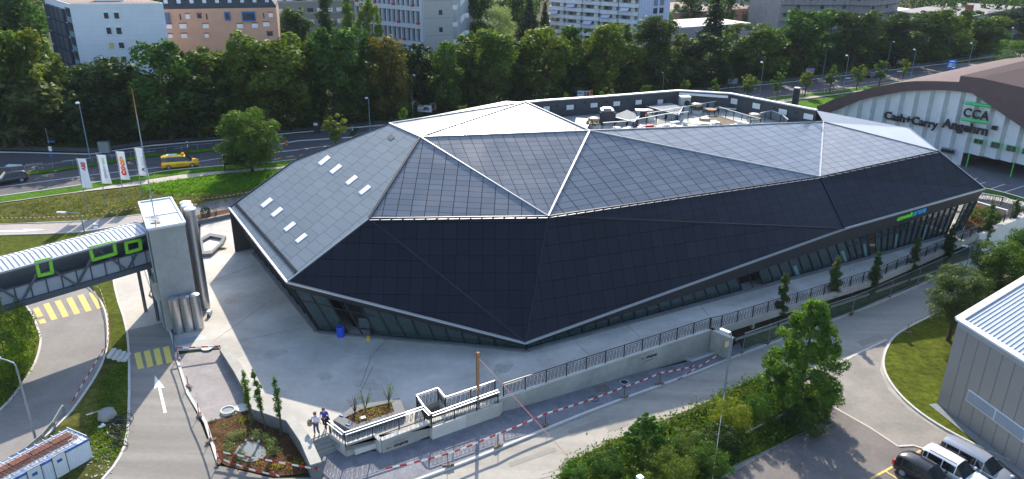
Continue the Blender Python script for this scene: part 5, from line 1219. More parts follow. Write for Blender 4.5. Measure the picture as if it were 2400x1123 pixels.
# letters
let=M('black_letters',srgb(26,28,32),.4)
def C3(px,py,dep=.75):
    pl=(tn,tn.dot(ga+tn*dep)); return onpl(px,py,pl)
up3=Vector((0,0,1))
o=C3(2070,284); e=C3(2195,312); text_mb('Cash+Carry',1,o,tu,up3,ext=.08,bold=.035,width=(e-o).dot(tu),height=None).build('sign_lettering',let,HALL,world=True)
o=C3(2205,305); e=C3(2311,329); text_mb('Angehrn',1,o,tu,up3,ext=.08,bold=.035,width=(e-o).dot(tu)).build('sign_lettering',let,HALL,world=True)
o=C3(2256,273); e=C3(2318,277); text_mb('CCA',1,o,tu,up3,ext=.1,bold=.03,width=(e-o).dot(tu),height=(C3(2256,250).z-C3(2256,272).z),spacing=1.15).build('sign_lettering',let,HALL,world=True)
for (x0,y0,x1,y1) in ((2263,241,2325,250),(2254,279,2315,288)):
    a,b=C3(x0,y0,.85),C3(x1,y1,.85); m=MB(); m.tube([a,b],.24,10); m.build('green_bar',M('sign_green',srgb(64,190,110),.4),HALL,world=True)
for (x0,y0,x1,y1) in ((2284,324,2304,340),(2324,331,2343,350),(2360,339,2381,358),(2397,347,2420,366)):
    a=C3(x0,y0,.62); b=C3(x1,y1,.62); w_=(b-a).dot(tu); h_=a.z-b.z; c=a.lerp(b,.5); ang=math.atan2(tu.y,tu.x)
    m=MB(); m.box(c,(w_,.12,h_),ang); fr=m.build('window',M('window_green',srgb(60,190,80),.4),HALL,world=True)
    m=MB(); c2=c+tn*.05; m.box(c2-tu*w_*.22,(w_*.42,.1,h_*.84),ang); m.box(c2+tu*w_*.24,(w_*.40,.1,h_*.84),ang); m.build('pane',glass_dk,HALL,world=True)
for px,py,h_ in ((2272,359,0),(2376,383,0)):
    a=C3(px,py,.5); m=MB(); m.bar((a.x,a.y,-2.5),(a.x,a.y,a.z),.12); m.build('green_column',M('window_green'),HALL,world=True)
m=MB(); a=C3(2207,351,.6); b=C3(2237,357,.6); c=a.lerp(b,.5); m.box(c,((b-a).dot(tu),.3,.9),math.atan2(tu.y,tu.x)); m.build('fan_housing',galv,HALL,world=True)
for k in range(4):
    p=a.lerp(b,(k+.5)/4)+tn*.16; m=MB(); m.tube([p,p+tn*.06],.3,14); m.build('fan',blackm,HALL,world=True)
a=C3(2331,300,.7); m=MB(); m.box(a,(.7,.5,.55),math.atan2(tu.y,tu.x)); m.build('wall_unit',blackm,HALL,world=True)
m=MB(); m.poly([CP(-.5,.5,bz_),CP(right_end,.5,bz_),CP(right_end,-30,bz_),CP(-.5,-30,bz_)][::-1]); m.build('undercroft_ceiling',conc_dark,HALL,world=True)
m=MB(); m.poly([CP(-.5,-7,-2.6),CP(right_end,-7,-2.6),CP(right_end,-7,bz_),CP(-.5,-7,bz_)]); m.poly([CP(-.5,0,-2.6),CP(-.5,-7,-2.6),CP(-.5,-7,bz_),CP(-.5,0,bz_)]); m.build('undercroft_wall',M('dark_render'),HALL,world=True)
# ================================================================ SHED (bottom right)
zt=4.9; s0=at(2247,748,zt); s1=at(2400,655,zt); s2=at(2400,843,zt)
ub_=(s1-s0).normalized(); uf=(s2-s0).normalized(); s1=s0+ub_*22; s2=s0+uf*22; s3=s1+uf*22
SH=thing('metal_shed','grey panelled hall with ribbed white roof and ribbon window in the lower right corner','building',(s0.x,s0.y,g(s0.x)))
shm=M('shed_panel',srgb(150,148,146),.5,.2,var=.04,scale=.5,blotch=.05)
m=MB(); m.prism([(p.x,p.y) for p in (s0,s1,s3,s2)],-2.7,zt-.55); m.build('walls',shm,SH,world=True)
m=MB(); 
for a,b in ((s0,s1),(s0,s2)):
    m.bar(a,b,.55,.14)
m.build('roof_edge',whitemetal,SH,world=True)
m=MB(); c=sum((s0,s1,s2,s3),Vector())/4
m.prism([(p.x,p.y) for p in (s0,s1,s3,s2)],zt-.55,zt-.12); m.build('roof',M('shed_roof',srgb(166,173,180),.4,.3,var=.04),SH,world=True)
m=MB(); k=.6
while k<22: a=s0+uf*k+ub_*.4; m.bar(a+Vector((0,0,-.08)),a+ub_*21+Vector((0,0,-.08)),.09,.06); k+=.36
m.build('roof_ribs',M('shed_rib',srgb(186,192,198),.4,.3),SH,world=True)
nf2=Vector((uf.y,-uf.x,0)); nf2=nf2 if nf2.dot(CO-s0)>0 else -nf2
plS=(nf2,nf2.dot(s0+nf2*.03)); m=MB()
for k in range(1,14):
    a=s0+uf*(k*1.05)+nf2*.012; m.bar((a.x,a.y,-2.5),(a.x,a.y,zt-.55),.025,.02)
m.build('panel_joints',M('joint_grey',srgb(110,110,112),.6),SH,world=True)
def Sp(px,py,o=.03): return onpl(px,py,(nf2,nf2.dot(s0+nf2*o)))
w0=Sp(2271,914); w1=Sp(2400,980); z0=w0.z; z1=Sp(2271,941).z; L_=(w1-w0).dot(uf)+8
m=MB(); c=w0+uf*L_/2; m.box((c.x,c.y,(z0+z1)/2),(L_,.08,abs(z0-z1)+.12),math.atan2(uf.y,uf.x)); fr=m.build('window',whitemetal,SH,world=True)
n=int(L_/2.1)
for k in range(n):
    c=w0+uf*(L_*(k+.5)/n); m=MB(); m.box((c.x+nf2.x*.05,c.y+nf2.y*.05,(z0+z1)/2),(L_/n*.95,.05,abs(z0-z1)-.04),math.atan2(uf.y,uf.x)); m.build('blind',M('blind_blue_grey',srgb(150,162,180),.5,var=.04),SH,world=True)
    m=MB(); 
    for j in range(7): zz=z1+(z0-z1)*(j+.5)/7; m.bar(c-uf*L_/n*.46+nf2*.08+Vector((0,0,zz-c.z)),c+uf*L_/n*.46+nf2*.08+Vector((0,0,zz-c.z)),.02,.03)
    m.build('blind_slats',galv,SH,world=True)
gr=[s0+nf2*.05,s0+uf*22+nf2*.05,s0+uf*22+nf2*.75,s0+nf2*.75-uf*.6]; gr[3]=s0+nf2*.75; sheet('gravel_strip',gr,.12,gravel)
# ================================================================ CONTAINER
c0=at(155,1005,1.5); c1_=at(207,1027,1.5); c2=at(0,1085,1.5); du=(at(0,1138,1.5)-c1_); du.z=0; du.normalize(); dw=(c0-c1_); dw.z=0; wl_=dw.length; dw.normalize()
CT=thing('site_container','white site office container with blue frame and rusty mesh stacked on its roof','container',(c1_.x,c1_.y,g(c1_.x)))
Lc=7.0; zc0=g(c1_.x)-.1; zc1=1.5; K4=[c1_,c1_+du*Lc,c1_+du*Lc+dw*wl_,c1_+dw*wl_]
m=MB(); m.prism([(p.x,p.y) for p in K4],zc0,zc1-.05); m.build('body',M('container_white',srgb(214,218,226),.45,.05,var=.04,scale=2),CT,world=True)
m=MB()
for a,b in zip(K4,K4[1:]+K4[:1]): m.bar(Vector((a.x,a.y,1.40)),Vector((b.x,b.y,1.40)),.08,.13)
m.build('top_frame',M('container_blue',srgb(40,92,160),.45),CT,world=True)
m=MB()
for k in range(40):
    a=c1_+du*(.1+k*.17); n_=Vector((du.y,-du.x,0)); n_=n_ if n_.dot(CO-c1_)>0 else -n_; m.bar((a.x+n_.x*.01,a.y+n_.y*.01,zc0+.1),(a.x+n_.x*.01,a.y+n_.y*.01,1.3),.02,.02)
m.build('wall_ribs',whitemetal,CT,world=True)
m=MB()
for k in range(4):
    w_=.35+wl_*.23*k; m.bar(K4[0]+dw*w_+du*.1+Vector((0,0,.08)),K4[1]+dw*w_+Vector((0,0,.08)),.05)
for k in range(14): m.bar(K4[0]+du*(k*.5)+dw*.1+Vector((0,0,.14)),K4[0]+du*(k*.5)+dw*(wl_-.1)+Vector((0,0,.14)),.035)
m.build('roof_bars',whitemetal,CT,world=True)
r=thing('rebar_mats','rusty steel reinforcement mats lying on the white container roof','rebar',(c1_.x,c1_.y,1.6)); m=MB()
for k in range(12): m.bar(K4[0]+dw*(.3+wl_*.05*k)+du*.3+Vector((0,0,.2+.02*(k%3))),K4[1]+dw*(.3+wl_*.05*k)+Vector((0,0,.2)),.03)
for k in range(30): m.bar(K4[0]+dw*.3+du*(.4+k*.22)+Vector((0,0,.24)),K4[0]+dw*(wl_*.72)+du*(.4+k*.22)+Vector((0,0,.24)),.02)
for k in range(5): m.box(K4[0]+dw*(wl_*.5)+du*(1+k*1.2)+Vector((0,0,.2)),(1.1,.5,.1),math.atan2(du.y,du.x))
m.build('mats',rustm,r,world=True)
n_=Vector((du.y,-du.x,0)); n_=n_ if n_.dot(CO-c1_)>0 else -n_
for d0,nm in ((1.9,'WC'),(3.35,'WC')):
    a=c1_+du*d0+n_*.03; m=MB(); m.box((a.x,a.y,zc0+.85),(.8,.06,1.55),math.atan2(du.y,du.x)); dr_=m.build('door',whitemetal,CT,world=True)
    a2=a+n_*.035; m=MB()
    for q0,q1 in (((-.4,0),(-.4,1.55)),((.4,0),(.4,1.55)),((-.4,1.55),(.4,1.55))): m.bar((a2.x+du.x*q0[0],a2.y+du.y*q0[0],zc0+.08+q0[1]),(a2.x+du.x*q1[0],a2.y+du.y*q1[0],zc0+.08+q1[1]),.03)
    m.build('door_seal',darkmetal,CT,world=True)
    m=MB(); m.box((a2.x,a2.y,zc0+1.2),(.3,.02,.2),math.atan2(du.y,du.x)); m.build('door_label',M('container_blue'),CT,world=True)
# ================================================================ BACKGROUND BUILDINGS
def block(name,label,pl_,pr_,zt,depth,wall,zb=-3,px=True,side=None,cat='building',dv=None):
    """facade from measured roof corners pl_ and pr_ (px) at height zt"""
    if len(pl_)==3: a=atY(pl_[0],pl_[1],pl_[2]); b=atY(pr_[0],pr_[1],pr_[2]); a.z=b.z=zt   # (px, py, distance)
    else: a=at(*pl_,zt); b=at(*pr_,zt)
    u=(b-a); u.z=0; L_=u.length; u.normalize(); n=Vector((u.y,-u.x,0)); n=n if n.dot(CO-a)>0 else -n
    r=thing(name,label,cat,(a.x,a.y,zb+1)); dv=Vector(dv).normalized() if dv else -n; K=[a,b,b+dv*depth,a+dv*depth]
    m=MB(); m.prism([(p.x,p.y) for p in K],zb,zt); m.build('walls',wall,r,world=True)
    return r,a,u,n,L_,K
def frect(r,a,u,n,u0,u1,z0,z1,mat,name='window',dep=.08,off=.0,parent_w=None):
    c=a+u*(u0+u1)/2+n*(dep/2+off); m=MB(); m.box((c.x,c.y,(z0+z1)/2),(abs(u1-u0),dep,abs(z1-z0)),math.atan2(u.y,u.x)); return m.build(name,mat,r,world=True)
def fuv(a,n,u,px,py): p=onpl(px,py,(n,n.dot(a))); return (p-a).dot(u),p.z
winm=M('far_window',srgb(62,70,78),.12,0,.8,var=.4,scale=.4); shutw=M('white_shutter',srgb(222,222,222),.6)
# white block on the left
r,a,u,n,L_,K=block('apartment_block','white windowed apartment block with blue lattice side, top left',(162,12),(382,10),17.35,19,M('white_eternit',srgb(206,210,218),.7,var=.04,scale=.6,blotch=.04),dv=(-.66,.75,0))
dvv=Vector((-.66,.75,0)).normalized(); sn=Vector((-.75,-.66,0)).normalized()
m=MB(); 
for z in np.arange(-2,17,.82): p=a+n*.005; m.bar((p.x,p.y,z),(p.x+u.x*L_,p.y+u.y*L_,z),.012,.02)
m.build('board_joints',M('joint_light',srgb(168,174,184),.7),r,world=True)
for (x0,y0,x1,y1) in ((241,27,257,45),(265,27,282,45),(247,62,264,81),(270,62,288,81),(253,97,270,115),(276,97,294,114),(259,131,276,147),(282,130,299,147)):
    ua_,z0=fuv(a,n,u,x0,y0); ub2,z1=fuv(a,n,u,x1,y1); frect(r,a,u,n,ua_,ub2,z1,z0,whitemetal,'window'); frect(r,a,u,n,ua_+.1,ub2-.1,z1+.12,z0-.2,winm if (x0,y0)!=(253,97) else M('yellow_blind',srgb(200,180,120),.6),'pane',.1,.04)
for k in range(6):
    z=16.9-2.55*(k+1); ag=math.atan2(dvv.y,dvv.x)
    c=a+dvv*1.6+sn*.12; m=MB(); m.box((c.x,c.y,z+.45),(3.0,.1,.95),ag); m.build('balcony_front',M('balcony_glass',srgb(120,150,160),.2,0,.7),r,world=True)
    m=MB(); m.box((c.x-sn.x*.05,c.y-sn.y*.05,z+1.7),(2.9,.1,1.5),ag); m.build('balcony_glazing',winm,r,world=True)
    for j in range(4):
        c=a+dvv*(5.2+j*3.5)+sn*.35; m=MB(); m.box((c.x,c.y,z+.9),(3.0,.5,2.3),ag); m.build('balcony_box',M('blue_slat',srgb(34,48,72),.5),r,world=True)
        m=MB(); m.bar(c+sn*.3+dvv*1.4+Vector((0,0,z-.2)),c+sn*.3-dvv*1.4+Vector((0,0,z+2.0)),.14); m.bar(c+sn*.3+dvv*.4+Vector((0,0,z-.2)),c+sn*.3-dvv*1.4+Vector((0,0,z+1.0)),.1); m.build('brace',M('blue_brace',srgb(96,124,160),.5),r,world=True)
m=MB(); m.prism([(p.x,p.y) for p in K],17.37,17.55); m.build('roof_edge',whitemetal,r,world=True)
cc=(sum(K,Vector())/4); m=MB(); m.prism([((cc+(p-cc)*.965).x,(cc+(p-cc)*.965).y) for p in K],17.5,17.6); m.build('roof_gravel',M('roof_gravel_brown',srgb(116,98,92),.9,var=.3,scale=3),r,world=True)
m=MB(); c=a+u*9+dvv*7; m.box((c.x,c.y,18.3),(5,3.5,1.6),math.atan2(u.y,u.x)); m.build('roof_house',whitemetal,r,world=True)
# peach block
peach=M('peach_render',srgb(200,156,130),.85,var=.06,scale=.5,blotch=.06)
r,a,u,n,L_,K=block('apartment_block','peach rendered apartment block with dark mansard roof and red window heads',(372,22),(647,18),14.5,14,peach)
m=MB(); m.prism([(p.x,p.y) for p in K],14.52,14.9)
Ki=[(cc2) for cc2 in K]; c=sum(K,Vector())/4; top=[c+(p-c)*.88 for p in K]; vs=[Vector((p.x,p.y,14.9)) for p in K]+[Vector((p.x,p.y,17.0)) for p in top]
m.add(vs,[(0,1,5,4),(1,2,6,5),(2,3,7,6),(3,0,4,7),(4,5,6,7)]); m.build('mansard_roof',M('slate_roof',srgb(44,50,58),.6,var=.1),r,world=True)
for k in range(9):
    s_=L_*(k+.6)/9.3; c=a+u*s_-n*.45; m=MB(); m.box((c.x,c.y,15.9),(.75,.35,.85),math.atan2(u.y,u.x)); m.build('skylight',M('skylight_pale',srgb(190,205,215),.2),r,world=True)
for (x0,y0,x1,y1,kd) in ((386,30,400,54,'b'),(420,33,425,47,'s'),(434,32,446,44,'w'),(461,31,473,43,'w'),(482,32,487,46,'s'),(420,55,438,67,'w'),(475,55,490,66,'w'),(389,56,404,67,'w'),(424,78,440,89,'w'),(479,78,490,88,'w'),(394,79,406,89,'w'),(525,28,541,48,'b'),(566,27,600,50,'b'),(616,30,620,43,'s'),(629,29,640,40,'w'),(616,51,632,62,'w'),(555,55,570,66,'w'),(590,54,605,65,'w'),(625,74,640,84,'w')):
    ua_,z0=fuv(a,n,u,x0,y0); ub2,z1=fuv(a,n,u,x1,y1)
    if kd=='b': frect(r,a,u,n,ua_,ub2,z1,z0,M('blue_frame',srgb(44,96,160),.5),'bay_window',.3); frect(r,a,u,n,ua_+.2,ub2-.2,z1+.3,z0-.3,winm,'pane',.34)
    elif kd=='s': frect(r,a,u,n,ua_,ub2,z1,z0,M('slot_dark',srgb(50,34,30),.6),'slot_window')
    else: frect(r,a,u,n,ua_,ub2,z1,z0-.1,shutw if (x0+y0)%3 else winm,'window'); frect(r,a,u,n,ua_-.1,ub2+.1,z0-.12,z0+.12,M('red_head',srgb(170,60,56),.5),'window_head',.12)
# grey block behind
r,a,u,n,L_,K=block('apartment_block','long beige grey apartment block partly hidden behind tall poplars',(640,20,212),(890,20,222),22,14,M('beige_render',srgb(136,134,124),.85,var=.05))
for row in range(5):
    for k in range(11):
        s_=L_*(k+.4)/11; z=19-3.0*row; frect(r,a,u,n,s_,s_+1.6,z-1.0,z,shutw if (k*3+row)%4 else winm)
    frect(r,a,u,n,0,L_,17.6-3.0*row,17.9-3.0*row,M('beige_band',srgb(160,158,150),.8),'floor_band',.12)
# balcony block with red awnings
gw=M('grey_white_render',srgb(190,192,196),.8,var=.04,scale=.5)
r,a,u,n,L_,K=block('apartment_block','pale high block with recessed loggias, red awnings and a zigzag fire stair',(838,30,214),(994,30,200),26,20,gw)
uu2=fuv(a,n,u,880,30)[0]; ue=fuv(a,n,u,990,30)[0]
zz0=fuv(a,n,u,940,25)[1]
flo=(fuv(a,n,u,930,18)[1]-fuv(a,n,u,930,58)[1])
for row in range(-2,5):
    zf=fuv(a,n,u,930,58)[1]-flo*(row-1)+flo*0
    if zf<-2 or zf+flo>26: continue
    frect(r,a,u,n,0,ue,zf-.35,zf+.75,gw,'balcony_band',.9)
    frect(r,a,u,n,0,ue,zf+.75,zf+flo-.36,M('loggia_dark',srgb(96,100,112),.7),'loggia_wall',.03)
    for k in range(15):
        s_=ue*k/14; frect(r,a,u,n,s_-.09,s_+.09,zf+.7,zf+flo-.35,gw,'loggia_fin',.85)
        if k<14:
            frect(r,a,u,n,s_+.7,s_+1.5,zf+.9,zf+flo-.6,shutw,'blind',.1)
            if (k*5+row*3)%4==0: frect(r,a,u,n,s_+.3,s_+ue/14-.3,zf+.65,zf+1.15,M('awning_red',srgb(180,54,44),.7),'awning',.95)
# right wing flat wall
pA=a+u*L_; r2,a2,u2,n2,Lw2,K2=block('stair_wing','plain beige end wall of the high block with small windows',(994,30,200),(1062,30,204),26,20,M('beige_panel',srgb(168,164,160),.85,var=.04))
for row in range(8):
    z=24-flo*row; frect(r2,a2,u2,n2,Lw2*.50,Lw2*.62,z-1.2,z,winm)
    frect(r2,a2,u2,n2,0,Lw2,z-2.0,z-1.95,conc_dark,'joint',.03)
r3=thing('fire_stair','white zigzag fire escape stair at the end of the high block','staircase',tuple(K2[1]-Vector((0,0,26)))); e_=K2[1]
for row in range(8):
    z=24.5-flo*row; c=e_+u2*1.0; 
    m=MB(); m.bar(c-u2*1.2+Vector((0,0,z-26)),c+u2*.2+Vector((0,0,z-26)),.25,1.1); m.bar(c+u2*.2+Vector((0,0,z-26)),c+u2*2.2+Vector((0,0,z-26+flo*.5)),.25,1.1); m.bar(c+u2*2.2+Vector((0,0,z-26+flo*.5)),c+u2*3.4+Vector((0,0,z-26+flo*.5)),.25,1.1); m.build('stair_flight',whitemetal,r3,world=True)
m=MB(); m.bar((e_.x+u2.x*1.5,e_.y+u2.y*1.5,-3),(e_.x+u2.x*1.5,e_.y+u2.y*1.5,26),1.0,.4); m.build('stair_core',M('beige_panel'),r3,world=True)
# balcony slab block
r,a,u,n,L_,K=block('apartment_block','white apartment block with staggered long balconies and tilted sun blinds',(1290,30,232),(1497,30,216),24,16,M('pale_render',srgb(176,178,178),.8,var=.05))
flo=3.0*(fuv(a,n,u,1350,5)[1]-fuv(a,n,u,1350,42)[1])/6.3
dz=(fuv(a,n,u,1310,18)[1]-fuv(a,n,u,1310,36)[1])
for row in range(12):
    z=fuv(a,n,u,1310,20)[1]+dz*2-dz*row
    if z<-1: break
    for k in range(5):
        s0_,s1_=L_*k/5,L_*(k+1)/5; o_=.5+.5*(k%2)
        frect(r,a,u,n,s0_+.2,s1_-.1,z-.35,z+.65,M('balcony_white',srgb(206,208,212),.7),'balcony',1.3,.2*(k%2))
        frect(r,a,u,n,s0_+.5,s1_-.4,z+.7,z+dz-.4,M('loggia_mixed',srgb(104,104,104),.7,var=.3,scale=.6),'loggia_wall',.05)
        frect(r,a,u,n,s0_+.9,s0_+2.0,z+.7,z+dz-.5,winm,'window',.1); frect(r,a,u,n,s1_-2.4,s1_-1.2,z+.7,z+dz-.5,shutw,'window',.1)
        if (k+row)%3==0:
            c=a+u*(s0_+2.0)+n*1.0; m=MB(); m.bar(Vector((c.x,c.y,z+dz-.5)),Vector((c.x+n.x*1.2,c.y+n.y*1.2,z+dz-1.3)),2.6,.06,up=(0,0,1)); m.build('sun_blind',M('blind_lilac',srgb(190,192,214),.7),r,world=True)
r,a,u,n,L_,K=block('apartment_block','blank pale blue end block with paired windows beside the balcony block',(1496,30,216),(1569,30,222),24,16,M('blue_white',srgb(182,188,208),.8,var=.03))
for row in range(7):
    z=21-dz*row*.98
    for s_ in (.47,.67): frect(r,a,u,n,L_*s_,L_*s_+1.4,z-1.5,z,winm if row%2 else M('window_blue',srgb(110,124,150),.2,0,.7))
for k in range(12): frect(r,a,u,n,L_*k/12,L_*k/12+.03,-2,24,conc_dark,'joint',.02)
# distant blocks, right of the big conifer
def far_block(label,pl_,pr_,zt,wall,cols,rows,fl=2.9,band=None,depth=14,name='apartment_block'):
    r,a,u,n,L_,K=block(name,label,pl_,pr_,zt,depth,wall)
    for row in range(rows):
        z=zt-1-fl*row
        for k in range(cols):
            s_=L_*(k+.3)/cols; frect(r,a,u,n,s_,s_+L_/cols*.42,z-1.4,z,winm)
        if band: frect(r,a,u,n,L_*.05,L_*.95,z-2.3,z-1.5,band,'balcony',1.0)
    return r
far_block('cream distant block with rust vertical stripes left of the tall conifer',(1590,10,320),(1655,10,322),22,M('cream_render',srgb(190,176,146),.8),5,7)
far_block('cream distant block with rust stripes right of the tall conifer',(1700,10,322),(1736,10,324),24,M('cream_render'),3,7)
far_block('turquoise and white distant block with long white balconies',(1737,10,310),(1830,10,316),24,M('aqua_render',srgb(140,168,176),.8),4,8,band=shutw)
r,a,u,n,L_,K=block('low_building','long low brown building with flat brown roof behind the conifer',(1590,33),(1860,16),4.5,30,M('brown_brick',srgb(128,98,88),.85))
m=MB(); m.prism([(p.x,p.y) for p in K],4.52,4.9); m.build('roof',M('brown_flat_roof',srgb(128,112,108),.9),r,world=True)
r,a,u,n,L_,K=block('low_building','small pale flat roofed building half hidden by the roadside trees',(1580,68),(1760,56),5.0,16,M('mauve_render',srgb(160,150,150),.85))
m=MB(); m.prism([(p.x,p.y) for p in K],5.02,5.3); m.build('roof',conc_light,r,world=True)
# scaffolded block, slightly curved front
SB=thing('scaffolded_block','curved apartment block wrapped in grey scaffolding and netting','building',tuple(at(1960,40,6)-Vector((0,0,8))))
c0_=at(1826,42,5.0); c9=at(2100,36,5.0); net=M('scaffold_net',srgb(140,136,138),.9,var=.16,scale=.5,blotch=.1)
c0_.z=c9.z=0; pts=[]
uu3=(c9-c0_); nn3=Vector((uu3.y,-uu3.x,0)).normalized(); nn3=nn3 if nn3.dot(CO-c0_)>0 else -nn3
for k in range(13): f=k/12; pts.append(c0_+uu3*f+nn3*(9*math.sin(math.pi*f))*(1 if f>.5 else .5))
m=MB(); m.prism([(p.x,p.y) for p in pts]+[((c9-nn3*18).x,(c9-nn3*18).y),((c0_-nn3*18).x,(c0_-nn3*18).y)],-3,26); m.build('walls',net,SB,world=True)
for row in range(11):
    z=-1+2.5*row; m=MB()
    for a,b in zip(pts[:-1],pts[1:]): m.bar(Vector((a.x,a.y,z))+nn3*.6,Vector((b.x,b.y,z))+nn3*.6,.9,.12)
    m.build('scaffold_deck',M('scaffold_board',srgb(96,78,72),.8),SB,world=True)
m=MB()
for p,q in zip(pts[:-1],pts[1:]):
    for f in (0,.5): c=p.lerp(q,f)+nn3*1.0; m.bar((c.x,c.y,-3),(c.x,c.y,27),.09)
for row in range(0,10,2): a=pts[11]+nn3*1.1; b=pts[10]+nn3*1.1; m.bar((a.x,a.y,2.5*row),(b.x,b.y,2.5*row+4.5),.12); a=pts[3]+nn3*1.1; b=pts[4]+nn3*1.1; m.bar((a.x,a.y,2.5*row),(b.x,b.y,2.5*row+4.5),.12)
m.build('scaffold_tubes',galv,SB,world=True)
for row in range(9):
    for k in range(11):
        p=pts[k].lerp(pts[k+1],.5)+nn3*.05; m=MB(); m.box((p.x,p.y,1+2.5*row),(1.6,.1,1.2),math.atan2(uu3.y,uu3.x)); m.build('window',winm,SB,world=True) if (k+row)%2==0 else None
r,a,u,n,L_,K=block('low_building','low flat roofed building right of the scaffolded block',(2085,28),(2160,26),4,14,M('pale_render')); m=MB(); m.prism([(p.x,p.y) for p in K],4.02,4.3); m.build('roof',conc_light,r,world=True)
r,a,u,n,L_,K=block('low_building','low building with grey pitched roof and red chimney at the far right',(2265,46),(2400,20),6,22,M('grey_blue_render',srgb(140,152,168),.8))
m=MB(); m.prism([(p.x,p.y) for p in K],6.02,6.6); m.build('roof',M('roof_grey_far',srgb(120,116,118),.8),r,world=True)
frect(r,a,u,n,0,L_,2.2,3.2,winm,'window_band'); m=MB(); m.box((a.x-1,a.y-2,8),(1.6,1.6,5)); m.build('chimney',M('red_brick',srgb(140,74,60),.85),r,world=True)
# ================================================================ BARRIERS, SIGNS, SMALL THINGS
tape_m=stripe_mat('barrier_tape',srgb(176,26,32),srgb(228,226,222),.9)
tape_f=stripe_mat('barrier_tape_fine',srgb(190,60,50),srgb(232,224,214),.5)
def tape(label,pts,sag=.12,wd=.13,mat=None,grp=None):
    m=MB(); uvs=[]; s=0; P3=[Vector(p) for p in pts]
    for a,b in zip(P3[:-1],P3[1:]):
        n=max(2,int((b-a).length/.45)); L_=(b-a).length
        for k in range(n):
            f0,f1=k/n,(k+1)/n; q0=a.lerp(b,f0)-Vector((0,0,sag*L_*.3*4*f0*(1-f0)*.5)); q1=a.lerp(b,f1)-Vector((0,0,sag*L_*.3*4*f1*(1-f1)*.5))
            h=Vector((0,-.02,wd/2)); m.poly([q0-h,q1-h,q1+h,q0+h]); s0=s+L_*f0; s1=s+L_*f1; uvs.append([(s0,0),(s1,0),(s1,1),(s0,1)])
        s+=L_
    o=m.build('barrier_tape',mat or tape_m,None,label,'barrier tape',grp,uvs=uvs); 
    md=o.modifiers.new('s','SOLIDIFY'); md.thickness=.01; return o
_bp=None
def bpost(p,label,h=1.0):
    global _bp
    if _bp is None:
        r=thing('barrier_post',label,'barrier post',tuple(p),group='barrier posts')
        MB().tube([(0,0,0),(0,0,1)],.025,6).build('rod',darkmetal,r,world='keep')
        rr=random.Random(2); m=MB(); [m.box((rr.uniform(-.25,.25),rr.uniform(-.12,.12),.06+.1*(k//3)),(.3,.14,.09),rr.uniform(-.4,.4)) for k in range(6)]; m.build('foot',M('concrete_foot',srgb(128,112,100),.9,var=.2),r,world='keep'); _bp=r; return r
    return clone(_bp,tuple(p),rz=p[0]*3,label=label)
posts=[(1050,1094),(1167,1046),(1278,998),(1463,933),(1546,900)]
pl5=[]
for i,q in enumerate(posts): p=G(*q,.10); bpost(p,'barrier post on bricks along the sidewalk, %s from the left'%ordn[i]); pl5.append(p+Vector((0,0,1.0)))
ends=[G(905,1126,.1)+Vector((0,0,.9))]+pl5+[G(1625,872,.1)+Vector((0,0,.55))]
tape('red and white barrier band running along the sidewalk above the kerb',ends,sag=.10,wd=.16)
tape('loose red and white barrier band rising towards the loading bay',[G(1588,896,.1)+Vector((0,0,.2)),G(1620,888,.1)+Vector((0,0,.75)),G(1684,855,.1)+Vector((0,0,1.0))],sag=.02,wd=.16)
# driveway barrier
dp=[(418,842),(442,908),(467,975),(494,1034),(512,1088)]; pts=[]
for i,q in enumerate(dp): p=G(*q); bpost(p,'barrier post beside the driveway, %s from the top'%ordn[i]); pts.append(p+Vector((0,0,1.0)))
tape('red and white barrier band along the driveway edge',pts,sag=.08)
tape('red and white barrier band across the top of the yard below the silos',[pts[0],Z(519,811,.55)],sag=.05,wd=.14)
tape('upper red and white barrier band in front of the planting bed',[pts[-1],G(640,1105)+Vector((0,0,.8)),Z(747,1100,.1)],sag=.05,wd=.16)
tape('lower red and white barrier band lying before the planting bed',[pts[-1]+Vector((0,0,-.5)),G(590,1110)+Vector((0,0,.3)),G(655,1122)+Vector((0,0,.2))],sag=.05,wd=.16)
tape('red and white pole leaning along the kerb of the grass island',[G(171,943)+Vector((0,0,.1)),G(248,842)+Vector((0,0,.9))],sag=0,wd=.12)
tape('thin red and white tape along the upper edge of the grass island',[G(*q)+Vector((0,0,.5)) for q in ((248,842),(258,800),(255,745),(238,690),(202,655))],sag=.05,wd=.10)
tape('thin dashed tape across the slope below the flags',[G(*q)+Vector((0,0,.5)) for q in ((0,520),(100,519),(205,515),(300,500),(345,490))],sag=.05,wd=.09,mat=tape_f)
tape('thin dashed tape in the shade beside the arena roof corner',[G(*q)+Vector((0,0,.5)) for q in ((460,478),(520,470),(590,458))],sag=.05,wd=.07,mat=tape_f)
tape('thin pale tape following the hedge side of the street',[G(*q)+Vector((0,0,.5)) for q in ((1270,1128),(1340,1105),(1450,1060),(1540,1010),(1640,970),(1750,925))],sag=.03,wd=.06,mat=tape_f)
tape('thin red and white tape at the lawn corner of the street',[G(2132,775)+Vector((0,0,.8)),G(2200,742)+Vector((0,0,.9))],sag=.05,wd=.07,mat=tape_f)
bpost(G(2125,782),'short tilted barrier post at the corner of the lawn')
tape('red and white band between the columnar trees in front of the car park',[G(1945,720)+Vector((0,0,.9)),G(2030,690)+Vector((0,0,.9)),G(2118,650)+Vector((0,0,.9))],sag=.05,wd=.1,mat=stripe_mat('tape_mid',srgb(190,40,40),srgb(230,228,222),.5))
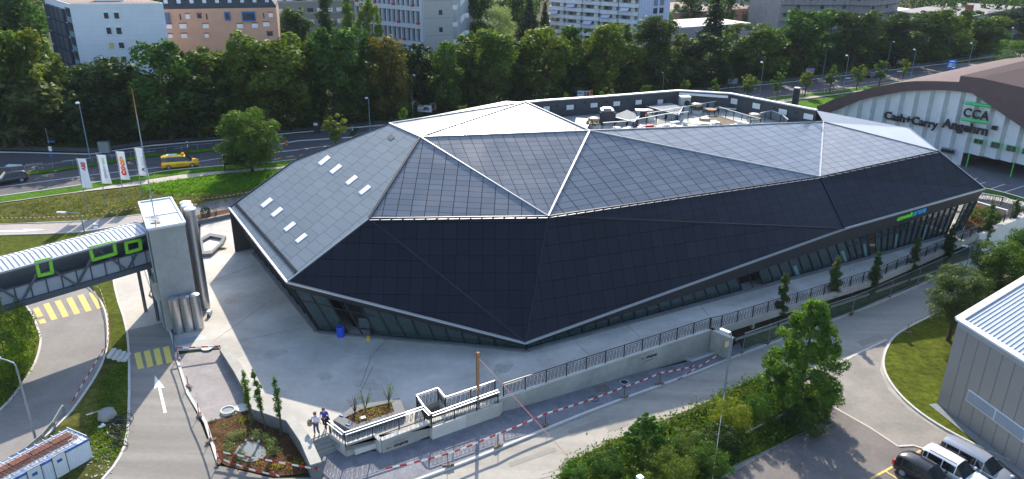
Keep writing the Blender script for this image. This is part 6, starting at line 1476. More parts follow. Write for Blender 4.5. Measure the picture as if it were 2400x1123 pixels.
# orange string from the wood pole
wp=G(1122,984); tp=top_of(wp,1113,826); r=thing('wood_post','tall weathered timber post standing at the retaining wall','post',tuple(wp))
MB().box((0,0,tp/2),(.17,.17,tp)).build('shaft',woodm,r,world='keep'); MB().box((-.1,.06,tp*.74),(.10,.12,tp*.5)).build('splint',M('dark_wood',srgb(110,78,52),.85),r,world='keep'); m=MB(); m.bar((-.25,0,.6),(.3,0,.75),.1); m.bar((-.1,-.1,.35),(.2,.05,.4),.1); m.build('crosspiece',woodm,r,world='keep')
a=wp+Vector((0,0,tp-.4)); b=G(1285,1030)+Vector((0,0,.0)); b=at(1285,1030,.2)
m=MB(); m.tube([a,at(1330,1070,-.9)+Vector((0,0,.05))],.018,5); m.build('guy_line',M('pink_line',srgb(214,140,120),.6),None,'thin pink guy line running from the timber post across the street','line')
# construction fence behind the street
fp=[G(*q) for q in ((1740,828),(1800,806),(1880,775),(1996,737),(2085,697),(2150,668),(2200,645),(2300,598))]
FN=thing('construction_fence','mobile mesh construction fence with green sheen along the street kerb','fence',tuple(fp[0]))
fm_=M('fence_mesh',srgb(96,128,112),.6); fm_.node_tree.nodes['Principled BSDF'].inputs['Alpha'].default_value=.22
for i,(a,b) in enumerate(zip(fp[:-1],fp[1:])):
    m=MB(); m.bar(a+Vector((0,0,1.9)),b+Vector((0,0,1.9)),.05); m.bar(a+Vector((0,0,.25)),b+Vector((0,0,.25)),.04); m.bar(a,a+Vector((0,0,2)),.05); m.build('fence_frame',galv,FN,world=True)
    m=MB(); m.poly([a+Vector((0,0,.25)),b+Vector((0,0,.25)),b+Vector((0,0,1.9)),a+Vector((0,0,1.9))]); m.build('fence_mesh',fm_,FN,world=True)
    m=MB(); m.box((a.x,a.y,a.z+.12),(.75,.24,.16),.9); m.build('fence_foot',M('foot_brown',srgb(112,74,62),.9) if i%2 else conc_dark,FN,world=True)
# guard rail on the left, steps on the island
gp=[G(*q) for q in ((152,972),(130,1010),(105,1040),(70,1070),(30,1095))]; r=thing('guard_rail','short galvanised guard rail behind the container','guard rail',tuple(gp[0]))
m=MB(); 
for a,b in zip(gp[:-1],gp[1:]): m.bar(a+Vector((0,0,.65)),b+Vector((0,0,.65)),.06,.3)
m.build('beam',galv,r,world=True); m=MB(); [m.bar(q,q+Vector((0,0,.7)),.12) for q in gp[:4]]; m.build('posts',galv,r,world=True)
r=thing('garden_steps','four pale concrete steps across the grass island','steps',tuple(G(280,838)))
for k in range(4):
    q=G(264+k*11,838+k*.5); m=MB(); m.box((q.x,q.y,q.z+.02+.12*(3-k)),(.34,1.2,.22),R(8)); m.build('step',conc_light,r,world=True)
# stair rail + hoses near the crosswalk
def ring(name,label,px,r0,mat,h=.03,cat='manhole',off=.1,inner=None,g_=None,z=None):
    p=G(*px,off) if z is None else at(*px,z); t=thing(name,label,cat,tuple(p),group=g_)
    MB().lathe([(r0,0),(r0,h),(r0*.82,h),(r0*.82,0)],24).build('ring',mat,t,world='keep'); MB().lathe([(r0*.82,0),(r0*.82,h*.7)],24).build('cover',inner or conc_dark,t,world='keep')
ring('manhole','white ringed manhole on the sidewalk, the one nearer the eingang lettering',(1503,856),.62,conc_light)
ring('manhole','white ringed manhole on the sidewalk, the one at the loading bay corner',(1569,832),.6,conc_light)
ring('manhole','small open drain with white rim on the sidewalk',(1463,896),.35,conc_light,inner=blackm)
ring('manhole','dark round wet looking cover on the sidewalk',(1392,935),.4,M('cover_dark',srgb(62,64,70),.6))
m=MB(); p=G(1407,911,.115); m.box(p,(1.3,.7,.02),.5); m.build('drain_patch',M('patch_brown',srgb(120,104,92),.9,var=.3,scale=6),None,'square brown patch with drain grate on the sidewalk','patch')
ring('concrete_ring','pale raised manhole ring with dark mesh beside the planting bed',(535,966),.5,conc_light,.22,'manhole ring',.0,inner=M('mesh_grey',srgb(120,128,134),.7))
ring('concrete_ring','half visible pale manhole disc at the corner of the plaza wall',(569,957),.5,conc_light,.1,'manhole ring',.0,inner=M('cover_pale',srgb(196,196,190),.7))
ring('manhole','pale round cover in the plaza strip above the yard',(485,815),.45,conc_plaza,.012,off=.05,inner=conc_light,z=.0)
ring('manhole','round cover set in the lit concrete beside the plaza wall',(555,830),.5,conc_plaza,.012,inner=conc,z=.0)
p=G(252,978); r=thing('concrete_cone','grey concrete shaft cone with dark mesh lying in the grass island','shaft cone',tuple(p)); MB().lathe([(.62,0),(.48,.5),(.46,.5),(.44,.44),(0,.44)],24).build('cone',conc,r,world='keep'); MB().lathe([(.42,.45),(.42,.47)],20).build('mesh',M('mesh_grey'),r,world='keep')
p=G(225,968); MB().box(p+Vector((0,0,.06)),(1.2,.12,.06),.6).build('plank',M('pale_wood',srgb(214,206,188),.7),None,'pale plank in the grass next to the shaft cone','plank')
m=MB(); p=G(237,1003); m.box(p+Vector((0,0,.08)),(.35,.2,.1),.5); m.box(p+Vector((.1,.15,.12)),(.15,.35,.08),.9); m.build('scrap_paper',whitemetal,None,'crumpled white scrap lying on the grass island','scrap')
# hose heap
rr=random.Random(7); r=thing('hose_heap','tangle of black pipes and hoses lying at the driveway kerb','hoses',tuple(G(275,1010)))
for k in range(14):
    c=G(278+rr.uniform(-12,16),1000+rr.uniform(-18,50)); R_=rr.uniform(.25,.6); tl=rr.uniform(-.3,.3)
    m=MB(); m.tube([(c.x+R_*math.cos(a),c.y+R_*.7*math.sin(a),c.z+.1+.12*math.sin(a*2+k)+.02*k+tl*.1) for a in [2*math.pi*j/18 for j in range(18)]],.028,5,close=True); m.build('hose_loop',darkmetal,r,world=True)
rr=random.Random(8); r=thing('rubble','scattered pale rubble between the container and the driveway kerb','rubble',tuple(G(235,1080))); r['kind']='stuff'
m=MB()
for k in range(70):
    c=G(235+rr.uniform(-35,30),1075+rr.uniform(-30,45)); m.box(c+Vector((0,0,.02)),(rr.uniform(.04,.14),rr.uniform(.04,.1),.05),rr.uniform(0,3))
m.build('stones',conc,r,world=True)
# black hose from the tower
hp=[Z(*q,.06) for q in ((372,660),(380,690),(390,715),(400,740),(404,770),(406,800),(412,825))]; m=MB(); m.tube(smooth_line(hp,2),.06,6); m.build('hose',M('hose_grey',srgb(70,84,100),.5),None,'dark hose running down along the tower foot and driveway kerb','hose')
m=MB(); m.tube([Z(*q,.08) for q in ((350,690),(356,672),(366,674),(372,690),(358,697),(350,690))],.05,6); m.build('hose',darkmetal,None,'coil of hose on the driveway beside the tower','hose')
r=thing('wheelbarrow','small white and black work trolley beside the tall silo base','trolley',tuple(Z(492,740))); MB().box((0,0,.35),(.3,.5,.3)).build('tray',whitemetal,r,world='keep'); m=MB(); m.tube([(-.05,-.35,.15),(.05,-.35,.15)],.15,12); m.tube([(-.05,.35,.15),(.05,.35,.15)],.15,12); m.build('wheels',blackm,r,world='keep')
# blue barrel + yellow bucket + small things
p=at(799,788); r=thing('barrel','blue plastic barrel standing left of the arena entrance','barrel',tuple(p)); MB().lathe([(.3,0),(.33,.1),(.33,.42),(.345,.45),(.33,.48),(.33,.8),(.31,.88),(.27,.88),(.25,.8),(0,.8)],20).build('drum',M('barrel_blue',srgb(24,70,180),.4),r,world='keep')
p=at(863,797); r=thing('bucket','small yellow bucket at the arena door','bucket',tuple(p)); MB().lathe([(.13,0),(.16,.26),(.14,.26),(.12,.2),(0,.2)],16).build('pail',M('bucket_yellow',srgb(214,180,40),.4),r,world='keep'); m=MB(); m.tube([(.16*math.cos(a),0,.26+.16*math.sin(a)) for a in [math.pi*k/8 for k in range(9)]],.01,4); m.build('handle',galv,r,world='keep')
p=at(520,583); r=thing('stray_branch','dark curved object lying on the sunlit plaza near the basin','debris',tuple(p)); m=MB(); m.tube([(-.5,0,.1),(-.2,-.15,.2),(.2,-.1,.15),(.4,.1,.1)],.05,6); m.build('rod',blackm,r,world='keep'); MB().box((.1,.05,.1),(.7,.3,.08)).build('sheet_scrap',M('scrap_yellow',srgb(206,196,150),.6),r,world='keep')
for nm,px,py in (('blue strap end on the left rim of the raised planter',800,975),('blue strap end on the lower rim of the raised planter',815,996)):
    p=at(px,py,.5); m=MB(); m.box(p+Vector((0,0,.04)),(.3,.1,.05),-.5); m.build('strap',M('strap_blue',srgb(30,90,190),.5),None,nm,'strap')
m=MB(); p=at(850,981,.45); m.box(p+Vector((0,0,.05)),(.4,.25,.1),.3); m.build('pale_stone',whitemetal,None,'small white stone among the plants in the raised planter','stone')
# ladder in the car park
p=G(1988,688); r=thing('ladder','aluminium ladder leaning on the deck edge of the car park','ladder',tuple(p)); m=MB(); m.bar((-.2,-.5,0),(-.2,.2,2.6),.06); m.bar((.2,-.5,0),(.2,.2,2.6),.06); m.build('rails',galv,r,world='keep'); m=MB(); [m.bar((-.2,-.5+.7*k/9,2.6*k/9),(.2,-.5+.7*k/9,2.6*k/9),.04) for k in range(1,9)]; m.build('rungs',galv,r,world='keep')
for lab,px,py,wd in (('grey slab on the ground right of the end wall, nearer one',2306,566,1.5),('grey slab on the ground right of the end wall, farther one',2322,560,1.9)):
    p=G(px,py); MB().box(p+Vector((0,0,.2)),(wd,.9,.3),.45).build('concrete_slab',M('slab_blue',srgb(120,134,148),.7),None,lab,'slab')
ring('manhole','group of pale shaft rings beside the short street lamp',(2312,583),.6,conc,.3,off=.0)
# fallen post + trough in the hedge
a,b=G(1745,1028)+Vector((0,0,.5)),G(1838,992)+Vector((0,0,.9)); m=MB(); m.tube([a,b],.06,6); m.build('fallen_pole',galv,None,'grey pole lying across the hedge beside the parking lot','pole')
m=MB(); p=G(1853,990); m.box(p+Vector((0,0,.5)),(1.1,.35,.3),-.45); m.build('metal_trough',M('trough',srgb(110,118,112),.5),None,'small grey metal box in the shade under the large maple','box')
p=G(1478,1170); 
p=at(1500,1120,.2); MB().box(p,(.35,.35,.2),.5).build('white_box',whitemetal,None,'white corner of a box rising at the bottom edge of the hedge','box')
# ================================================================ ROAD SIGNS, BILLBOARDS
def billboard(label,px,w_,z0,h_,rz,cols,post=True):
    p=G(*px); r=thing('billboard',label,'billboard',tuple(p),rz=rz); MB().box((0,0,z0+h_/2),(w_,.12,h_)).build('frame',galv,r,world='keep'); MB().box((0,-.08,z0+h_/2),(w_*.94,.03,h_*.88)).build('poster',M('poster_%d'%int(cols[0][0]*999),cols[0],.5,var=.05),r,world='keep')
    for (cx,cz,cw,ch,c) in cols[1]: MB().lathe([(cw/2,0),(cw/2,.02)],14).build('poster_motif',M('motif_%d_%d'%(int(c[0]*999),int(c[2]*999)),c,.5),r,world='keep') if False else MB().box((cx*w_,-.10,z0+h_*cz),(cw*w_,.02,ch*h_)).build('poster_motif',M('motif_%d_%d'%(int(c[0]*999),int(c[2]*999)),c,.5),r,world='keep')
    for s in (-1,1): MB().box((s*w_*.4,.05,z0/2),(.12,.12,z0)).build('post',darkmetal,r,world='keep')
    return r
billboard('white billboard with a grey car picture in front of the dark trees',(996,276),2.7,1.0,1.3,R(-12),(srgb(214,218,222),[(.12,.45,.4,.35,srgb(110,114,120)),(.12,.65,.25,.16,srgb(60,64,70)),(-.3,.3,.3,.08,srgb(90,90,96))]))
billboard('dark side panel of the V-shaped billboard left of the arena roof',(1016,272),1.5,1.1,1.3,R(48),(srgb(120,110,116),[(-.1,.5,.4,.6,srgb(50,50,60)),(.3,.5,.2,.6,srgb(180,120,100))]))
billboard('pale billboard with two faces in front of the trees behind the terrace',(1367,240),2.6,1.1,1.3,R(-6),(srgb(196,206,216),[(.12,.5,.2,.7,srgb(150,100,80)),(.34,.5,.2,.7,srgb(120,80,64)),(-.25,.6,.35,.16,srgb(50,60,110))]))
billboard('narrow orange side panel of the billboard behind the terrace',(1384,238),1.2,1.1,1.3,R(52),(srgb(226,156,60),[(.1,.5,.5,.3,srgb(60,70,60))]))
billboard('blank grey panel standing before the trees left of the first tall maple',(1715,210),2.1,1.3,1.1,R(0),(srgb(126,134,144),[]))
billboard('red and blue billboard behind the second young tree on the right',(1896,184),2.3,1.2,1.2,R(15),(srgb(80,130,190),[(.25,.5,.4,.6,srgb(190,90,84))]))
billboard('small dark framed panel in the shade near the far bend',(2105,160),1.8,1.2,1.0,R(25),(srgb(96,112,120),[]))
p=G(247,357); r=thing('switch_cabinet','grey green utility cabinet in the shade beside the far footpath','cabinet',tuple(p)); MB().box((0,0,.75),(1.5,.6,1.5)).build('casing',M('cabinet_green',srgb(120,132,130),.6),r,world='keep'); MB().box((0,0,1.54),(1.6,.7,.08)).build('lid',galv,r,world='keep')
# blue direction sign
p=G(2220,178); r=thing('direction_sign','large blue direction sign with white arrows beside the junction','road sign',tuple(p),rz=R(14)); hs=top_of(p,2222,141)
w_=2.4; hh=2.1; MB().box((.6,0,hs-hh/2),(w_,.1,hh)).build('panel',M('sign_blue',srgb(24,96,196),.4,var=.02),r,world='keep'); [MB().box((x,.05,hs/2-.5),(.14,.14,hs-1)).build('post',darkmetal,r,world='keep') for x in (.1,)]
m=MB(); zc=hs-hh
for cx,cz,cw,ch in ((.55,1.8,1.2,.25),(.15,1.15,.9,.22),(.1,.65,1.2,.22),(1.3,.3,.9,.25)): m.box((cx,-.065,zc+cz),(cw,.02,ch))
m.bar((.6,-.065,zc+.5),(1.0,-.065,zc+1.3),.1,.02,up=(0,1,0)); m.build('sign_fields',white_paint,r,world='keep'); MB().box((1.45,-.065,zc+.85),(.5,.02,.5)).build('green_field',M('sign_green'),r,world='keep')
p=G(2321,165); r=thing('traffic_signal','small dark traffic signal at the far junction','traffic light',tuple(p)); MB().tube([(0,0,0),(0,0,1.6)],.06,6).build('pole',darkmetal,r,world='keep'); MB().box((0,0,1.9),(.6,.3,.5)).build('signal_head',blackm,r,world='keep')
# blue sign left
p=G(121,366); r=thing('road_sign','blue and white road sign on a grey post in the shade at the left','road sign',tuple(p)); hs=top_of(p,113,331); MB().tube([(0,0,0),(0,0,hs)],.04,6).build('post',galv,r,world='keep'); MB().lathe([(.0,0),(.32,0),(.32,.04),(0,.04)],18).build('disc',M('sign_blue'),r,world='keep').rotation_euler=(R(90),0,0); r.children[-1].location=(.05,-.06,hs-.3); MB().box((.4,-.05,hs-.05),(1.0,.05,.16)).build('arrow_plate',M('sign_blue'),r,world='keep'); MB().box((.05,-.05,hs-1.1),(.45,.05,.7)).build('white_plate',whitemetal,r,world='keep')
# beacons / bollards
for lab,px,top in (('black and white marker post on the far kerb right of the taxi',(440,345),(439,331)),('black and white marker post beside the bus shelter',(525,391),(523,378)),('black and white marker post on the far kerb above the arena roof',(826,306),(824,296)),('small white marker post beside the right road verge',(1932,216),(1932,209))):
    p=G(*px); h=top_of(p,*top); r=thing('marker_post',lab,'marker post',tuple(p)); MB().box((0,0,h/2),(.14,.12,h)).build('post',whitemetal,r,world='keep'); MB().box((0,0,h*.62),(.15,.13,h*.25)).build('black_band',blackm,r,world='keep')
p=G(672,340); r=thing('traffic_beacon','small orange and black warning beacon in the middle of the road','beacon',tuple(p)); MB().lathe([(.16,0),(.16,.6),(.1,.68),(0,.7)],12).build('body',M('beacon_orange',srgb(240,150,30),.4),r,world='keep'); MB().lathe([(.165,.25),(.165,.4)],12).build('band',blackm,r,world='keep')
p=G(744,312); r=thing('ticket_machine','small dark machine with a lit screen under the trees','machine',tuple(p)); MB().box((0,0,.9),(1.0,.5,1.8)).build('casing',darkmetal,r,world='keep'); MB().box((-.1,-.27,1.5),(.6,.03,.4)).build('screen',whitemetal,r,world='keep')
# bus shelter
p=G(553,398); r=thing('bus_shelter','dark open bus shelter under the round tree','bus shelter',tuple(p),rz=R(18)); MB().box((0,0,2.25),(3.0,1.3,.1)).build('roof',darkmetal,r,world='keep'); [MB().box((x,y,1.1),(.09,.09,2.2)).build('post',darkmetal,r,world='keep') for x in (-1.4,1.4) for y in (-.55,.55)]; MB().box((0,.6,1.3),(2.8,.04,1.5)).build('back_panel',M('shelter_glass',srgb(60,70,66),.1,0,.8),r,world='keep'); MB().box((-1.4,0,1.3),(.04,1.1,1.5)).build('side_panel',M('shelter_glass'),r,world='keep')
# guard rail along the median
gp=[Vector((-80,93.6,0))]+P((0,405),(60,401),(125,395),(350,360),(500,346)); r=thing('median_rail','long thin guard rail on the green median of the main road','guard rail',tuple(gp[1])); m=MB(); gp=[q+Vector((0,0,.7)) for q in gp]
for a,b in zip(gp[:-1],gp[1:]): m.bar(a,b,.04,.07)
m.build('rail',galv,r,world=True); m=MB()
for a,b in zip(gp[:-1],gp[1:]):
    n=int((b-a).length/2.5)+1
    for k in range(n): q=a.lerp(b,k/n); m.bar(q-Vector((0,0,.7)),q,.06)
m.build('posts',galv,r,world=True)
# far fence under the trees
gp=[q for q in offset_line(far[4:9],6.2)]; gp=[Vector((q.x,q.y,g(q.x))) for q in gp]; r=thing('wire_fence','dark wire fence at the foot of the roadside trees','fence',tuple(gp[1])); m=MB()
for a,b in zip(gp[:-1],gp[1:]):
    m.bar(a+Vector((0,0,1.3)),b+Vector((0,0,1.3)),.04); n=int((b-a).length/2.5)+1
    for k in range(n): q=a.lerp(b,k/n); m.bar(q,q+Vector((0,0,1.4)),.08)
m.build('wires_and_posts',darkmetal,r,world=True)

m=MB(); m.tube([G(1693,960)+Vector((0,0,2.2)),at(1669,1128,-.5)],.02,5); m.build('wire',galv,None,'thin pale wire hanging from the lamp post beside the loading bay across the hedge','wire')
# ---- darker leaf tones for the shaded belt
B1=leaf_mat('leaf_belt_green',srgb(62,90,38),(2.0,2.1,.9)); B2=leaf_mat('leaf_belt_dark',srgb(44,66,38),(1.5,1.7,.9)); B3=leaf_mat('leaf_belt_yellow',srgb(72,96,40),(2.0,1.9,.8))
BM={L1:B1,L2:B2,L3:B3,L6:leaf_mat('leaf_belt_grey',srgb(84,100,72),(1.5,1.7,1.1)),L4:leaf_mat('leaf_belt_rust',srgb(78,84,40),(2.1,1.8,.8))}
_w=['first','second','third','fourth','fifth','sixth','seventh','eighth','ninth','tenth','eleventh','twelfth','thirteenth','fourteenth','fifteenth','sixteenth','seventeenth','eighteenth','nineteenth']
def nth(k):
    if k<20: return _w[k-1]
    return ('twentieth' if k==20 else 'twenty-'+_w[k-21])
# ================================================================ TREES
def crown_pts(rng,shape,n,nl):
    """unit crown: z 0..1, radius about .5 ; returns positions, outward normals"""
    if shape=='round':
        cs=[];rs=[]
        for k in range(nl):
            zz=rng.uniform(.12,.92); prof=math.sin(math.pi*min(1,max(0,(zz*.92+.06))))**.55; a=k*2.39996+rng.uniform(-.5,.5); rr=prof*rng.uniform(.10,.43)
            cs.append((rr*math.cos(a),rr*math.sin(a),zz)); rs.append(rng.uniform(.06,.19))
        cs=np.array(cs); rs=np.array(rs)
    elif shape=='dense':
        cs=[];rs=[]
        for k in range(nl):
            zz=rng.uniform(.08,.92); prof=math.sin(math.pi*min(1,max(0,(zz*.88+.08))))**.5; a=k*2.39996+rng.uniform(-.4,.4); rr=prof*rng.uniform(.14,.42)
            cs.append((rr*math.cos(a),rr*math.sin(a),zz)); rs.append(rng.uniform(.06,.12))
        cs=np.array(cs); rs=np.array(rs)
    elif shape=='oval':
        cs=[];rs=[]
        for k in range(nl):
            zz=rng.uniform(.05,.95); prof=max(.1,math.sin(math.pi*(zz*.85+.07)))**.8; a=k*2.39996; rr=prof*rng.uniform(.08,.42)
            cs.append((rr*math.cos(a),rr*math.sin(a),zz)); rs.append(rng.uniform(.05,.16)*(1.15-.5*zz))
        cs=np.array(cs); rs=np.array(rs)
    elif shape=='maple':
        cs=[];rs=[]
        for k in range(nl):
            zz=rng.uniform(.03,.97)**.9; prof=(1-zz)**.62*(1 if zz>.22 else .55+2*zz); a=k*2.39996; rr=prof*rng.uniform(.22,.50)
            cs.append((rr*math.cos(a),rr*math.sin(a),zz)); rs.append(rng.uniform(.03,.08)*(1.15-.45*zz))
        cs=np.array(cs); rs=np.array(rs)
    elif shape=='cone':
        cs=[];rs=[]
        for k in range(nl):
            zz=(k+.5)/nl; a=k*2.39996; rr=(1-zz)*.38*rng.uniform(.6,1.1); cs.append((rr*math.cos(a),rr*math.sin(a),zz)); rs.append(.05+.12*(1-zz))
        cs=np.array(cs); rs=np.array(rs)
    else: # column
        cs=[];rs=[]
        for k in range(nl):
            zz=min(.99,max(.01,(k+.5)/nl+rng.uniform(-.05,.05))); w_=math.sin(math.pi*min(1,(zz*.85+.13)))**.7; a=rng.uniform(0,6.283); rr=.26*w_*rng.uniform(.1,1.0); cs.append((rr*math.cos(a),rr*math.sin(a),zz)); rs.append(.10+.16*w_*rng.uniform(.6,1.1))
        cs=np.array(cs); rs=np.array(rs)
    w_=rs**2; idx=rng.choice(len(cs),n,p=w_/w_.sum())
    d=rng.normal(size=(n,3)); d[:,2]+=.25; d/=np.linalg.norm(d,axis=1)[:,None]
    rad=rs[idx]*rng.uniform(.35,1.08,n)**.6
    zs={'column':.28,'cone':.6}.get(shape,.85)
    p=cs[idx]+d*rad[:,None]*np.array([1,1,zs])
    return p,d,cs
_cm={}
def crown_mesh(key,shape,n,nl,seed,leaf,aspect,mat):
    # leaf size is relative to the crown height; aspect = width/height of the crown
    if key in _cm: return _cm[key]
    rng=np.random.RandomState(seed); p,d,cs=crown_pts(rng,shape,n,nl); p=p*np.array([aspect,aspect,1.0])
    me=leafmesh('crown',mat,p,d,leaf,rng,mesh_only=True,jit=.38); _cm[key]=(me,cs*np.array([aspect,aspect,1.0])); return _cm[key]
def trunk_mesh(key,cs,cb,seed,r0):
    """unit tree height 1; crown occupies cb..1"""
    if key in _cm: return _cm[key]
    rng=random.Random(seed); m=MB(); top=cb+(1-cb)*.8
    m.tube([(0,0,-.02),(.004,0,cb*.5),(rng.uniform(-.01,.01),0,cb),(rng.uniform(-.02,.02),rng.uniform(-.02,.02),cb+(1-cb)*.4),(0,0,top)],[r0*1.25,r0,r0*.85,r0*.5,r0*.12],7)
    for k in range(0,len(cs),max(1,len(cs)//14)):
        c=cs[k]; z=cb+(1-cb)*c[2]; s_=max(cb*.9,z-.5*math.hypot(c[0],c[1])*(1-cb)-.05); m.tube([(0,0,s_),(c[0]*(1-cb)*.5,c[1]*(1-cb)*.5,(s_+z)/2+.01),(c[0]*(1-cb),c[1]*(1-cb),z)],[r0*.42,r0*.28,r0*.08],5,cap=False)
    me=bpy.data.meshes.new('trunk'); me.from_pydata(m.v,[],m.f); me.materials.append(barkm); me.update(); _cm[key]=me; return me
def tree(name,label,base,h,wd,kind,mat,group=None,cb=.12,var=0,rz=0,cat='tree'):
    """kinds: far, mid, near, col, young, cone"""
    cfg={'far':('round',6000,42,.040,.62),'farb':('oval',6000,50,.038,.5),'mid':('round',9000,44,.026,.75),'near':('maple',36000,260,.021,.85),'nearr':('dense',26000,150,.024,.9),'colthin':('column',1500,22,.030,.20),'col':('column',5200,30,.026,.24),'young':('oval',2200,26,.048,.55),'cone':('cone',5000,60,.032,.42),'poplar':('column',6000,34,.024,.26),'conic':('maple',9000,80,.036,.9),'shrub':('round',5000,26,.045,1.2),'bigshrub':('dense',11000,100,.034,1.3)}[kind]
    key=(kind,var); cm,cs=crown_mesh(key,cfg[0],cfg[1],cfg[2],17*var+len(kind)*7+3,cfg[3],cfg[4],mat)
    r=thing(name,label,cat,tuple(base),rz,group)
    ch=h*(1-cb); sx=wd/(ch*cfg[4])
    c=bpy.data.objects.new('crown',cm); sc.collection.objects.link(c); c.parent=r; c.location=(0,0,h*cb); c.scale=(ch*sx,ch*sx,ch)
    c.material_slots[0].link='OBJECT'; c.material_slots[0].material=mat
    tm_=trunk_mesh(('t',kind,var,round(cb,2)),cs,cb,var,{'far':.018,'farb':.018,'near':.024,'nearr':.022,'mid':.02}.get(kind,.012))
    t=bpy.data.objects.new('trunk',tm_); sc.collection.objects.link(t); t.parent=r; t.scale=(h*min(1.6,sx),h*min(1.6,sx),h)
    return r
def ptree(name,label,bpx,topy,wpx,kind,mat,group=None,cb=.12,var=0,rz=0,cat='tree',topx=None):
    b=G(*bpx); h=top_of(b,topx or bpx[0],topy); s_=(b+Vector((0,0,h*.6))-CO).length/F
    return tree(name,label,b,h,wpx*s_,kind,mat,group,cb,var,rz,cat)
fx=[0,500,825,1700,2212,2400]; fy=[345,320,290,198,140,118]
belt=[(15,60,160,L3,'big light green tree at the left edge of the photo'),(100,68,130,L3,'light green tree just left of the lattice side of the white block'),(55,135,190,L6,'grey green willow-like tree low at the left edge'),(150,190,120,L2,'dark small tree below the blue lattice side of the white block'),
(258,134,140,L2,'dark feathery tree in front of the white block'),(335,150,110,L2,'dark tree between feathery tree and bright maple'),(405,92,170,L1,'dense bright tree before the right edge of the white block'),(505,112,150,L3,'yellow green tree below the peach block'),(470,180,120,L2,'dark lower tree behind the flags mast'),(585,60,120,L1,'green tree before the right part of the peach block'),(650,82,170,L1,'big rounded pale topped tree right of the peach block'),(725,95,100,L3,'slim yellowish tree left of the tall row above the road lamp'),
(790,58,130,L1,'tall green tree below the poplars'),(850,68,120,L1,'green tree left of the rusty tinted tree'),(915,80,120,L4,'rust tinted tree with orange leaf tips before the high block'),(985,98,115,L2,'dark tree right of the rusty tinted tree'),(1045,92,100,L1,'green tree under the zigzag fire stair'),(1105,72,120,L3,'yellow green tree right of the fire stair'),(1160,75,120,L1,'green tree with brown tips left of the white balcony block'),
(1225,110,110,L1,'shadowed green tree behind the roof peak'),(1275,62,130,L3,'light topped tree at the left foot of the white balcony block'),(1340,58,110,L1,'green tree before the white balcony block, left one'),(1405,45,120,L3,'yellow green tree before the white balcony block, middle one'),(1465,55,120,L1,'green tree before the white balcony block, right one'),(1535,35,110,L2,'dark tree before the blank blue end block'),(1590,75,110,L6,'greyish tree left of the tall conifer'),
(1655,75,120,L2,'dark tree below the tall conifer'),(1715,50,120,L3,'yellow green tree right of the tall conifer'),(1775,62,110,L1,'green tree before the aqua block'),(1835,68,110,L3,'yellow topped low tree left of the scaffolded block'),(1875,22,110,L1,'dense tree before the left part of the scaffolded block'),(1935,22,120,L1,'broad tree before the middle of the scaffolded block'),(1995,22,100,L2,'darker tree before the middle of the scaffolded block'),(2040,25,100,L3,'lighter tree before the right part of the scaffolded block'),(2095,30,120,L2,'dark spreading tree at the right end of the scaffolded block'),(2150,22,100,L1,'birch-like tree right of the scaffolded block'),(2195,20,110,L3,'light green tree left of the red chimney'),(2245,18,110,L1,'tall drooping green tree beside the red chimney'),(2290,40,110,L1,'last tree of the roadside belt before the junction')]
for i,(x,ty,wpx,mt,lab) in enumerate(belt):
    by=float(np.interp(x,fx,fy))-(6 if i%2 else -2); b=G(x,by); 
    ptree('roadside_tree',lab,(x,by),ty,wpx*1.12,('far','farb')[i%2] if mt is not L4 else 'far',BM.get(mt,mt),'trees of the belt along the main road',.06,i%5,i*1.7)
# second and third rows fill the belt below the buildings
rr=random.Random(11); cnt=0
for row,(dy,lo) in enumerate(((12,30),(24,26))):
    x=-40+row*30
    while x<2330:
        by=float(np.interp(x,fx,fy))-dy*(1.2-x/4000.)-4; tymin=np.interp(x,[0,150,200,380,420,650,700,860,900,1080,1120,1280,1320,1560,1600,1850,2100,2400],[75,110,165,160,120,105,92,92,115,115,95,90,80,75,100,85,45,30])
        ty=tymin+rr.uniform(0,30); 
        if by-ty>45:
            cnt+=1; side='second' if row==0 else 'third'
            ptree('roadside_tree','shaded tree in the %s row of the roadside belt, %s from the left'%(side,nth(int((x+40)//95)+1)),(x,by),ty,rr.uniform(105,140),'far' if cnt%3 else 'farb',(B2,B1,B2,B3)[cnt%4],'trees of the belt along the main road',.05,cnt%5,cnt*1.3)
        x+=95
def scatter(name,label,mat,pts,size,jit=1.0,kind='stuff',seed=1,cat='undergrowth'):
    rng=np.random.RandomState(seed); p=np.array(pts); d=rng.normal(size=p.shape); o=leafmesh(name,mat,p,d,size,rng,jit=jit); props(o,label,cat,None,kind); return o
# undergrowth below the belt
rng=np.random.RandomState(5); pts=[]
for k in range(34000):
    x=rng.uniform(-40,2320); y=float(np.interp(x,fx,fy))+4-abs(rng.normal())*16; q=G(x,y); pts.append((q.x+rng.normal()*.5,q.y+rng.normal()*.5,q.z+abs(rng.normal())*2.0))
scatter('undergrowth','dark undergrowth and ivy filling the foot of the roadside trees',L2,pts,.55)
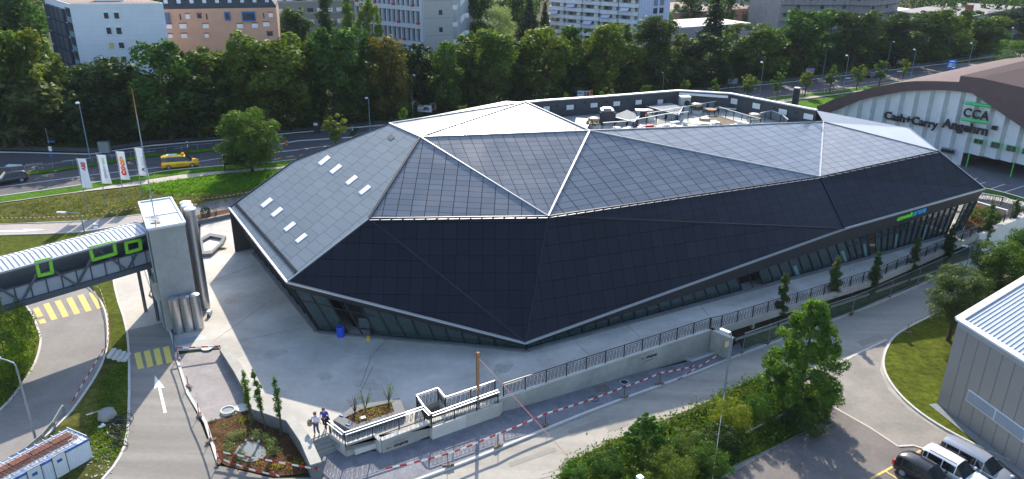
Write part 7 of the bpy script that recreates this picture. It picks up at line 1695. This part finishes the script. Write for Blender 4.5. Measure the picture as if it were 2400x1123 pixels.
# particular trees behind
spec=[('conifer','tall dark pyramid conifer before the cream distant blocks',(1664,150),-25,105,'cone',L5,.02),
('poplar','tall dark poplar before the beige block, left of the pair',(772,150),-25,62,'poplar',L2,.02),('poplar','tall poplar before the beige block, right of the pair',(822,150),-20,48,'poplar',L1,.02),
('background_tree','olive green tree standing before the peach block',(527,160),14,78,'far',L6,.05),('background_tree','dark yew-like tree between peach block and poplars',(700,150),14,95,'far',L2,.03),('background_tree','round dark shrub-like tree right of the peach block',(705,150),36,75,'farb',L2,.03),
('background_tree','green tree right of the poplars before the high block',(868,160),2,75,'farb',L1,.05),('background_tree','dark tree at the very top left behind the light one',(60,200),-35,130,'far',L2,.05),('background_tree','mid green tree at the top left beside the blue lattice',(95,190),10,85,'farb',L1,.05),
('background_tree','pale blossoming tree between the high block and the white balcony block',(1172,130),16,80,'mid',leaf_mat('leaf_pale',srgb(140,158,120),(1.4,1.5,1.2)),.05),
('conifer','dark conifer left of the white balcony block',(1240,120),-15,75,'cone',L5,.03),('background_tree','dark tree behind the pale blossoming tree',(1125,120),-20,90,'far',L2,.05),('conifer','dark conifer directly left of the white balconies',(1275,120),5,55,'cone',L5,.03),('background_tree','bluish distant tree filling the gap right of the fire stair',(1200,100),-25,110,'far',L2,.05),
('background_tree','small tree before the blank blue end block',(1550,110),25,60,'far',L1,.05),('background_tree','tree between the blue end block and the cream block',(1600,80),-22,70,'far',L2,.05),('background_tree','tree directly right of the tall conifer',(1700,90),-15,42,'farb',L2,.05),('background_tree','round dark tree above the low brown roof',(1745,80),32,36,'mid',L5,.05),
('pine','spreading dark pine near the far right junction',(2345,100),25,110,'mid',L5,.25),('pine','second dark pine at the far right edge',(2395,105),15,90,'mid',L5,.25),
('background_tree','green bushy tree at the right edge above the brown roof',(2385,158),93,110,'mid',L1,.03)]
for i,(nm,lab,b,ty,wpx,kd,mt,cb) in enumerate(spec):
    ptree(nm,lab,b,ty,wpx,kd,mt,None,cb,5+i%3,i)
# far woodland mass
rng=np.random.RandomState(9); P_=[]; 
for k in range(150):
    px=rng.uniform(-150,2600); Yd=rng.uniform(250,420); X_=(px-1200)/F*Yd*1.02
    if k<40: px=rng.uniform(2050,2500); X_=(px-1200)/F*Yd
    z0=g(X_); h=rng.uniform(9,15); r0=rng.uniform(4,7)
    if any(abs(px-c)<w_ for c,w_ in ((1810,50),(1960,160),(1430,160),(980,130))) and Yd<330: continue
    n=330; d=rng.normal(size=(n,3)); d/=np.linalg.norm(d,axis=1)[:,None]; lump=1+.25*np.sin(d[:,0]*5+k)*np.cos(d[:,1]*4+k); q=d*np.array([r0,r0,h*.5])*lump[:,None]*rng.uniform(.85,1.05,n)[:,None]; q+=np.array([X_,Yd,z0+h*.5]); P_.append(q)
P_=np.concatenate(P_); scatter('far_woodland','far wood between and behind the distant apartment blocks',B2,P_,1.5,seed=3,cat='woodland')
# roadside young trees
yt=[(787,362,263,48),(950,345,248,26),(1090,322,240,34),(1322,300,216,22),(1423,288,202,40),(1512,276,195,34),(1597,256,180,30),(1672,250,184,28),(1750,237,170,42),(1820,236,165,32),(1886,226,161,33),(1944,219,151,32),(2006,212,148,32),(2060,203,139,30),(2114,194,132,22)]
for i,(x,by,ty,wpx) in enumerate(yt):
    ptree('young_tree','young sunlit maple on the main road verge, %s from the left'%nth(i+1),(x,by),ty,wpx*1.25,'young',L3 if i%2==0 else L1,'young trees along the main road',.34,i%4,i*2.1)
for i,(x,by) in enumerate(((1820,236),(1886,226),(1944,219),(2006,212),(2060,203),(2114,194))):
    b=G(x,by); r=thing('tree_stakes','timber stakes at the %s young roadside tree from the left'%nth(i+10),'stakes',tuple(b),group='stakes of the young trees'); [MB().box((sx,0,.9),(.09,.09,1.8)).build('stake',woodm,r,world='keep') for sx in (-.6,.6)]
ptree('round_tree','large round dense tree on the grass beside the bus shelter',(592,405),258,158,'nearr',B1,None,.08,1,0)
ptree('large_maple','large dense maple on the hedge bed between street and parking lot',(1868,965),702,228,'near',L1,None,.10,1,.6)
ptree('lawn_tree','grey green tree with bare trunk standing on the lawn',(2222,800),630,140,'nearr',leaf_mat('leaf_lawn_tree',srgb(76,94,66),(1.6,1.8,1.1)),None,.28,2,1.0)
ptree('lawn_tree','green tree behind the lawn tree at the right edge, above the ribbed roof',(2330,700),570,150,'nearr',B1,None,.12,3,2.0)
ptree('lawn_tree','slim green tree at the right edge in front of the pale wall',(2375,660),540,90,'nearr',B1,None,.1,4,2.6)
cols=[(1822,775,642,34),(1942,735,602,32),(2037,712,592,30),(2128,668,556,27),(2210,636,526,26),(2300,590,482,27),(2363,556,468,24)]
for i,(x,by,ty,wpx) in enumerate(cols):
    ptree('columnar_tree','slim columnar hornbeam before the car park deck, %s from the left'%ordn[i],(x,by),ty,wpx*1.15,'col',L2,'columnar trees before the car park deck',.20 if i<5 else .12,i%3,i*1.9)
for i,(b,t_) in enumerate((((591,1004),(568,868)),((625,1014),(588,865)),((660,1024),(643,885)))):
    bb=G(*b); h=top_of(bb,*t_); o=tree('columnar_tree','thin columnar tree in the planting bed by the plaza wall, %s of the three'%('left one','middle one','right one')[i],bb,h,.85,'colthin',L1,'three thin trees by the plaza wall',.36,i,i); 
    tp=CO+ray(*t_)*(bb.y/ray(*t_).y); lean=math.atan2(tp.x-bb.x,h); o.rotation_euler=(0,lean*.8,0)
# shrubs
ptree('shrub','large dark green bush in the lower left beside the loop road',(22,880),702,150,'bigshrub',L1,None,.0,1,0,'shrub')
hedge=[('conical leafy bush standing highest in the hedge left of the maple',(1508,1085),970,125,'conic',L1),('yellow green willow bush beside the lamp post',(1712,1010),940,95,'bigshrub',L3),('bush directly left below the large maple',(1778,1000),925,80,'bigshrub',B1),('low spreading bush right of the maple trunk',(1880,1005),935,120,'bigshrub',L2),('low bush between conical bush and willow bush',(1610,1085),1025,120,'bigshrub',B1),('dark low bush beside the fallen pole',(1690,1060),1005,100,'bigshrub',B2),('low leafy bush at the bottom left end of the hedge',(1345,1130),1085,80,'bigshrub',L1),('low bush left of the conical bush',(1420,1115),1062,90,'bigshrub',B1),('broad bush at the bottom edge below the conical bush',(1560,1150),1068,130,'bigshrub',B3),('bush at the bottom edge under the willow bush',(1660,1125),1052,100,'bigshrub',B1)]
for i,(lab,b,ty,wpx,kd,mt) in enumerate(hedge): ptree('shrub',lab,b,ty,wpx*1.15,kd,mt,None,.0,i%3,i*1.3,'shrub')
for i,(px,py,lab) in enumerate(((2287,515,'round dark clipped shrub in the corner planter, left one'),(2316,512,'round dark clipped shrub in the corner planter, back right one'),(2326,524,'round dark clipped shrub in the corner planter, front right one'))):
    p=at(px,py,.1); r=thing('round_shrub',lab,'shrub',tuple(p)); leafball(r,.75,.75,1.5,'foliage',L2,900,.16,zc=.7,seed=i+3)
p=at(484,514,0); r=thing('round_shrub','small pointed dark green shrub behind the basin near the silos','shrub',tuple(p)); leafball(r,.55,.55,1.7,'foliage',L5,800,.14,zc=.75)
def twig(label,p,h,n=9,leaf=L4,seed=1,nl=120,group=None):
    r=thing('thin_shrub',label,'shrub',tuple(p),group=group); rr=random.Random(seed); m=MB(); ends=[]
    for k in range(n):
        a=rr.uniform(0,6.28); s_=rr.uniform(.15,.5); e=(s_*math.cos(a),s_*math.sin(a),h*rr.uniform(.6,1)); m.tube([(0,0,0),(e[0]*.4,e[1]*.4,e[2]*.5),e],[.02,.014,.006],4); ends.append(e)
    m.build('twigs',barkm,r,world='keep'); rng=np.random.RandomState(seed); P_=[]
    for k in range(nl): e=ends[k%n]; f=rng.uniform(.4,1.02); P_.append((e[0]*f+rng.normal()*.05,e[1]*f+rng.normal()*.05,e[2]*f))
    leafmesh('leaves',leaf,np.array(P_),rng.normal(size=(nl,3)),.085,rng,r)
twig('bare brownish twiggy shrub at the left of the raised planter',at(832,968,.45),1.6,12,L4,1,60)
twig('thin shrub with yellowish leaves in the middle of the raised planter',at(856,958,.45),1.6,9,L3,2,170)
twig('thin shrub with yellowish leaves at the right of the raised planter',at(911,942,.45),1.5,9,L3,3,170)
twig('thin leggy shrub at the left edge of the corner planter',at(2322,490,0),1.9,9,L4,4,170)
twig('thin shrub in the planting strip left of the arena roof',at(507,508,.3),1.8,8,L4,5,40)
# ground plants in beds (stuff)
def tufts(name,label,poly,off,n,size,mat,seed,h=.15,flat=None,clump=5):
    rng=np.random.RandomState(seed); xs=[p.x for p in poly]; ys=[p.y for p in poly]; P_=[]; k=0
    def inside(x,y):
        c=False; j=len(poly)-1
        for i in range(len(poly)):
            if (poly[i].y>y)!=(poly[j].y>y) and x<(poly[j].x-poly[i].x)*(y-poly[i].y)/(poly[j].y-poly[i].y)+poly[i].x: c=not c
            j=i
        return c
    it=0
    while k<n and it<n*20:
        it+=1; x,y=rng.uniform(min(xs),max(xs)),rng.uniform(min(ys),max(ys))
        if not inside(x,y): continue
        k+=1; z=(g(x) if flat is None else flat)+off
        for j in range(clump): P_.append((x+rng.normal()*size*.8,y+rng.normal()*size*.8,z+abs(rng.normal())*h))
    return scatter(name,label,mat,P_,size,seed=seed,cat='ground plants')
bed_=P((486,992),(540,978),(575,968),(604,972),(678,1006),(706,1050),(734,1094),(740,1104),(642,1112),(536,1090),(516,1078))
tufts('ground_plants','small green and yellow ground plants scattered over the bark bed',bed_,.07,150,.14,L1,2)
tufts('yellow_plants','yellow green creeping plants along the edges of the bark bed',P((545,985),(600,975),(610,990),(560,1000))+[],.07,30,.14,leaf_mat('leaf_yellow',srgb(132,140,54),(1.5,1.5,.7)),3)
tufts('yellow_plants','yellow green plants at the lower right of the bark bed',P((665,1085),(735,1085),(740,1100),(640,1108),(590,1088)),.07,45,.14,leaf_mat('leaf_yellow'),6)
inn_=[p for p in inn1]; tufts('ground_plants','ground plants in the raised planter',inn_,.45,60,.13,leaf_mat('leaf_yellow'),4,flat=0)
tufts('ground_plants','dry plants in the corner planter',[at(2262,540),at(2278,482),at(2345,500),at(2305,530)],.12,160,.16,L4,8,flat=0)
tufts('hedge_grass','tall rough grass and weeds filling the hedge bed',bed,.07,2200,.20,B1,9,h=.3,clump=8)
tufts('hedge_weeds','lighter weeds scattered through the hedge bed',bed,.07,500,.2,L3,19,h=.4,clump=7)
tufts('verge_grass','rough grass on the left verge of the loop road',P((10,675),(38,700),(72,745),(90,795),(72,862),(28,932),(0,955),(0,700)),.03,900,.2,L3,10,h=.2)
tufts('meadow_grass','coarse dry grass tufts on the flag slope',P((0,482),(175,457),(325,441),(600,408),(560,470),(333,502),(0,524)),.0,1500,.2,leaf_mat('leaf_dry',srgb(96,108,52),(1.3,1.4,.9)),12,h=.1)
tufts('bank_grass','bright longer grass on the bank under the round tree',P((325,436),(450,418),(600,404),(655,398),(600,440),(520,452),(345,452)),.03,1500,.2,leaf_mat('leaf_bright',srgb(96,140,40),(1.8,1.8,.8)),13,h=.18)
tufts('meadow_grass','grass tufts on the island between loop road and driveway',P((208,1000),(250,870),(295,850),(297,1030),(265,1085),(215,1080)),.02,900,.14,L1,14,h=.06)
for i,(px,py) in enumerate(((564,1022),(543,1031),(602,1024),(624,1032),(536,1055),(637,1045),(639,1062),(566,1072))):
    p=G(px,py,.06); r=thing('lavender_bush','grey green tufted bush around the gravel circle, %s counted clockwise from the top left'%ordn[i],'shrub',tuple(p),group='grey green tufts in the bark bed'); rng=np.random.RandomState(i); n=260; d=rng.normal(size=(n,3)); d[:,2]=abs(d[:,2])+.4; d/=np.linalg.norm(d,axis=1)[:,None]; leafmesh('foliage',L6,d*rng.uniform(.2,.55,n)[:,None],d,.10,rng,r,jit=.4)
sheet('gravel_circle',P((548,1066),(560,1048),(580,1037),(602,1039),(620,1052),(627,1068),(615,1080),(585,1086),(560,1080)),.09,gravel)
for i,(px,py) in enumerate(((578,1034),(593,1030),(608,1037))):
    p=G(px,py,.1); r=thing('spotlight','small white garden spotlight at the gravel circle, %s of three'%('left','middle','right')[i],'spotlight',tuple(p)); MB().lathe([(.03,0),(.08,.14),(.08,.19),(.07,.19),(.03,.1),(0,.1)],14).build('head',whitemetal,r,world='keep').rotation_euler=(.5,0,0); MB().tube([(0,0,-.05),(0,0,.06)],.03,6).build('stem',darkmetal,r,world='keep')
# climbers at the retaining wall
for i,(px,py) in enumerate(((1026,1004),(1082,985),(1158,958),(1286,918),(1412,878))):
    p=G(px,py,.1)+Vector((0,.1,0)); r=thing('climber','small green climbing plant on the retaining wall, %s from the left'%ordn[i],'climber',tuple(p),group='climbers on the retaining wall'); rng=np.random.RandomState(i+40); n=90; q=np.stack([rng.normal(size=n)*.12,rng.normal(size=n)*.05-.1,rng.uniform(0,1.1,n)],1); leafmesh('leaves',L2,q,rng.normal(size=(n,3)),.13,rng,r)
# ================================================================ AIR
HZ=0.00008
if HZ:
    hm=bpy.data.materials.new('haze'); hm.use_nodes=True; t=hm.node_tree; t.nodes.clear(); o_=t.nodes.new('ShaderNodeOutputMaterial'); v=t.nodes.new('ShaderNodeVolumePrincipled')
    v.inputs['Color'].default_value=(.80,.88,1,1); v.inputs['Density'].default_value=HZ; v.inputs['Anisotropy'].default_value=.0
    t.links.new(v.outputs[0],o_.inputs['Volume']); MB().box((0,670,15),(1860,1500,37.5)).build('haze',hm,kind='stuff')
